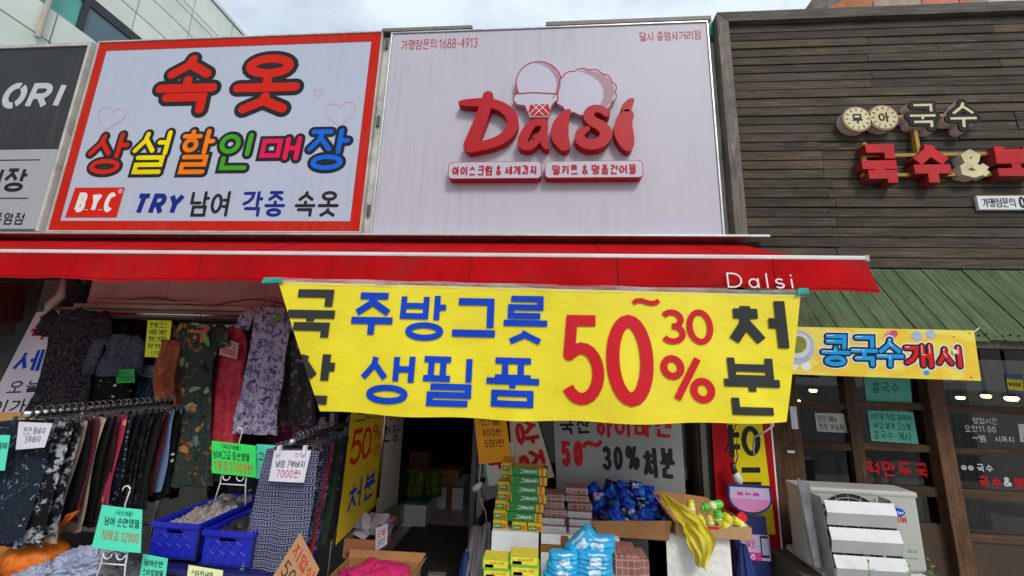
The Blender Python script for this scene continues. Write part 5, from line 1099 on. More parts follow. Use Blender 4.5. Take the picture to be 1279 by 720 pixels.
# ------------------------------------------------------------------ goods at the bottom left
def blob(name, label, cat, c, r, m, seed, amp=.10, sq=(1, 1, 1), group=None, freq=4, ribs=0):
    def fn(u, v):
        a, b = 2*math.pi*u, math.pi*v; d = Vector((math.sin(b)*math.cos(a), math.sin(b)*math.sin(a), math.cos(b))); q_ = d*freq*.45+Vector((seed*1.7, seed, 0))
        k = 1+amp*(mnoise.noise(q_)*1.2+.9*(.5-abs(mnoise.noise(q_*2.1)))*1.3+.45*(.3-abs(mnoise.noise(q_*4.7))))
        if ribs: k *= 1-.05*abs(math.cos(a*ribs/2))**3*math.sin(b)
        return (c[0]+d.x*r*k*sq[0], c[1]+d.y*r*k*sq[1], c[2]+d.z*r*k*sq[2])
    o = obj(name, MB().grid(fn, 90, 56, cu=True), m, smooth=True); tag(o, label, cat, group); return o
ORNG = fabric('orange_net_bag', 'plain', ['#c0561a', '#de7a26'], 30, .35)
struct('left_display_table', MB().box(-3.0, -2.03, -1.30, -.72, 0, .56), pm('dark_table', (.03, .03, .032), .7))
a = P(45, 697, -1.15); blob('vegetable_bag', 'big orange net bag of squash tied at the top, bottom left', 'bag', a, .115, ORNG, 3, .05, (1.1, .9, .75), ribs=9)
a = P(15, 692, -1.0); blob('vegetable_bag', 'smaller orange yellow bag at the left edge behind the big orange bag', 'bag', a, .09, fabric('amber_bag', 'plain', ['#b0601c', '#c98a3a'], 25, .35), 5, .05, (1.2, .8, .75), ribs=9)
a = P(62, 680, -1.16); b = P(92, 640, -1.16)
mb = MB(); mb.grid(lambda u, v: Vector(a).lerp(Vector(b), v)+Vector(((u-.5)*(.02+.035*v), .012*math.sin(u*9+v*4), .02*(u-.5)*v)), 8, 10); mb.grid(lambda u, v: Vector(a).lerp(Vector(b), v)+Vector(((u-.5)*(.02+.035*v), .012*math.sin(u*9+v*4)+.003, .02*(u-.5)*v)), 8, 10)
tag(obj('ribbon_tie', mb, ORNG, smooth=True), 'gathered orange plastic tail rising from the big orange bag', 'plastic tie')
PB = pm('clear_white_plastic', rgb('#8c93ab'), .2, var=.35, scale=22, bump=.8, bscale=40); PB2 = pm('grey_cloth_heap', rgb('#5d5c5e'), .7, var=.35, scale=25, bump=.6, bscale=40)
for (x, y, r, m, lb) in ((50, 722, .07, PB, 'crumpled white plastic bag at the bottom edge under the big orange bag'), (112, 706, .085, PB, 'crumpled translucent bag left of the white hanger legs at the bottom'), (140, 716, .07, PB2, 'grey cloth heap below the large mint green card'), (90, 716, .05, PB, 'small crumpled bag between the two larger translucent bags'), (170, 722, .05, PB2, 'small grey bundle beside the small mint green card')):
    blob('plastic_bag', lb, 'bag', P(x, y, -1.2), r, m, x, .34, (1.3, .9, .8), freq=5)

# ------------------------------------------------------------------ door, handles and door banners
XD = -1.235; T = thing('glass_door', 'open glass shop door seen edge-on with tall steel ladder handles', 'door', (XD, .35, .15))
obj('glass', MB().box(XD-.006, XD+.006, -.05, .82, .18, 1.84), GLS2, T)
for z in ((.16, .20), (1.80, 1.86)): obj('rail', MB().box(XD-.012, XD+.012, -.06, .83, *z), CHROME, T)
for s, ypx in ((-1, 0), (1, 0)): obj('handle_bar', MB().tube([(XD+s*.052, -.02, .62), (XD+s*.052, -.02, 1.72)], .011, 10), CHROME, T, smooth=True)
for z in (P(435, 540, 0).z, P(430, 600, 0).z, .72): obj('handle_stay', MB().tube([(XD-.052, -.02, z), (XD+.052, -.02, z)], .006, 8), CHROME, T)
def depth_card(name, label, cat, pts, X, m, th=.002):
    q_ = [PX(*p, X) for p in pts]; fn = quad(*q_); 
    f2 = lambda x, y, w=0: (lambda p: Vector((p.x, p.y, p.z)))(fn(x, y, 0))+Vector((w, 0, 0))
    f2.W, f2.H = fn.W, fn.H; mb = slab(MB(), f2, fn.W, fn.H, th=th); o = obj(name, mb, m, fixn=False); tag(o, label, cat); return o, f2
XC = -1.19
YEL = pm('yellow_paper', rgb('#cdb41c'), .6, var=.06)
o, fn = depth_card('door_banner', 'yellow banner stuck on the open glass door, reading 50% 30 in red', 'banner', ((441, 505), (481, 505), (469, 632), (420, 681)), XC, YEL)
write(o, fn, '드디어', .12, .86, .98, .97, INK, .10, .02); write(o, fn, '5', .08, .52, .38, .80, REDP, .14, 0, name='lettering'); write(o, fn, '0', .38, .52, .66, .80, REDP, .14, 0, name='lettering'); write(o, fn, '%', .68, .66, .95, .81, REDP, .14, 0, name='lettering'); write(o, fn, '~30', .62, .51, .97, .62, REDP, .12, 0, name='lettering'); write(o, fn, '처분', .18, .14, .92, .38, BLUEP, .12, .02, name='lettering')
o, fn = depth_card('door_sheet', 'grey white paper sheet on the shop wall behind the yellow door banner, with brush writing', 'sheet', ((481, 500), (506, 505), (497, 628), (470, 645)), XC+.004, WPAP)
write(o, fn, '70%', .05, .82, .75, .95, INKR, .13, .04); write(o, fn, '한정', .05, .62, .8, .78, INK, .11, .05)
# cable and plug
p = P(598, 605, -.1); q2 = P(612, 662, -.1)
tag(obj('cable', MB().tube([P(603, 528, -.10), P(601, 580, -.10), P(598, 612, -.10), P(600, 622, -.10), P(607, 640, -.10), P(610, 662, -.1)], .0035, 6), WHP, smooth=True), 'thin white cable hanging in front of the dark glass beside the door', 'cable')
tag(obj('plug_socket', MB().tube([P(592, 612, -.105), P(599, 607, -.105), P(603, 603, -.105)], [.022, .024, .010], 10), WHP, smooth=True), 'white plug hanging on the thin cable beside the shop door', 'plug')

# inside the shop
T = thing('shelf_unit', 'dark shelf unit full of black cookware deep inside the shop', 'shelf', (-1.0, 3.2, .15))
SHM = pm('shelf_dark', (.05, .045, .04), .5)
for z in (.45, .85, 1.25, 1.65): obj('shelf', MB().box(-2.0, -.2, 3.1, 3.6, z, z+.02), SHM, T)
for x in (-2.0, -1.1, -.22): obj('upright', MB().box(x, x+.03, 3.62, 3.65, .15, 2.0), SHM, T)
PT = pm('cookware_black', (.02, .02, .022), .2, .3)
for k in range(12):
    x = -1.85+.42*(k % 4)+random.uniform(-.03, .03); z = (.47, .87, 1.27)[k//4]; r = random.uniform(.11, .15)
    T = thing('cooking_pot', f'black cooking pot on the {("lowest", "middle", "upper")[k//4]} shelf inside the shop, {ORD[k % 4]} from the left', 'pot', (x, 3.3, z), 'pots on the shelf inside the shop')
    obj('pot_body', MB().tube([(x, 3.3, z), (x, 3.3, z+.01), (x, 3.3, z+.15)], [r*.85, r*.95, r], 20), PT, T, smooth=True); obj('lid', MB().tube([(x, 3.3, z+.151), (x, 3.3, z+.18), (x, 3.3, z+.185), (x, 3.3, z+.21)], [r, r*.3, .02, .02], 20), PT, T, smooth=True)
def carton(name, label, cat, b, m, group=None, bev=.004): o = obj(name, MB().box(*b), m, bevel=bev); return tag(o, label, cat, group)
def floorbox(pxl, pxr, pyb, pyt, Y, dep): 
    a = P(pxl, pyb, Y); b = P(pxr, pyb, Y); t = P((pxl+pxr)/2, pyt, Y); return a.x, b.x, Y, Y+dep, .151, .151+(t.z-a.z)
bA = floorbox(499, 531, 657, 627, .78, .42)
o = carton('foam_box', 'white styrofoam box with green snack bags, just inside the door', 'box', bA, FOAM); obj('lid_line', MB().box(bA[0]-.004, bA[1]+.004, bA[2]-.004, bA[3], bA[5]-.02, bA[5]+.004), pm('teal_cellophane', rgb('#2c6f78'), .3), o)
bB = floorbox(543, 578, 640, 608, 1.3, .4); o = carton('foam_box', 'white box with brown tape cross further inside the shop', 'box', bB, FOAM)
TP = pm('brown_tape', rgb('#8a5a24'), .35); cx = (bB[0]+bB[1])/2; obj('tape_strip', MB().box(cx-.03, cx+.03, bB[2]-.003, bB[2]-.0005, bB[4]+.002, bB[5]), TP, o); obj('tape_strip', MB().box(bB[0], bB[1], bB[2]-.005, bB[2]-.0032, bB[5]-.045, bB[5]-.005), TP, o)
def pouch(name, label, cat, c, w_, h, d, m, seed, ang=0, group=None, bands=()):
    """standing pillow pack facing the street"""
    ca, sa = math.cos(ang), math.sin(ang)
    def fn(u, v, s_):
        a, b = u*2-1, v*2-1; t = (max(0, 1-abs(a)**3.2)*max(0, 1-abs(b)**5))**.6*d/2*(1+.12*math.sin(a*8+seed)+.10*math.sin(b*11+seed*1.7)+.06*math.sin(a*17+b*13))
        x = a*w_/2*(1-.05*abs(b)); z = b*h/2; return (c[0]+x*ca-z*sa, c[1]-t*s_, c[2]+x*sa+z*ca)
    mb = MB(); mb.grid(lambda u, v: fn(u, v, 1), 16, 16); mb.grid(lambda u, v: fn(u, v, -1), 16, 16); o = obj(name, mb, m, smooth=True); tag(o, label, cat, group)
    for (u0, v0, u1, v1, bm) in bands:
        mb = MB(); mb.grid(lambda u, v: Vector(fn(u0+(u1-u0)*u, v0+(v1-v0)*v, 1))-Vector((0, .0018, 0)), 8, 8); obj('print_panel', mb, bm, o, smooth=True, fixn=False)
    return o
SNK = fabric('green_snack_foil', 'floral', ['#4a5a20', '#6b7a2a', '#2c3a1c', '#8a8a3a', '#514426'], 18, .3)
for k in range(2): pouch('snack_bag', f'{("left", "right")[k]} green snack bag standing on the styrofoam box inside the door', 'snack bag', (bA[0]+.09+.15*k, .88+.06*k, bA[5]+.13), .17, .25, .09, SNK, k, (-.06, .1)[k])
struct('door_mat', MB().box(-1.15, -.55, .02, .85, .1515, .160), pm('black_mat', (.05, .05, .052), .9, bump=.5, bscale=120))
struct('door_threshold', MB().box(-1.3, -.5, -.1, .0, .0, .14), BRF)

# ------------------------------------------------------------------ sheets on the window right of the door
o, fn = card('price_card', 'orange card reading 400 and 500 hanging beside the door', 'sign', ((592, 515), (632, 515), (639, 576), (599, 580)), -.16, ORC, bow=.003)
write(o, fn, '전품', .18, .74, .82, .86, INK, .10, .03); write(o, fn, '400원', .2, .52, .8, .66, INK, .09, .03); write(o, fn, '500원', .24, .30, .84, .45, INK, .09, .03)
o, fn = card('paper_sign', 'cream paper with red brush letters turned sideways, between orange card and large grey sheet', 'sign', ((636, 515), (668, 512), (693, 596), (642, 606)), -.13, WPAP, bow=.004)
fn2 = quad(P(640, 530, -.13), P(686, 528, -.13), P(692, 596, -.13), P(642, 604, -.13)); write(o, fn, '상장', .18, .05, .92, .88, INKR, .17, .03, rot=1)
o, fn = card('paper_sign', 'white sign with teal edge and red letter, tucked behind the orange card', 'sign', ((602, 556), (642, 552), (644, 602), (609, 608)), -.145, pm('glossy_white_board', rgb('#b9bdb4'), .4), th=.004)
write(o, fn, '마', .15, .35, .85, 1.0, INKR, .14, .02, rot=1); mb = MB(); 
for k in (1,): mb.add([fn(0, 0, .0008), fn(.013, 0, .0008), fn(.013, fn.H, .0008), fn(0, fn.H, .0008)], [(0, 1, 2, 3)]); obj('teal_edge', mb, TEAL, o, fixn=False)
GSH = pm('plastic_covered_sheet', rgb('#8d9390'), .28, var=.07, scale=3, bump=.25, bscale=6)
o, fn = card('paper_sign', 'large grey plastic-covered sheet with brush writing 50~30%', 'sign', ((691, 505), (850, 505), (857, 617), (696, 617)), -.12, GSH, bow=0)
write(o, fn, '국산', .05, .66, .29, .86, INK, .15, .04); write(o, fn, '하이바겐', .33, .62, .92, .88, INKR, .15, .045); write(o, fn, '50', .05, .30, .22, .58, INKR, .19, .03); write(o, fn, '~', .22, .44, .38, .64, INKR, .24, .02); write(o, fn, '30%', .37, .26, .66, .52, INK, .17, .03); write(o, fn, '처분', .69, .16, .93, .50, INK, .15, .04)
# red yellow vertical sign
REDV = pm('vinyl_red', rgb('#a3141c'), .35, var=.08)
o, fn = card('vertical_sign', 'red and yellow vertical vinyl sign with sideways black letters right of the shop window', 'sign', ((886, 470), (960, 470), (984, 745), (902, 745)), (-.20, -.20, -.22, -.22), REDV, th=.01)
mb = MB(); YV = pm('vinyl_yellow', rgb('#d9c41a'), .4, var=.05)
f4 = lambda s, t, w=.001: fn(s*fn.W, t*fn.H, w)
mb.add([f4(.24, .16+.33), f4(.85, .16+.33), f4(.78, 1), f4(.06, 1)], [(0, 1, 2, 3)]); mb.add([f4(.42, .26), f4(.95, .26), f4(.85, .4899), f4(.24, .4899)], [(0, 1, 2, 3)])
mb = MB().add([f4(.50, .26), f4(.90, .26), f4(.80, .999), f4(.13, .999)], [(0, 1, 2, 3)]); obj('yellow_field', mb, YV, o, fixn=False)
mb = MB().add([f4(.965, 0, .0015), f4(.99, 0, .0015), f4(.99, 1, .0015), f4(.965, 1, .0015)], [(0, 1, 2, 3)]); obj('white_edge', mb, WHITEP, o, fixn=False)
write(o, fn, '시요!!', .26, .46, .78, .98, BLACKP, .16, 0, rot=1, rnd=False, name='lettering', off_=.003)
obj('mount_frame', MB().box(P(879, 600, -.2).x, P(886, 600, -.2).x, -.2, -.12, .1, 1.5), BRF, o)
# bulb and cables
p = [P(923, 520, -.3), P(912, 545, -.3), P(905, 560, -.3), P(914, 552, -.3), P(925, 522, -.3)]
tag(obj('cable', MB().tube([P(926, 515, -.3), P(918, 535, -.3), P(911, 553, -.3), P(906, 566, -.3), P(912, 548, -.3), P(922, 540, -.3), P(920, 558, -.3), P(922, 572, -.3), P(919, 580, -.3)], .0035, 6), BLKP, smooth=True), 'black looped cable hanging before the red and yellow sign', 'cable')
T = thing('light_bulb', 'unlit white bulb in a black socket hanging before the red and yellow sign', 'light bulb', P(920, 595, -.3))
obj('socket', MB().tube([P(915, 578, -.3), P(917, 586, -.3), P(919, 592, -.3)], [.014, .017, .018], 12), BLKP, T, smooth=True); obj('bulb', MB().tube([P(919, 590, -.3), P(921, 596, -.3), P(923, 602, -.3), P(925, 606, -.3)], [.018, .027, .027, .012], 14), WHP, T, smooth=True)
tag(obj('hook_bar', MB().tube([P(966, 521, -.45), P(966, 532, -.45), P(955, 540, -.45), P(943, 546, -.43), P(941, 560, -.4), P(943, 570, -.4)], .006, 8), ALU, smooth=True), 'bent grey metal bar in front of the sideways sign letters', 'metal bar')
# round bottom advert
T = thing('advert_stand', 'navy advert pillar with rounded white and pink panel, left of the brown posts', 'advert', (P(935, 640, -.36).x, -.36, 0))
NV = pm('navy_stand', rgb('#16225c'), .4); PK = pm('hot_pink', rgb('#c9318a'), .45); LIL = pm('lilac_white', rgb('#b9a9c9'), .5); LPK = pm('pale_pink_band', rgb('#c77cb0'), .5)
x0, z0, x1, z1 = rect(909, 606, 964, 642, -.37); cxm = (x0+x1)/2
def sh(ins): 
    w_ = (x1-x0)/2-ins; return [(cxm-w_*.98, z1-ins), (cxm+w_*.98, z1-ins*1.0+.0)]+[(cxm+w_*math.cos(a), z0+.09+(.09-ins)*math.sin(a)) for a in [-math.pi*k/14 for k in range(15)]]
v, f = tri(sh(0)); mb = MB(); solid(mb, v, f, wall(-.36), 0, .02); obj('panel', mb, NV, T)
v, f = tri(sh(.012)); mb = MB(); solid(mb, v, f, wall(-.36), .0205, 0); obj('panel_face', mb, LIL, T, fixn=False)
v, f = tri([(x, min(z, z0+.085)) for x, z in sh(.014)]); mb = MB(); solid(mb, v, f, wall(-.36), .0215, 0); obj('pink_band', mb, LPK, T, fixn=False)
print_text('lettering', '교차로', (x0+.05, z0+.11, x1-.07, z1-.045), -.36, PK, T, .012, off_=.0225, rnd=False)
mb = MB(); a_, b_, c_ = x0+.045, z0+.10, .082
xw0, zw0_, xw1, zw1_ = rect(920, 645, 962, 760, -.36)
obj('pillar', MB().box(xw0, xw1, -.36, -.32, zw0_, zw1_), NV, T)
r3 = rect(926, 668, 962, 700, -.362); mb = MB(); sheet(mb, r3[0], r3[1], r3[2], r3[3], -.362); obj('white_label', mb, LIL, T, fixn=False)
r4 = rect(926, 690, 952, 700, -.364); mb = MB(); sheet(mb, *r4, -.364); obj('pink_label', mb, PK, T, fixn=False); print_text('lettering', '36', rect(930, 691.5, 944, 698.5, -.364), -.364, WHITEP, T, .004, off_=.001)
r5 = rect(928, 674, 944, 684, -.364); print_text('lettering', '교차로', r5, -.364, PK, T, .004, off_=.001)
r6 = rect(951, 670, 961, 697, -.366); obj('phone_picture', MB().box(r6[0], r6[2], -.367, -.3625, r6[1], r6[3]), BLACKP, T, bevel=.002); obj('phone_screen', MB().box(r6[0]+.004, r6[2]-.004, -.3685, -.3672, r6[1]+.014, r6[3]-.012), pm('phone_white', rgb('#9aa6b5'), .3), T)
UMB = pm('umbrella_blue', rgb('#1c3070'), .5, var=.25, scale=14)
a = P(928, 680, -.42); b = P(940, 760, -.42)
def foldumb(u, v): 
    an = 2*math.pi*u; r = (.018+.05*v)*(1+.22*math.cos(an*7)); return (a.x+(b.x-a.x)*v+r*math.cos(an), -.42+r*math.sin(an), a.z+(b.z-a.z)*v)
T = tag(obj('umbrella', MB().grid(foldumb, 56, 10, cu=True), UMB, smooth=True), 'folded blue cloth umbrella standing right of the cardboard tray of tubes', 'umbrella')
obj('shaft', MB().tube([(a.x, -.42, a.z+.03), (b.x, -.42, .0)], .005, 6), CHROME, T)
# heap by the door: grey jacket and blue umbrella
GJ = pm('grey_cloth', rgb('#8a858a'), .8, var=.2, scale=12, bump=.6, bscale=14)
def drape(name, label, cat, pts, Y, m, fr=10, amp=.02):
    q_ = quad(*[P(*p, Y) for p in pts]); f = lambda u, v, w=0: q_(u*q_.W, v*q_.H, w+amp*math.sin(u*fr+v*3)+amp*.6*math.sin(u*fr*2.3-v*4)+amp*math.sin(v*5))
    mb = MB(); mb.grid(lambda u, v: f(u, v), 36, 24); mb.grid(lambda u, v: f(u, v, -.02), 36, 24); return tag(obj(name, mb, m, smooth=True, fixn=False), label, cat)
drape('draped_jacket', 'grey jacket heaped on the ground edge between the door and the soap boxes', 'jacket', ((588, 662), (613, 655), (613, 745), (578, 740)), -.34, GJ)
a = P(583, 690, -.36); b = P(575, 770, -.36)
T = tag(obj('umbrella', MB().grid(lambda u, v: ((a.x+(b.x-a.x)*v+(.015+.045*v)*(1+.2*math.cos(u*44))*math.cos(u*6.283)), -.36+(.015+.045*v)*math.sin(u*6.283), a.z+(b.z-a.z)*v), 56, 10, cu=True), UMB, smooth=True), 'folded navy umbrella leaning against the grey jacket beside the door', 'umbrella'); obj('shaft', MB().tube([(a.x, -.36, a.z+.02), (b.x, -.36, .05)], .005, 6), CHROME, T)

# ------------------------------------------------------------------ cartons left of the doorway
def open_box(label, x0, x1, y0, y1, z0, z1, m=CARD, name='cardboard_box', flaps=True, t=.006, group=None):
    T = thing(name, label, 'box', ((x0+x1)/2, (y0+y1)/2, z0), group)
    obj('base', MB().box(x0+t, x1-t, y0+t, y1-t, z0, z0+t), m, T)
    obj('front_wall', MB().box(x0, x1, y0, y0+t, z0, z1), m, T, bevel=.001); obj('back_wall', MB().box(x0, x1, y1-t, y1, z0, z1), m, T)
    obj('side_wall', MB().box(x0, x0+t, y0+t, y1-t, z0, z1), m, T); obj('side_wall', MB().box(x1-t, x1, y0+t, y1-t, z0, z1), m, T)
    if flaps:
        f = .035; obj('flap', MB().hexa([(x0, y1-t, z1), (x1, y1-t, z1), (x1, y1, z1), (x0, y1, z1), (x0-.01, y1+.015, z1+f), (x1+.02, y1+.02, z1+f*1.1), (x1+.02, y1+.026, z1+f*1.1), (x0-.01, y1+.021, z1+f)]), m, T)
        obj('flap', MB().hexa([(x1-t, y0, z1), (x1, y0, z1), (x1, y1, z1), (x1-t, y1, z1), (x1+f*.7, y0, z1+f*.5), (x1+f*.7+t, y0, z1+f*.5), (x1+f*.7+t, y1, z1+f*.7), (x1+f*.7, y1, z1+f*.7)]), m, T)
    return T
x0, z0, x1, z1 = rect(429, 674, 469, 699, -.42); CARDO = pm('orange_cardboard', rgb('#b0714a'), .8, var=.12, bump=.2, bscale=90)
T = open_box('orange brown cardboard box full of folded papers beside the door', x0, x1, -.42, -.14, z0, z1, CARDO)
for k in range(3): obj('print_mark', MB().box(x0+.02+.055*k, x0+.06+.055*k, -.4225, -.4203, z0+.012, z0+.04), pm('box_print_brown', rgb('#7c4a32'), .7), T)
for k in range(11):
    x = random.uniform(x0+.03, x1-.02); y = random.uniform(-.38, -.2); fn = None; a = random.uniform(-.9, .9); ti = random.uniform(-.5, .6); L_, W_ = .14, .085
    ex = Vector((math.cos(a), math.sin(a)*.6, math.sin(ti)*.5))*L_; ey = Vector((-math.sin(a)*.5, math.cos(a)*.8, .45)).normalized()*W_; c = Vector((x, y, z1+.0+.006*k)); mb = MB()
    nn_ = ex.cross(ey).normalized()*.004
    mb.grid(lambda u, v: c+ex*(u-.5)+ey*(v-.5)+nn_*(math.sin(u*5+k)*2), 8, 4); mb.grid(lambda u, v: c+ex*(u-.5)+ey*(v-.5)+nn_*(math.sin(u*5+k)*2+.8), 8, 4)
    tag(obj('folded_paper', mb, [WHC, pm('blue_white_paper', rgb('#8e97b8'), .6), BLKP][k % 3 if k < 3 else k % 2], smooth=True), f'folded {("white", "bluish", "black")[k % 3 if k < 3 else k % 2]} paper slip, {ORD[k]} from the bottom of the pile in the orange brown box', 'paper', 'papers in the box beside the door')
o, fn = card('price_card', 'small white card with red writing on the side of the orange brown box', 'sign', ((470, 660), (485, 654), (484, 680), (469, 690)), -.43, WHC); write(o, fn, '균일', .15, .55, .85, .85, INKR, .1, .03); write(o, fn, '3천', .2, .15, .8, .42, INKG, .1, .03)
x0, z0, x1, z1 = rect(404, 729, 506, 757, -.78); T = open_box('cardboard box with a bright pink cloth inside at the bottom centre left', x0, x1, -.78, -.50, z0, z1)
PNK = pm('pink_fleece', rgb('#c01c62'), .85, var=.18, scale=20, bump=.6, bscale=40); blob('pink_cloth', 'bright pink crumpled cloth in the open cardboard box at the bottom', 'cloth', ((x0+x1)/2, -.64, z1-.05), .175, PNK, 4, .30, (1.0, .72, .42), freq=5)
struct('box_plinth', MB().box(-1.25, -.75, -.80, -.12, 0, z0-.004), pm('dark_table', (.03, .03, .032), .7))

# ------------------------------------------------------------------ goods table right of the door
def pbox(name, label, cat, r, Y, dep, m, group=None, bev=.003, prints=(), texts=(), m_top=None, bottom=None):
    x0, z0, x1, z1 = rect(*r, Y)
    if bottom is not None: z0 = bottom
    o = obj(name, MB().box(x0, x1, Y, Y+dep, z0, z1), m, bevel=bev); tag(o, label, cat, group); W_, H_ = x1-x0, z1-z0
    for (a, b, c, d, pmt) in prints:
        mb = MB(); sheet(mb, x0+a*W_, z0+b*H_, x0+c*W_, z0+d*H_, Y-.0015); obj('print_panel', mb, pmt, o, fixn=False)
    for (tx, a, b, c, d, tm, wf) in texts: print_text('lettering', tx, (x0+a*W_, z0+b*H_, x0+c*W_, z0+d*H_), Y, tm, o, wf*(d-b)*H_, off_=.003, rnd=False)
    if m_top: obj('top_print', MB().box(x0+.003, x1-.003, Y+.003, Y+dep-.003, z1+.0003, z1+.0015), m_top, o)
    return o, (x0, x1, Y, Y+dep, z0, z1)
GRN = pm('soap_green', rgb('#157a34'), .35, var=.08); YLW = pm('soap_yellow', rgb('#d8b51a'), .35, var=.10); ORD_ = pm('soap_orange', rgb('#d06a1c'), .4); LGR = pm('lime_box_green', rgb('#6fb62a'), .35); LYL = pm('lemon_print', rgb('#dccf3c'), .35, var=.12, scale=40); BRN = pm('soap_brown_print', rgb('#6e4420'), .4, var=.3, scale=60)
gs_ = 'green soap boxes stacked on the white carton'
# support carton
struct('display_platform', MB().box(-.62, 1.6, -.98, -.08, 0, .22), pm('dark_table', (.03, .03, .032), .7))
o, bW = pbox('foam_box', 'tall plain white carton under the stacked green soap boxes', 'box', (614, 665, 673, 704), -.62, .34, FOAM, bottom=.221)
Z = bW[5]
rows_ = [(-.62, 0, 'ends')]
def soap_big(i, x, y, z, w_=.205, d=.10, h=.047):
    o = obj('soap_box', MB().box(x, x+w_, y, y+d, z, z+h-.001), GRN, bevel=.0015)
    tag(o, f'long green and yellow soap box, {ORD[i]} from the bottom of the right column', 'soap box', gs_)
    for a, c, m in ((.80, .998, YLW), (.84, .93, ORD_), (.0, .02, YLW)):
        mb = MB(); sheet(mb, x+a*w_, z+.002, x+c*w_, z+h-.003, y-.001-(.001 if m is ORD_ else 0)); obj('print_panel', mb, m, o, fixn=False)
    print_text('lettering', '그래비티', (x+.25*w_, z+.013, x+.74*w_, z+h-.013), y, WHITEP, o, .0035, off_=.0016, rnd=False, shear=.2)
    obj('top_print', MB().box(x+.01, x+w_*.95, y+.01, y+d-.01, z+h-.0008, z+h+.0004), YLW if i % 2 else BRN, o)
def soap_end(i, x, y, z, col, w_=.082, d=.19, h=.047):
    o = obj('soap_box', MB().box(x, x+w_, y, y+d, z, z+h-.001), YLW, bevel=.0015)
    tag(o, f'small yellow end of a soap box, {col} {ORD[i]} from the bottom', 'soap box', gs_)
    mb = MB(); sheet(mb, x+.004, z+.004, x+w_*.62, z+h*.62, y-.001); obj('print_panel', mb, GRN, o, fixn=False)
    mb = MB(); sheet(mb, x+w_*.66, z+.006, x+w_*.92, z+h*.6, y-.001); obj('print_panel', mb, ORD_, o, fixn=False)
    print_text('lettering', '비누', (x+.012, z+.010, x+w_*.55, z+h*.55), y, WHITEP, o, .0025, off_=.002, rnd=False)
xr = P(639, 660, -.60).x
for k in range(2): soap_end(0, xr+.005+.088*k, -.60, Z+.001, ('bottom row left one,', 'bottom row right one,')[k])
offs = [-.02, -.012, .004, -.006, .006, .0]
for i in range(6): soap_big(i, xr-.012+offs[i], -.60+.006*(i % 3), Z+.050+.048*i)
xl = P(616, 660, -.60).x
for i in range(5): soap_end(i, xl+(.006 if i > 1 else 0)+(.012 if i > 2 else 0), -.59+.012*i, Z+.001+.048*i, 'in the left column,')
for i in range(3): soap_end(i, xr-.075+.0*i, -.50, Z+.195+.048*i, 'in the short rear column,', .07)
# tissue packs
WTP = pm('white_paper_pack', rgb('#aaa4a6'), .4, var=.06, scale=20); CHK = N('brown_grid_pack')
v_ = CHK.coord((1, 1, 1), rot=(.785, 0, 0)); ck = CHK.n('ShaderNodeTexBrick'); ck.offset = 0; ck.inputs['Scale'].default_value = 17; ck.inputs['Brick Width'].default_value = .5; ck.inputs['Row Height'].default_value = .42; ck.inputs['Color1'].default_value = (*rgb('#7d4a3c'), 1); ck.inputs['Color2'].default_value = (*rgb('#94645a'), 1); ck.inputs['Mortar'].default_value = (*rgb('#a58f88'), 1); ck.inputs['Mortar Size'].default_value = .03; CHK.l(v_, ck.inputs['Vector']); CHK.col(ck.outputs['Color']); CHK.b.inputs['Roughness'].default_value = .3
def brick_pack(label, x, y, z, w_, d, h, front, seed):
    o = obj('paper_pack', MB().box(x, x+w_, y, y+d, z, z+h-.0015), WTP, bevel=.008); tag(o, label, 'paper pack', 'white and brown paper packs stacked by the soap boxes')
    obj('top_print', MB().box(x+.006, x+w_-.006, y+.006, y+d-.006, z+h-.0018, z+h-.0003), CHK.m, o)
    if front:
        mb = MB(); sheet(mb, x+.006, z+.003, x+w_-.006, z+h-.004, y-.002); obj('print_panel', mb, CHK.m, o, fixn=False)
oW2, bW2 = pbox('foam_box', 'white styrofoam box sealed with a cross of brown tape under the paper packs', 'box', (676, 671, 775, 712), -.62, .36, FOAM, bottom=.221)
cx = bW2[0]+.30*(bW2[1]-bW2[0]); h_ = bW2[5]-bW2[4]
obj('tape_strip', MB().box(bW2[0]-.002, bW2[1]+.002, -.623, -.6205, bW2[5]-.085, bW2[5]-.045), TP, oW2); obj('tape_strip', MB().box(cx-.02, cx+.02, -.6255, -.6232, bW2[5]-.16, bW2[5]+.002), TP, oW2)
zp = bW2[5]+.001; x = bW2[0]
cols = [('left', x+.005, 5, .135), ('right', x+.150, 6, .135)]
for nm, xx, n_, w_ in cols:
    for i in range(n_): brick_pack(f'paper pack, {ORD[i]} from the bottom of the {nm} column beside the soap boxes', xx+random.uniform(-.012, .008), -.60+.016*i, zp+.037*i, w_+random.uniform(-.005, .006), .12, .037, i >= n_-3, i)
brick_pack('paper pack lying in the front row behind the blue wipes, left one', x+.03, -.615, zp+.0, .13, .01, .034, False, 3) if False else None
# wet wipes
CY = pm('cyan_pack', rgb('#2ba3d6'), .25, var=.08, scale=12); CYL = pm('pale_label', rgb('#b9d3e6'), .3, var=.08)
wl = [(745, 680, 40, 20, 0, 'top pack of the right column'), (726, 676, 36, 17, .75, 'tilted pack on the top left'), (705, 698, 33, 17, .05, 'top pack of the left column'), (743, 697, 38, 16, 0, 'second pack of the right column'), (742, 712, 40, 17, .02, 'third pack of the right column'), (703, 711, 34, 15, 0, 'second pack of the left column'), (700, 724, 36, 14, 0, 'third pack of the left column'), (741, 727, 42, 15, 0, 'fourth pack of the right column')]
for k, (cx, cyy, w_, h, an, lb) in enumerate(wl):
    Yq = -.78+.03*(k in (0, 1))-.004*k; c = P(cx, cyy, Yq); s = (Yq-CAM.y)/502*1.06
    pouch('wet_wipe_pack', f'cyan wet wipe pack, {lb}', 'wipe pack', c, w_*s, h*s, .10, CY, k, an, 'cyan wet wipe packs at the bottom', [(.34, .28, .66, .72, CYL), (.3, .84, .8, .93, CYL)])
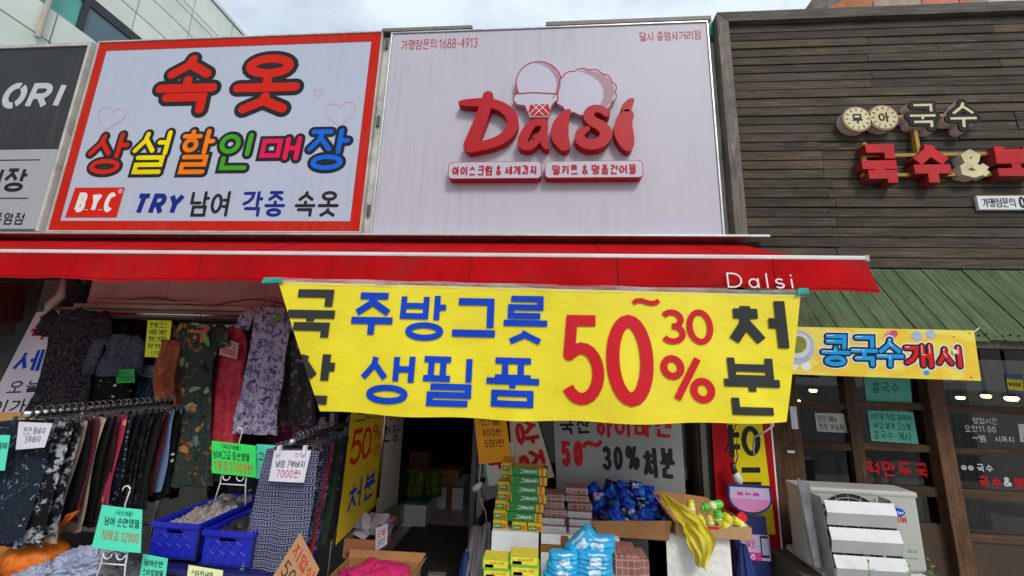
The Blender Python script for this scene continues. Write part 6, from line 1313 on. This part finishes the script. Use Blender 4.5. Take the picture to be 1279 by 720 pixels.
# lime boxes in front
for k, (r, lb) in enumerate((((603, 699, 636, 712), 'upper left'), ((637, 695, 673, 708), 'upper right'), ((604, 712.5, 638, 724), 'lower left'), ((638, 708.5, 674, 722), 'lower right'))):
    pbox('lime_box', f'lime green and yellow box, {lb} of the four at the bottom edge', 'box', r, -.86, .10, LGR, 'lime green boxes at the bottom', .002, ((.04, .2, .96, .92, LYL), (.1, .18, .42, .5, ORD_)), (('비누세트', .3, .5, .85, .82, ORD_, .12),), m_top=LYL)
for k in range(2):
    x0, z0, x1, z1 = rect(768+14*k, 694+8*k, 800+14*k, 722+6*k, -.80); o = obj('paper_pack', MB().box(x0, x1, -.80+.03*k, -.62, z0, z1), CHK.m, bevel=.008); tag(o, f'bundle of brown and white checked packs at the bottom centre right, {("front", "rear")[k]} one', 'paper pack')
# tray of blue sweets
x0, z0, x1, z1 = rect(741, 655, 838, 674, -.58)
T = thing('cardboard_tray', 'shallow cardboard tray full of shiny blue snack bags', 'box', ((x0+x1)/2, -.4, z0))
tr = [(x0+.03, z0), (x1-.01, z0+.01), (x1+.005, z1+.035), (x0-.01, z1+.01)]
obj('front_wall', MB().hexa([(tr[0][0], -.575, tr[0][1]), (tr[1][0], -.575, tr[1][1]), (tr[1][0], -.569, tr[1][1]), (tr[0][0], -.569, tr[0][1]), (tr[3][0], -.60, tr[3][1]), (tr[2][0], -.60, tr[2][1]), (tr[2][0], -.594, tr[2][1]), (tr[3][0], -.594, tr[3][1])]), CARD, T)
obj('base', MB().box(x0+.03, x1-.01, -.568, -.26, z0, z0+.006), CARD, T); obj('side_wall', MB().box(x1-.012, x1-.005, -.567, -.26, z0+.007, z1+.03), CARD, T); obj('side_wall', MB().box(x0+.022, x0+.029, -.567, -.26, z0+.0, z1), CARD, T); obj('back_wall', MB().box(x0+.03, x1-.013, -.259, -.253, z0, z1+.03), CARD, T)
BFO = fabric('blue_foil', 'speck', ['#0f2f9c', '#1f6fd0', '#0b1434'], 16, .18); BFO2 = fabric('dark_blue_foil', 'speck', ['#0a1230', '#2358c8', '#c0c8dc'], 14, .15)
for k in range(20):
    rowk, ck_ = divmod(k, 5); xx = x0+.02+(x1-x0-.03)*(ck_+.5)/5+random.uniform(-.01, .01); yy = -.55+.085*rowk; zz = z1+.0+.026*rowk+random.uniform(-.006, .012)+(.02 if ck_ in (1, 2, 3) else 0)
    o = pouch('snack_bag', f'shiny blue snack bag in tray, {ORD[rowk]} row from front, {ORD[ck_]} from left', 'snack bag', (xx, yy, zz), .085, .115, .055, BFO if k % 2 else BFO2, k, random.uniform(-.7, .7), 'blue snack bags in the cardboard tray')
# big styrofoam coolers
pbox('foam_box', 'large worn white styrofoam box under the tray of tubes, right of the snack tray', 'box', (806, 668, 915, 712), -.56, .42, pm('scuffed_styrofoam', rgb('#e4e2dc'), .7, var=.10, scale=7, bump=.8, bscale=30, dirt=.3), bottom=.221, bev=.02)
pbox('foam_box', 'small dark gap box behind the snack tray, left of the large styrofoam box', 'box', (786, 676, 803, 712), -.48, .3, pm('plain_grey_box', rgb('#5b5c5f'), .7), bottom=.221)  # box in one even grey
struct('snack_tray_riser', MB().box(x0+.04, x1-.02, -.56, -.27, .221, z0-.002), pm('dark_table', (.03, .03, .032), .7))
x0, z0, x1, z1 = rect(845, 657, 940, 680, -.60); zt_3 = z1
z0 = max(z0, P(860, 668, -.56).z+.003)
T = open_box('open cardboard tray with yellow and green tubes and a red label', x0, x1, -.60, -.30, z0, z1, pm('tan_cardboard', rgb('#b08a60'), .8, var=.1, bump=.25, bscale=90, dirt=.15), flaps=False, name='cardboard_tray')
mb = MB(); sheet(mb, x0+.37*(x1-x0), z0+.045, x0+.57*(x1-x0), z1-.004, -.6015); obj('red_label', mb, REDP, T, fixn=False)
obj('flap', MB().hexa([(x0, -.306, z1), (x1, -.306, z1), (x1, -.3, z1), (x0, -.3, z1), (x0-.05, -.25, z1+.08), (x1-.1, -.25, z1+.05), (x1-.1, -.244, z1+.05), (x0-.05, -.244, z1+.08)]), CARD, T)
obj('flap', MB().hexa([(x0, -.60, z1), (x0+.006, -.60, z1), (x0+.006, -.3, z1), (x0, -.3, z1), (x0-.055, -.60, z1+.06), (x0-.049, -.60, z1+.06), (x0-.049, -.3, z1+.09), (x0-.055, -.3, z1+.09)]), CARD, T)
YT = pm('tube_yellow', rgb('#d8cf35'), .3, var=.06); GT_ = pm('tube_green', rgb('#5cc24a'), .3, var=.06); RT = pm('tube_red', rgb('#d3152a'), .35)
tubes = [((863, 628), (865, 648), .022, YT), ((874, 645), (880, 662), .022, YT), ((886, 646), (891, 664), .02, YT), ((879, 634), (903, 629), .022, GT_), ((897, 640), (900, 662), .022, GT_), ((907, 645), (920, 660), .022, YT), ((918, 650), (934, 662), .022, YT), ((903, 655), (914, 664), .022, YT)]
for k, (a, b, r, m) in enumerate(tubes):
    a, b = P(*a, -.52-.01*k), P(*b, -.55); T = thing('product_tube', f'{"green" if m is GT_ else "yellow"} cosmetic tube in the cardboard tray, {ORD[k]} from the left', 'tube', a)
    obj('tube_body', MB().tube([a, a.lerp(b, .06), a.lerp(b, .9), b], [r*.9, r, r, r*.6], 16), m, T, smooth=True); obj('cap', MB().tube([a+(a-b).normalized()*.001, a+(a-b).normalized()*.012], r*.8, 14), m, T)
    obj('label_band', MB().tube([a.lerp(b, .3), a.lerp(b, .6)], r*1.02, 16), pm('tube_label', rgb('#d9dca0'), .35), T, smooth=True)
c = P(925, 645, -.53); tag(obj('red_lid', MB().tube([(c.x, -.555, c.z), (c.x, -.54, c.z)], [.026, .026], 24), RT), 'round bright red lid at the right end of the tube tray', 'lid')
# yellow ribbon of film
YR = N('yellow_film'); YR.b.inputs['Base Color'].default_value = (*rgb('#d9c92e'), 1); YR.b.inputs['Roughness'].default_value = .3; YR.b.inputs['Alpha'].default_value = .8; YR.b.inputs['Roughness'].default_value = .5
lf_ = [(822, 616), (838, 637), (852, 657), (861, 680), (872, 708)]; rt_ = [(833, 617), (858, 633), (882, 652), (895, 678), (881, 712)]
def pl(L_, t, Y0):
    i = min(3, int(t*4)); f = t*4-i; f = f*f*(3-2*f) if False else f; a, b = L_[i], L_[i+1]; return P(a[0]+(b[0]-a[0])*f, a[1]+(b[1]-a[1])*f, Y0)
def ribf(u, v, w=0):
    Y0 = -.615-.03*min(1, v*2.2); p = pl(lf_, v, Y0).lerp(pl(rt_, v, Y0), u)
    return p+Vector((.004*math.sin(v*31), -w-.014*math.sin(u*9+v*5)-.007*math.sin(u*21-v*11)-.010*math.sin(v*16+u*3), .003*math.sin(u*17)))
mb = MB(); mb.grid(lambda u, v: ribf(u, v), 18, 36); mb.grid(lambda u, v: ribf(u, v, -.0015), 18, 36); tag(obj('plastic_ribbon', mb, YR.m), 'crumpled yellow plastic film draped over the tube tray and styrofoam box', 'plastic film')

# ------------------------------------------------------------------ restaurant front
BWD = wood('brown_stained_timber', (.035, .017, .009), (.13, .070, .038), 'z'); BWX = wood('brown_stained_rail', (.040, .020, .011), (.115, .064, .036), 'x')
T = thing('restaurant_front', 'brown timber framed restaurant window wall with small panes on the right', 'shopfront', (2.6, 0, 0))
def vx(px, py, Y=-.0): return P(px, py, Y).x
xs_ = [(1.30, 1.50), (1.505, 1.58), (1.62, 1.76)]
for a, b in xs_: obj('post', MB().box(a, b, -.16 if a < 1.55 else -.08, .0, 0, 1.79), BWD, T, bevel=.004)
m1 = (vx(1062, 535, -.05), vx(1077, 535, -.05)); m2 = (vx(1160, 487, -.09), vx(1180, 487, -.09)); m3 = (3.62, 3.72)
for a, b in (m1,): obj('mullion', MB().box(a, b, -.05, 0, .12, 1.79), BWD, T, bevel=.003)
for a, b in (m2, m3): obj('post', MB().box(a, b, -.09, 0, 0, 1.79), BWD, T, bevel=.004)
def zz(px, py): return P(px, py, -.03).z
bars = []
for (xa, xb, lst) in ((1.761, m1[0]-.001, [((1030, 503), (1030, 511)), ((1030, 553), (1030, 562)), ((1030, 612), (1030, 624))]), (m1[1]+.001, m2[0]-.001, [((1130, 503), (1130, 512)), ((1130, 555), (1130, 564)), ((1130, 607), (1130, 619))]), (m2[1]+.001, m3[0]-.001, [((1235, 507), (1235, 517)), ((1235, 561), (1235, 569)), ((1235, 613), (1235, 624)), ((1235, 668), (1235, 678))])):
    for (t_, b_) in lst: obj('glazing_bar', MB().box(xa, xb, -.042, 0, zz(*b_), zz(*t_)), BWX, T, bevel=.003)
obj('head_beam', MB().box(1.30, 5.0, -.12, 0, 1.792, 2.19), BWX, T, bevel=.004)
zl_ = zz(1235, 678); obj('lower_panel', MB().box(m2[1]+.001, m3[0]-.001, -.03, 0, .12, zl_-.002), pm('brown_panel', rgb('#3c2b1c'), .6, var=.25, scale=4), T); obj('lower_panel', MB().box(1.761, m2[0]-.001, -.03, 0, .12, .66), pm('brown_panel', rgb('#3c2b1c'), .6), T)
obj('panel_stile', MB().box(3.08, 3.14, -.045, -.031, .12, zl_-.01), BWD, T)
RG = glass('restaurant_glass', (.62, .64, .64), .05, .02)
obj('pane', MB().box(1.761, m1[0], -.015, -.010, .66, 1.79), RG, T); obj('pane', MB().box(m1[1], m2[0], -.015, -.010, .66, 1.79), RG, T); obj('pane', MB().box(m2[1], m3[0], -.015, -.010, zl_, 1.79), RG, T); obj('pane', MB().box(m3[1], 5.0, -.015, -.010, .6, 1.79), RG, T)
# paper strips on the posts
for (r, lb) in (((984, 563, 993, 566), 'tiny pale label stuck on the brown post left of the restaurant window'), ((988, 508, 996, 536), 'narrow pale paper strip at the left edge of the restaurant window')):
    x0, z0, x1, z1 = rect(*r, -.165); tag(obj('label_strip', MB().box(x0, x1, -.168, -.1605, z0, z1), WHC), lb, 'label')
# pendant lamps in the restaurant
LAMP = N('lamp_glow'); LAMP.b.inputs['Emission Color'].default_value = (1, .62, .22, 1); LAMP.b.inputs['Emission Strength'].default_value = 14; LAMP.b.inputs['Base Color'].default_value = (.8, .6, .3, 1)
SHD = pm('lamp_shade_dark', (.05, .045, .04), .5)
for k, (px, py, r_) in enumerate(((995, 501, .035), (1016, 488, .035), (1200, 497, .035), (1232, 495, .038), (1264, 498, .05))):
    c = P(px, py, .12); T = thing('pendant_lamp', f'lit warm pendant lamp inside the restaurant, {ORD[k]} from the left', 'lamp', c, 'pendant lamps in the restaurant')
    obj('bulb', MB().tube([c+Vector((0, 0, -r_*.35)), c, c+Vector((0, 0, r_*.25))], [r_*.5, r_*.75, r_*.6], 14), LAMP.m, T, smooth=True); obj('shade', MB().tube([c+Vector((0, 0, r_*.26)), c+Vector((0, 0, r_*.9)), c+Vector((0, 0, 2.2-c.z))], [r_*1.15, .012, .006], 14), SHD, T, smooth=True)
CURT = fabric('green_striped_blind', 'stripe', ['#23413a', '#395c50'], 16)
x0, z0, x1, z1 = rect(1168, 478, 1232, 660, .35); mb = MB(); mb.grid(lambda u, v: (x0+(.32)*u, .35+.012*math.sin(u*40), z0+(z1-z0)*v), 60, 2); mb.grid(lambda u, v: (x0+(.32)*u, .354+.012*math.sin(u*40), z0+(z1-z0)*v), 60, 2); tag(obj('curtain', mb, CURT, smooth=True), 'dark green pleated curtain behind the right restaurant pane', 'curtain')
tag(obj('wooden_pillar', MB().box(3.05, 3.22, .5, .65, .12, 2.2), pm('pale_timber', rgb('#7a5a44'), .7, var=.2)), 'pale timber pillar inside the restaurant behind the right pane', 'pillar')
for k in range(3):
    x = 2.0+.75*k; T = thing('dining_table', f'dark dining table inside the restaurant, {ORD[k]} from the left', 'table', (x, 1.6, .12), 'dining tables in the restaurant'); obj('top', MB().box(x-.3, x+.3, 1.3, 1.9, .82, .85), BWX, T)
    for a in (-.26, .26):
        for b in (1.34, 1.86): obj('leg', MB().box(x+a-.02, x+a+.02, b-.02, b+.02, .12, .819), BWD, T)
# notes on the panes
NW = pm('note_white', rgb('#a3a8a0'), .7); NM = pm('note_mint', rgb('#4f9c88'), .7, var=.05)
o, fn = card('window_note', 'white handwritten note on the left restaurant pane', 'note', ((1018, 516), (1054, 517), (1059, 541), (1021, 539)), -.02, NW); write(o, fn, '모든 메뉴', .08, .55, .75, .85, INK, .08, .03); write(o, fn, '포장 가능함', .08, .14, .92, .42, INK, .08, .03)
o, fn = card('window_note', 'upper mint green note partly under the yellow banner on the middle pane', 'note', ((1079, 470), (1137, 470), (1140, 504), (1083, 502)), -.02, NM); write(o, fn, '콩국수', .15, .35, .75, .75, INKG, .08, .03)
o, fn = card('window_note', 'larger mint green note with three handwritten lines on the middle restaurant pane', 'note', ((1084, 513), (1141, 515), (1148, 555), (1089, 551)), -.02, NM); write(o, fn, '국산콩 직접 갈아서', .04, .72, .93, .92, INKG, .09, .03); write(o, fn, '비교 불가 고소함', .10, .42, .9, .62, INKG, .09, .03); write(o, fn, '콩국수-개시', .06, .08, .86, .34, INKG, .08, .03)
o, fn = card('sticker', 'yellow and blue sticker in the upper right of the restaurant window', 'sticker', ((1256, 467), (1277, 468), (1279, 492), (1260, 490)), -.02, pm('sticker_blue', rgb('#1d3a86'), .4)); mb = MB(); mb.add([fn(.0, fn.H*.14, .001), fn(fn.W, fn.H*.14, .001), fn(fn.W, fn.H*.72, .001), fn(0, fn.H*.72, .001)], [(0, 1, 2, 3)]); obj('yellow_field', mb, YV, o, fixn=False); write(o, fn, 'NSDK', .12, .34, .88, .54, BLACKP, .2, 0, name='lettering', off_=.002)
DEC = pm('decal_white', rgb('#b5b5b5'), .5); DER = pm('decal_red', rgb('#9c1820'), .5); YG = -.0165
T = thing('window_decal', 'white and red vinyl lettering with opening hours on the right restaurant pane', 'decal', (3.0, YG, 1.3))
def dec(tx, r, m, wf, shear=0): x0, z0, x1, z1 = rect(*r, YG); print_text('lettering', tx, (x0, z0, x1, z1), YG, m, T, wf*(z1-z0), off_=.001, rnd=False, shear=shear)
dec('영업시간', (1215, 522, 1246, 530), DEC, .12); dec('오전11:00', (1205, 532, 1244, 540), DEC, .14); dec('~밤', (1215, 543, 1232, 552), DEC, .13); dec('시까지', (1243, 545, 1267, 553), DEC, .13); dec('◎◎', (1201, 581, 1217, 588), DEC, .14); dec('국수', (1220, 580, 1241, 590), DEC, .13); dec('국수', (1222, 595, 1252, 610), DER, .2); dec('&', (1253, 596, 1264, 608), DEC, .2); dec('보쌈', (1266, 596, 1296, 610), DER, .2)
T = thing('window_decal', 'red vinyl lettering on the middle restaurant pane above the air conditioner', 'decal', (2.4, YG, 1.1)); dec('떡만두국', (1082, 577, 1160, 596), DER, .16)
o, fn = card('window_poster', 'small white and orange poster cut by the right photo edge on the restaurant pane', 'poster', ((1272, 530), (1310, 530), (1312, 556), (1275, 552)), -.02, DEC); mb = MB(); mb.add([fn(.1*fn.W, .1*fn.H, .001), fn(.6*fn.W, .1*fn.H, .001), fn(.6*fn.W, .6*fn.H, .001), fn(.2*fn.W, .7*fn.H, .001)], [(0, 1, 2, 3)]); obj('orange_patch', mb, ORD_, o, fixn=False)
# yellow noodle banner
YS = -.67; BNY = N('noodle_banner_yellow'); n = BNY.noise(BNY.coord((1, 1, 2.5)), 3, 3, .5); BNY.col(BNY.ramp(n.outputs['Fac'], [(.38, rgb('#dcc93c')), (.52, rgb('#e0b41c')), (.6, rgb('#dfcf52'))])); BNY.b.inputs['Roughness'].default_value = .45
o, fn = card('noodle_banner', 'yellow banner with blue and red bubble lettering under the green plank roof', 'banner', ((975, 408), (1217, 413), (1226, 476), (970, 467)), YS, BNY.m, bow=-.004)
PB_ = pm('bubble_blue', rgb('#1b93d8'), .4, var=.08); PR_ = pm('bubble_red', rgb('#cf1c1c'), .4, var=.06)
def bub(tx, s0, t0, s1, t1, m, wt):
    x0, z0, x1, z1 = s0*fn.W, t0*fn.H, s1*fn.W, t1*fn.H; st = layout(tx, x0, z0, x1, z1, wt, .04, .012)
    text_obj('halo', st, wt*2.5, fn, WHITEP, o, off_=.001); text_obj('letter_outline', st, wt*1.9, fn, OUTL, o, off_=.0025); text_obj('lettering', st, wt, fn, m, o, off_=.004)
    hl = [[(a-.2*wt, b+.22*wt) for a, b in s[:2]] for s in st if len(s) < 6]; hl = [[s[0], (s[0][0]*.6+s[1][0]*.4, s[0][1]*.6+s[1][1]*.4)] for s in hl]; text_obj('highlight', hl, wt*.16, fn, WHITEP, o, off_=.0055)
bub('콩', .22, .20, .37, .86, PB_, .022); bub('국', .37, .20, .51, .84, PB_, .022); bub('수', .50, .20, .64, .80, PB_, .022); bub('개', .64, .22, .78, .70, PR_, .021); bub('시', .80, .24, .93, .68, PR_, .021)
LAV = pm('bowl_lavender', rgb('#9fa8c4'), .5, var=.15, scale=20); FOOD = fabric('noodle_topping', 'floral', ['#7a8a3c', '#b05a3a', '#c9b78a', '#5a7a34'], 60)
W_, H_ = fn.W, fn.H
for nm, cx, cz, rx, rz, m, of in (('bowl_print', .10, .56, .088, .36, LAV, .001), ('bowl_print', .10, .60, .066, .27, pm('broth_white', rgb('#c4c2c0'), .5), .002), ('topping_print', .10, .62, .045, .18, FOOD, .003)):
    v, f = tri([(W_*(cx+rx*math.cos(t)), H_*(cz+rz*math.sin(t))) for t in [2*math.pi*k/28 for k in range(28)]]); mb = MB(); solid(mb, v, f, fn, of, 0); obj(nm, mb, m, o, fixn=False)
for (cx, cz, r_, m) in ((.575, .84, .10, PKP), (.595, .90, .07, pm('berry_pink', rgb('#c4325c'), .5)), (.71, .86, .10, LAV), (.78, .90, .09, LAV), (.15, .17, .09, WHITEP), (.08, .17, .09, WHITEP), (.745, .12, .05, PB_)):
    v, f = tri([(W_*cx+H_*r_*1.1*math.cos(t), H_*(cz+r_*math.sin(t))) for t in [2*math.pi*k/16 for k in range(16)]]); mb = MB(); solid(mb, v, f, fn, .0008, 0); obj('fruit_print', mb, m, o, fixn=False)
write(o, fn, '*', .875, .48, .90, .64, WHITEP, .16, 0, name='lettering', off_=.007)
for s, t in ((.905, .86), (.965, .06), (.985, .94)):
    v, f = tri([(W_*s*.99+.004*math.cos(k*.8), H_*t+.004*math.sin(k*.8)) for k in range(8)]); mb = MB(); solid(mb, v, f, fn, .001, 0); obj('eyelet', mb, BLACKP, o, fixn=False)
tag(obj('banner_rope', MB().tube([fn(W_, H_*.97, 0), fn(W_, H_*.97, 0)+Vector((.08, .05, .03))], .003, 5), WHP), 'short cord at the upper right corner of the noodle banner', 'cord')
# air conditioner outdoor unit
YA_ = -.52; a = P(1001, 605, YA_); b = P(1147, 616, YA_); c = P(1160, 716, YA_); ax0, ax1 = P(1008, 660, YA_).x-.01, P(1153, 665, YA_).x; az1, az0 = (a.z+b.z)/2-.01, P(1090, 713, YA_).z
ACW = pm('ac_white', rgb('#a9aaa2'), .45, var=.06, scale=5, dirt=.2)
T = thing('air_conditioner', 'white outdoor air conditioner unit with slatted wind guard before the restaurant window', 'air conditioner', ((ax0+ax1)/2, YA_+.15, az0))
obj('casing', MB().box(ax0, ax1, YA_, YA_+.15, az0, az1), ACW, T, bevel=.02)
obj('lid', MB().box(ax0-.004, ax1+.004, YA_-.004, YA_+.154, az1-.028, az1+.006), ACW, T, bevel=.012)
cxa, cza = ax0+.40*(ax1-ax0), (az0+az1)/2; R_ = .185
obj('fan_recess', MB().tube([(cxa, YA_-.002, cza), (cxa, YA_+.0, cza)], [R_, R_], 40), pm('fan_dark', (.015, .015, .016), .6), T)
mb = MB()
for k in range(7): mb.tube([(cxa+R_*(1-.13*k)*math.cos(t), YA_-.006, cza+R_*(1-.13*k)*math.sin(t)) for t in [2*math.pi*i/36 for i in range(36)]], .0022, 5, close=True)
for k in range(16): t = k*math.pi/8; mb.tube([(cxa+.03*math.cos(t), YA_-.006, cza+.03*math.sin(t)), (cxa+R_*math.cos(t), YA_-.006, cza+R_*math.sin(t))], .002, 5)
obj('grille', mb, ACW, T)
gx0, gx1 = P(1036, 650, YA_-.14).x, P(1124, 650, YA_-.14).x; gz0, gz1 = az0-.01, az1-.03; GU = pm('guard_grey_metal', rgb('#b2b4b3'), .35, .3, var=.08, dirt=.25)
T2 = thing('wind_guard', 'pale grey wind guard with three wide slanted slats on the air conditioner', 'wind guard', ((gx0+gx1)/2, YA_-.08, gz0))
for x_ in (gx0-.004, gx1+.001):
    obj('side_plate', MB().hexa([(x_, YA_-.14, gz0), (x_+.003, YA_-.14, gz0), (x_+.003, YA_-.012, gz0), (x_, YA_-.012, gz0), (x_, YA_-.10, gz1+.01), (x_+.003, YA_-.10, gz1+.01), (x_+.003, YA_-.012, gz1+.01), (x_, YA_-.012, gz1+.01)]), GU, T2)
hh = (gz1-gz0)/3
for k in range(3):
    z_t = gz1-hh*k; y_ = YA_-.105-.012*k
    obj('slat', MB().hexa([(gx0, y_-.028, z_t-hh*.44), (gx1, y_-.028, z_t-hh*.44), (gx1, y_-.024, z_t-hh*.44), (gx0, y_-.024, z_t-hh*.44), (gx0, y_-.012, z_t), (gx1, y_-.012, z_t), (gx1, y_-.008, z_t), (gx0, y_-.008, z_t)]), WHP, T2, bevel=.001)  # upward-tilted face in white: the light it catches is put into the colour
    obj('slat', MB().hexa([(gx0, y_-.016, z_t-hh*.93), (gx1, y_-.016, z_t-hh*.93), (gx1, y_-.012, z_t-hh*.93), (gx0, y_-.012, z_t-hh*.93), (gx0, y_-.0275, z_t-hh*.445), (gx1, y_-.0275, z_t-hh*.445), (gx1, y_-.0235, z_t-hh*.445), (gx0, y_-.0235, z_t-hh*.445)]), GU, T2)  # lower face of the same slat in grey, its shade painted in
# brand badge and writing
bxa, bza = P(1118, 639, YA_).x, P(1118, 640, YA_).z
v, f = tri([(bxa+.052*math.cos(t), bza+.024*math.sin(t)) for t in [2*math.pi*k/28 for k in range(28)]]); mb = MB(); solid(mb, v, f, wall(YA_), .001, .001); o = obj('badge', mb, BLUEP, T); print_text('badge_lettering', 'Carrier', (bxa-.042, bza-.010, bxa+.042, bza+.012), YA_, WHITEP, o, .003, off_=.003, shear=.2)
r_ = rect(1112, 645, 1140, 654, YA_); print_text('lettering', '캐리어', (bxa-.055, r_[1], bxa+.055, r_[3]), YA_, REDP, T, .007, off_=.001, rnd=False)
TQ = pm('teal_print', rgb('#2a8a80'), .5); r_ = rect(1135, 687, 1146, 691, YA_); print_text('lettering', 'ECO', r_, YA_, TQ, T, .003, off_=.001); r_ = rect(1130, 696, 1147, 699, YA_); print_text('lettering', 'Inverter'.replace('v', 'r').replace('n', 'r').replace('t', 'l'), r_, YA_, TQ, T, .002, off_=.001)
# plastic flap and stand at the unit's left
o, fn = card('plastic_sheet', 'torn silvery sheet hanging at the left side of the air conditioner', 'sheet', ((996, 597), (1012, 606), (1027, 708), (1018, 708)), (-.60, -.56, -.56, -.6), pm('silver_foil', rgb('#7b7d80'), .3, .4, var=.25, scale=14, bump=.6, bscale=12), bow=.02)
struct('unit_plinth', MB().box(ax0-.06, ax1+.1, YA_-.06, YA_+.36, 0, az0-.03), pm('grey_plinth', rgb('#55534c'), .8, bump=.3))
for x_ in (ax0+.05, ax1-.12): obj('foot', MB().box(x_, x_+.09, YA_-.03, YA_+.3, az0-.028, az0-.001), WHP, T)
# weeds in front of the unit
LF = pm('leaf_green', rgb('#5f8a2c'), .6, var=.2, scale=40)
for k, (px, py) in enumerate(((1084, 698), (1137, 712), (1163, 704))):
    c = P(px, py, YA_-.22); T = thing('weed', f'thin green weed growing before the air conditioner, {ORD[k]} from the left', 'weed', (c.x, c.y, .0), 'weeds before the air conditioner')
    obj('stem', MB().tube([(c.x+.01, c.y, .0), (c.x+.004, c.y, c.z*.5), (c.x, c.y, c.z)], [.003, .0025, .0015], 5), LF, T)
    for j in range(7):
        a_ = j*2.4+k; L_ = .022+.006*(j % 3); e = Vector((math.cos(a_)*L_, math.sin(a_)*L_*.7, .012)); s_ = Vector((-math.sin(a_), math.cos(a_), 0))*.006; p = c+Vector((0, 0, -.03*(j//2)+.01))
        obj('leaf', MB().add([p, p+e*.5+s_, p+e, p+e*.5-s_], [(0, 1, 2, 3)]), LF, T, fixn=False)

# more stock inside the doorway
for k, (px, pb, pt, Y, lb) in enumerate(((560, 606, 588, 1.45, 'brown cardboard box standing on the taped white box deep inside'), (522, 588, 566, 1.9, 'dim cardboard box behind the green snack bags inside the shop'))):
    a = P(px-14, pb, Y); b = P(px+14, pt, Y); tag(obj('cardboard_box', MB().box(a.x, b.x, Y, Y+.25, a.z, b.z), CARD, bevel=.004), lb, 'box')
for k, (X0, z) in enumerate(((-3.2, 1.955), (.2, 2.0))):
    pts = [(X0+.12*i, -.285-.01*(i % 2), z+.03+.03*math.sin(i*.9+k)) for i in range(14)]
    tag(obj('power_cable', MB().tube(pts, .004, 6), BLKP, smooth=True), ('thin dark cable sagging along the pinkish fascia above the dresses', 'thin dark cable along the fascia behind the yellow banner')[k], 'cable')
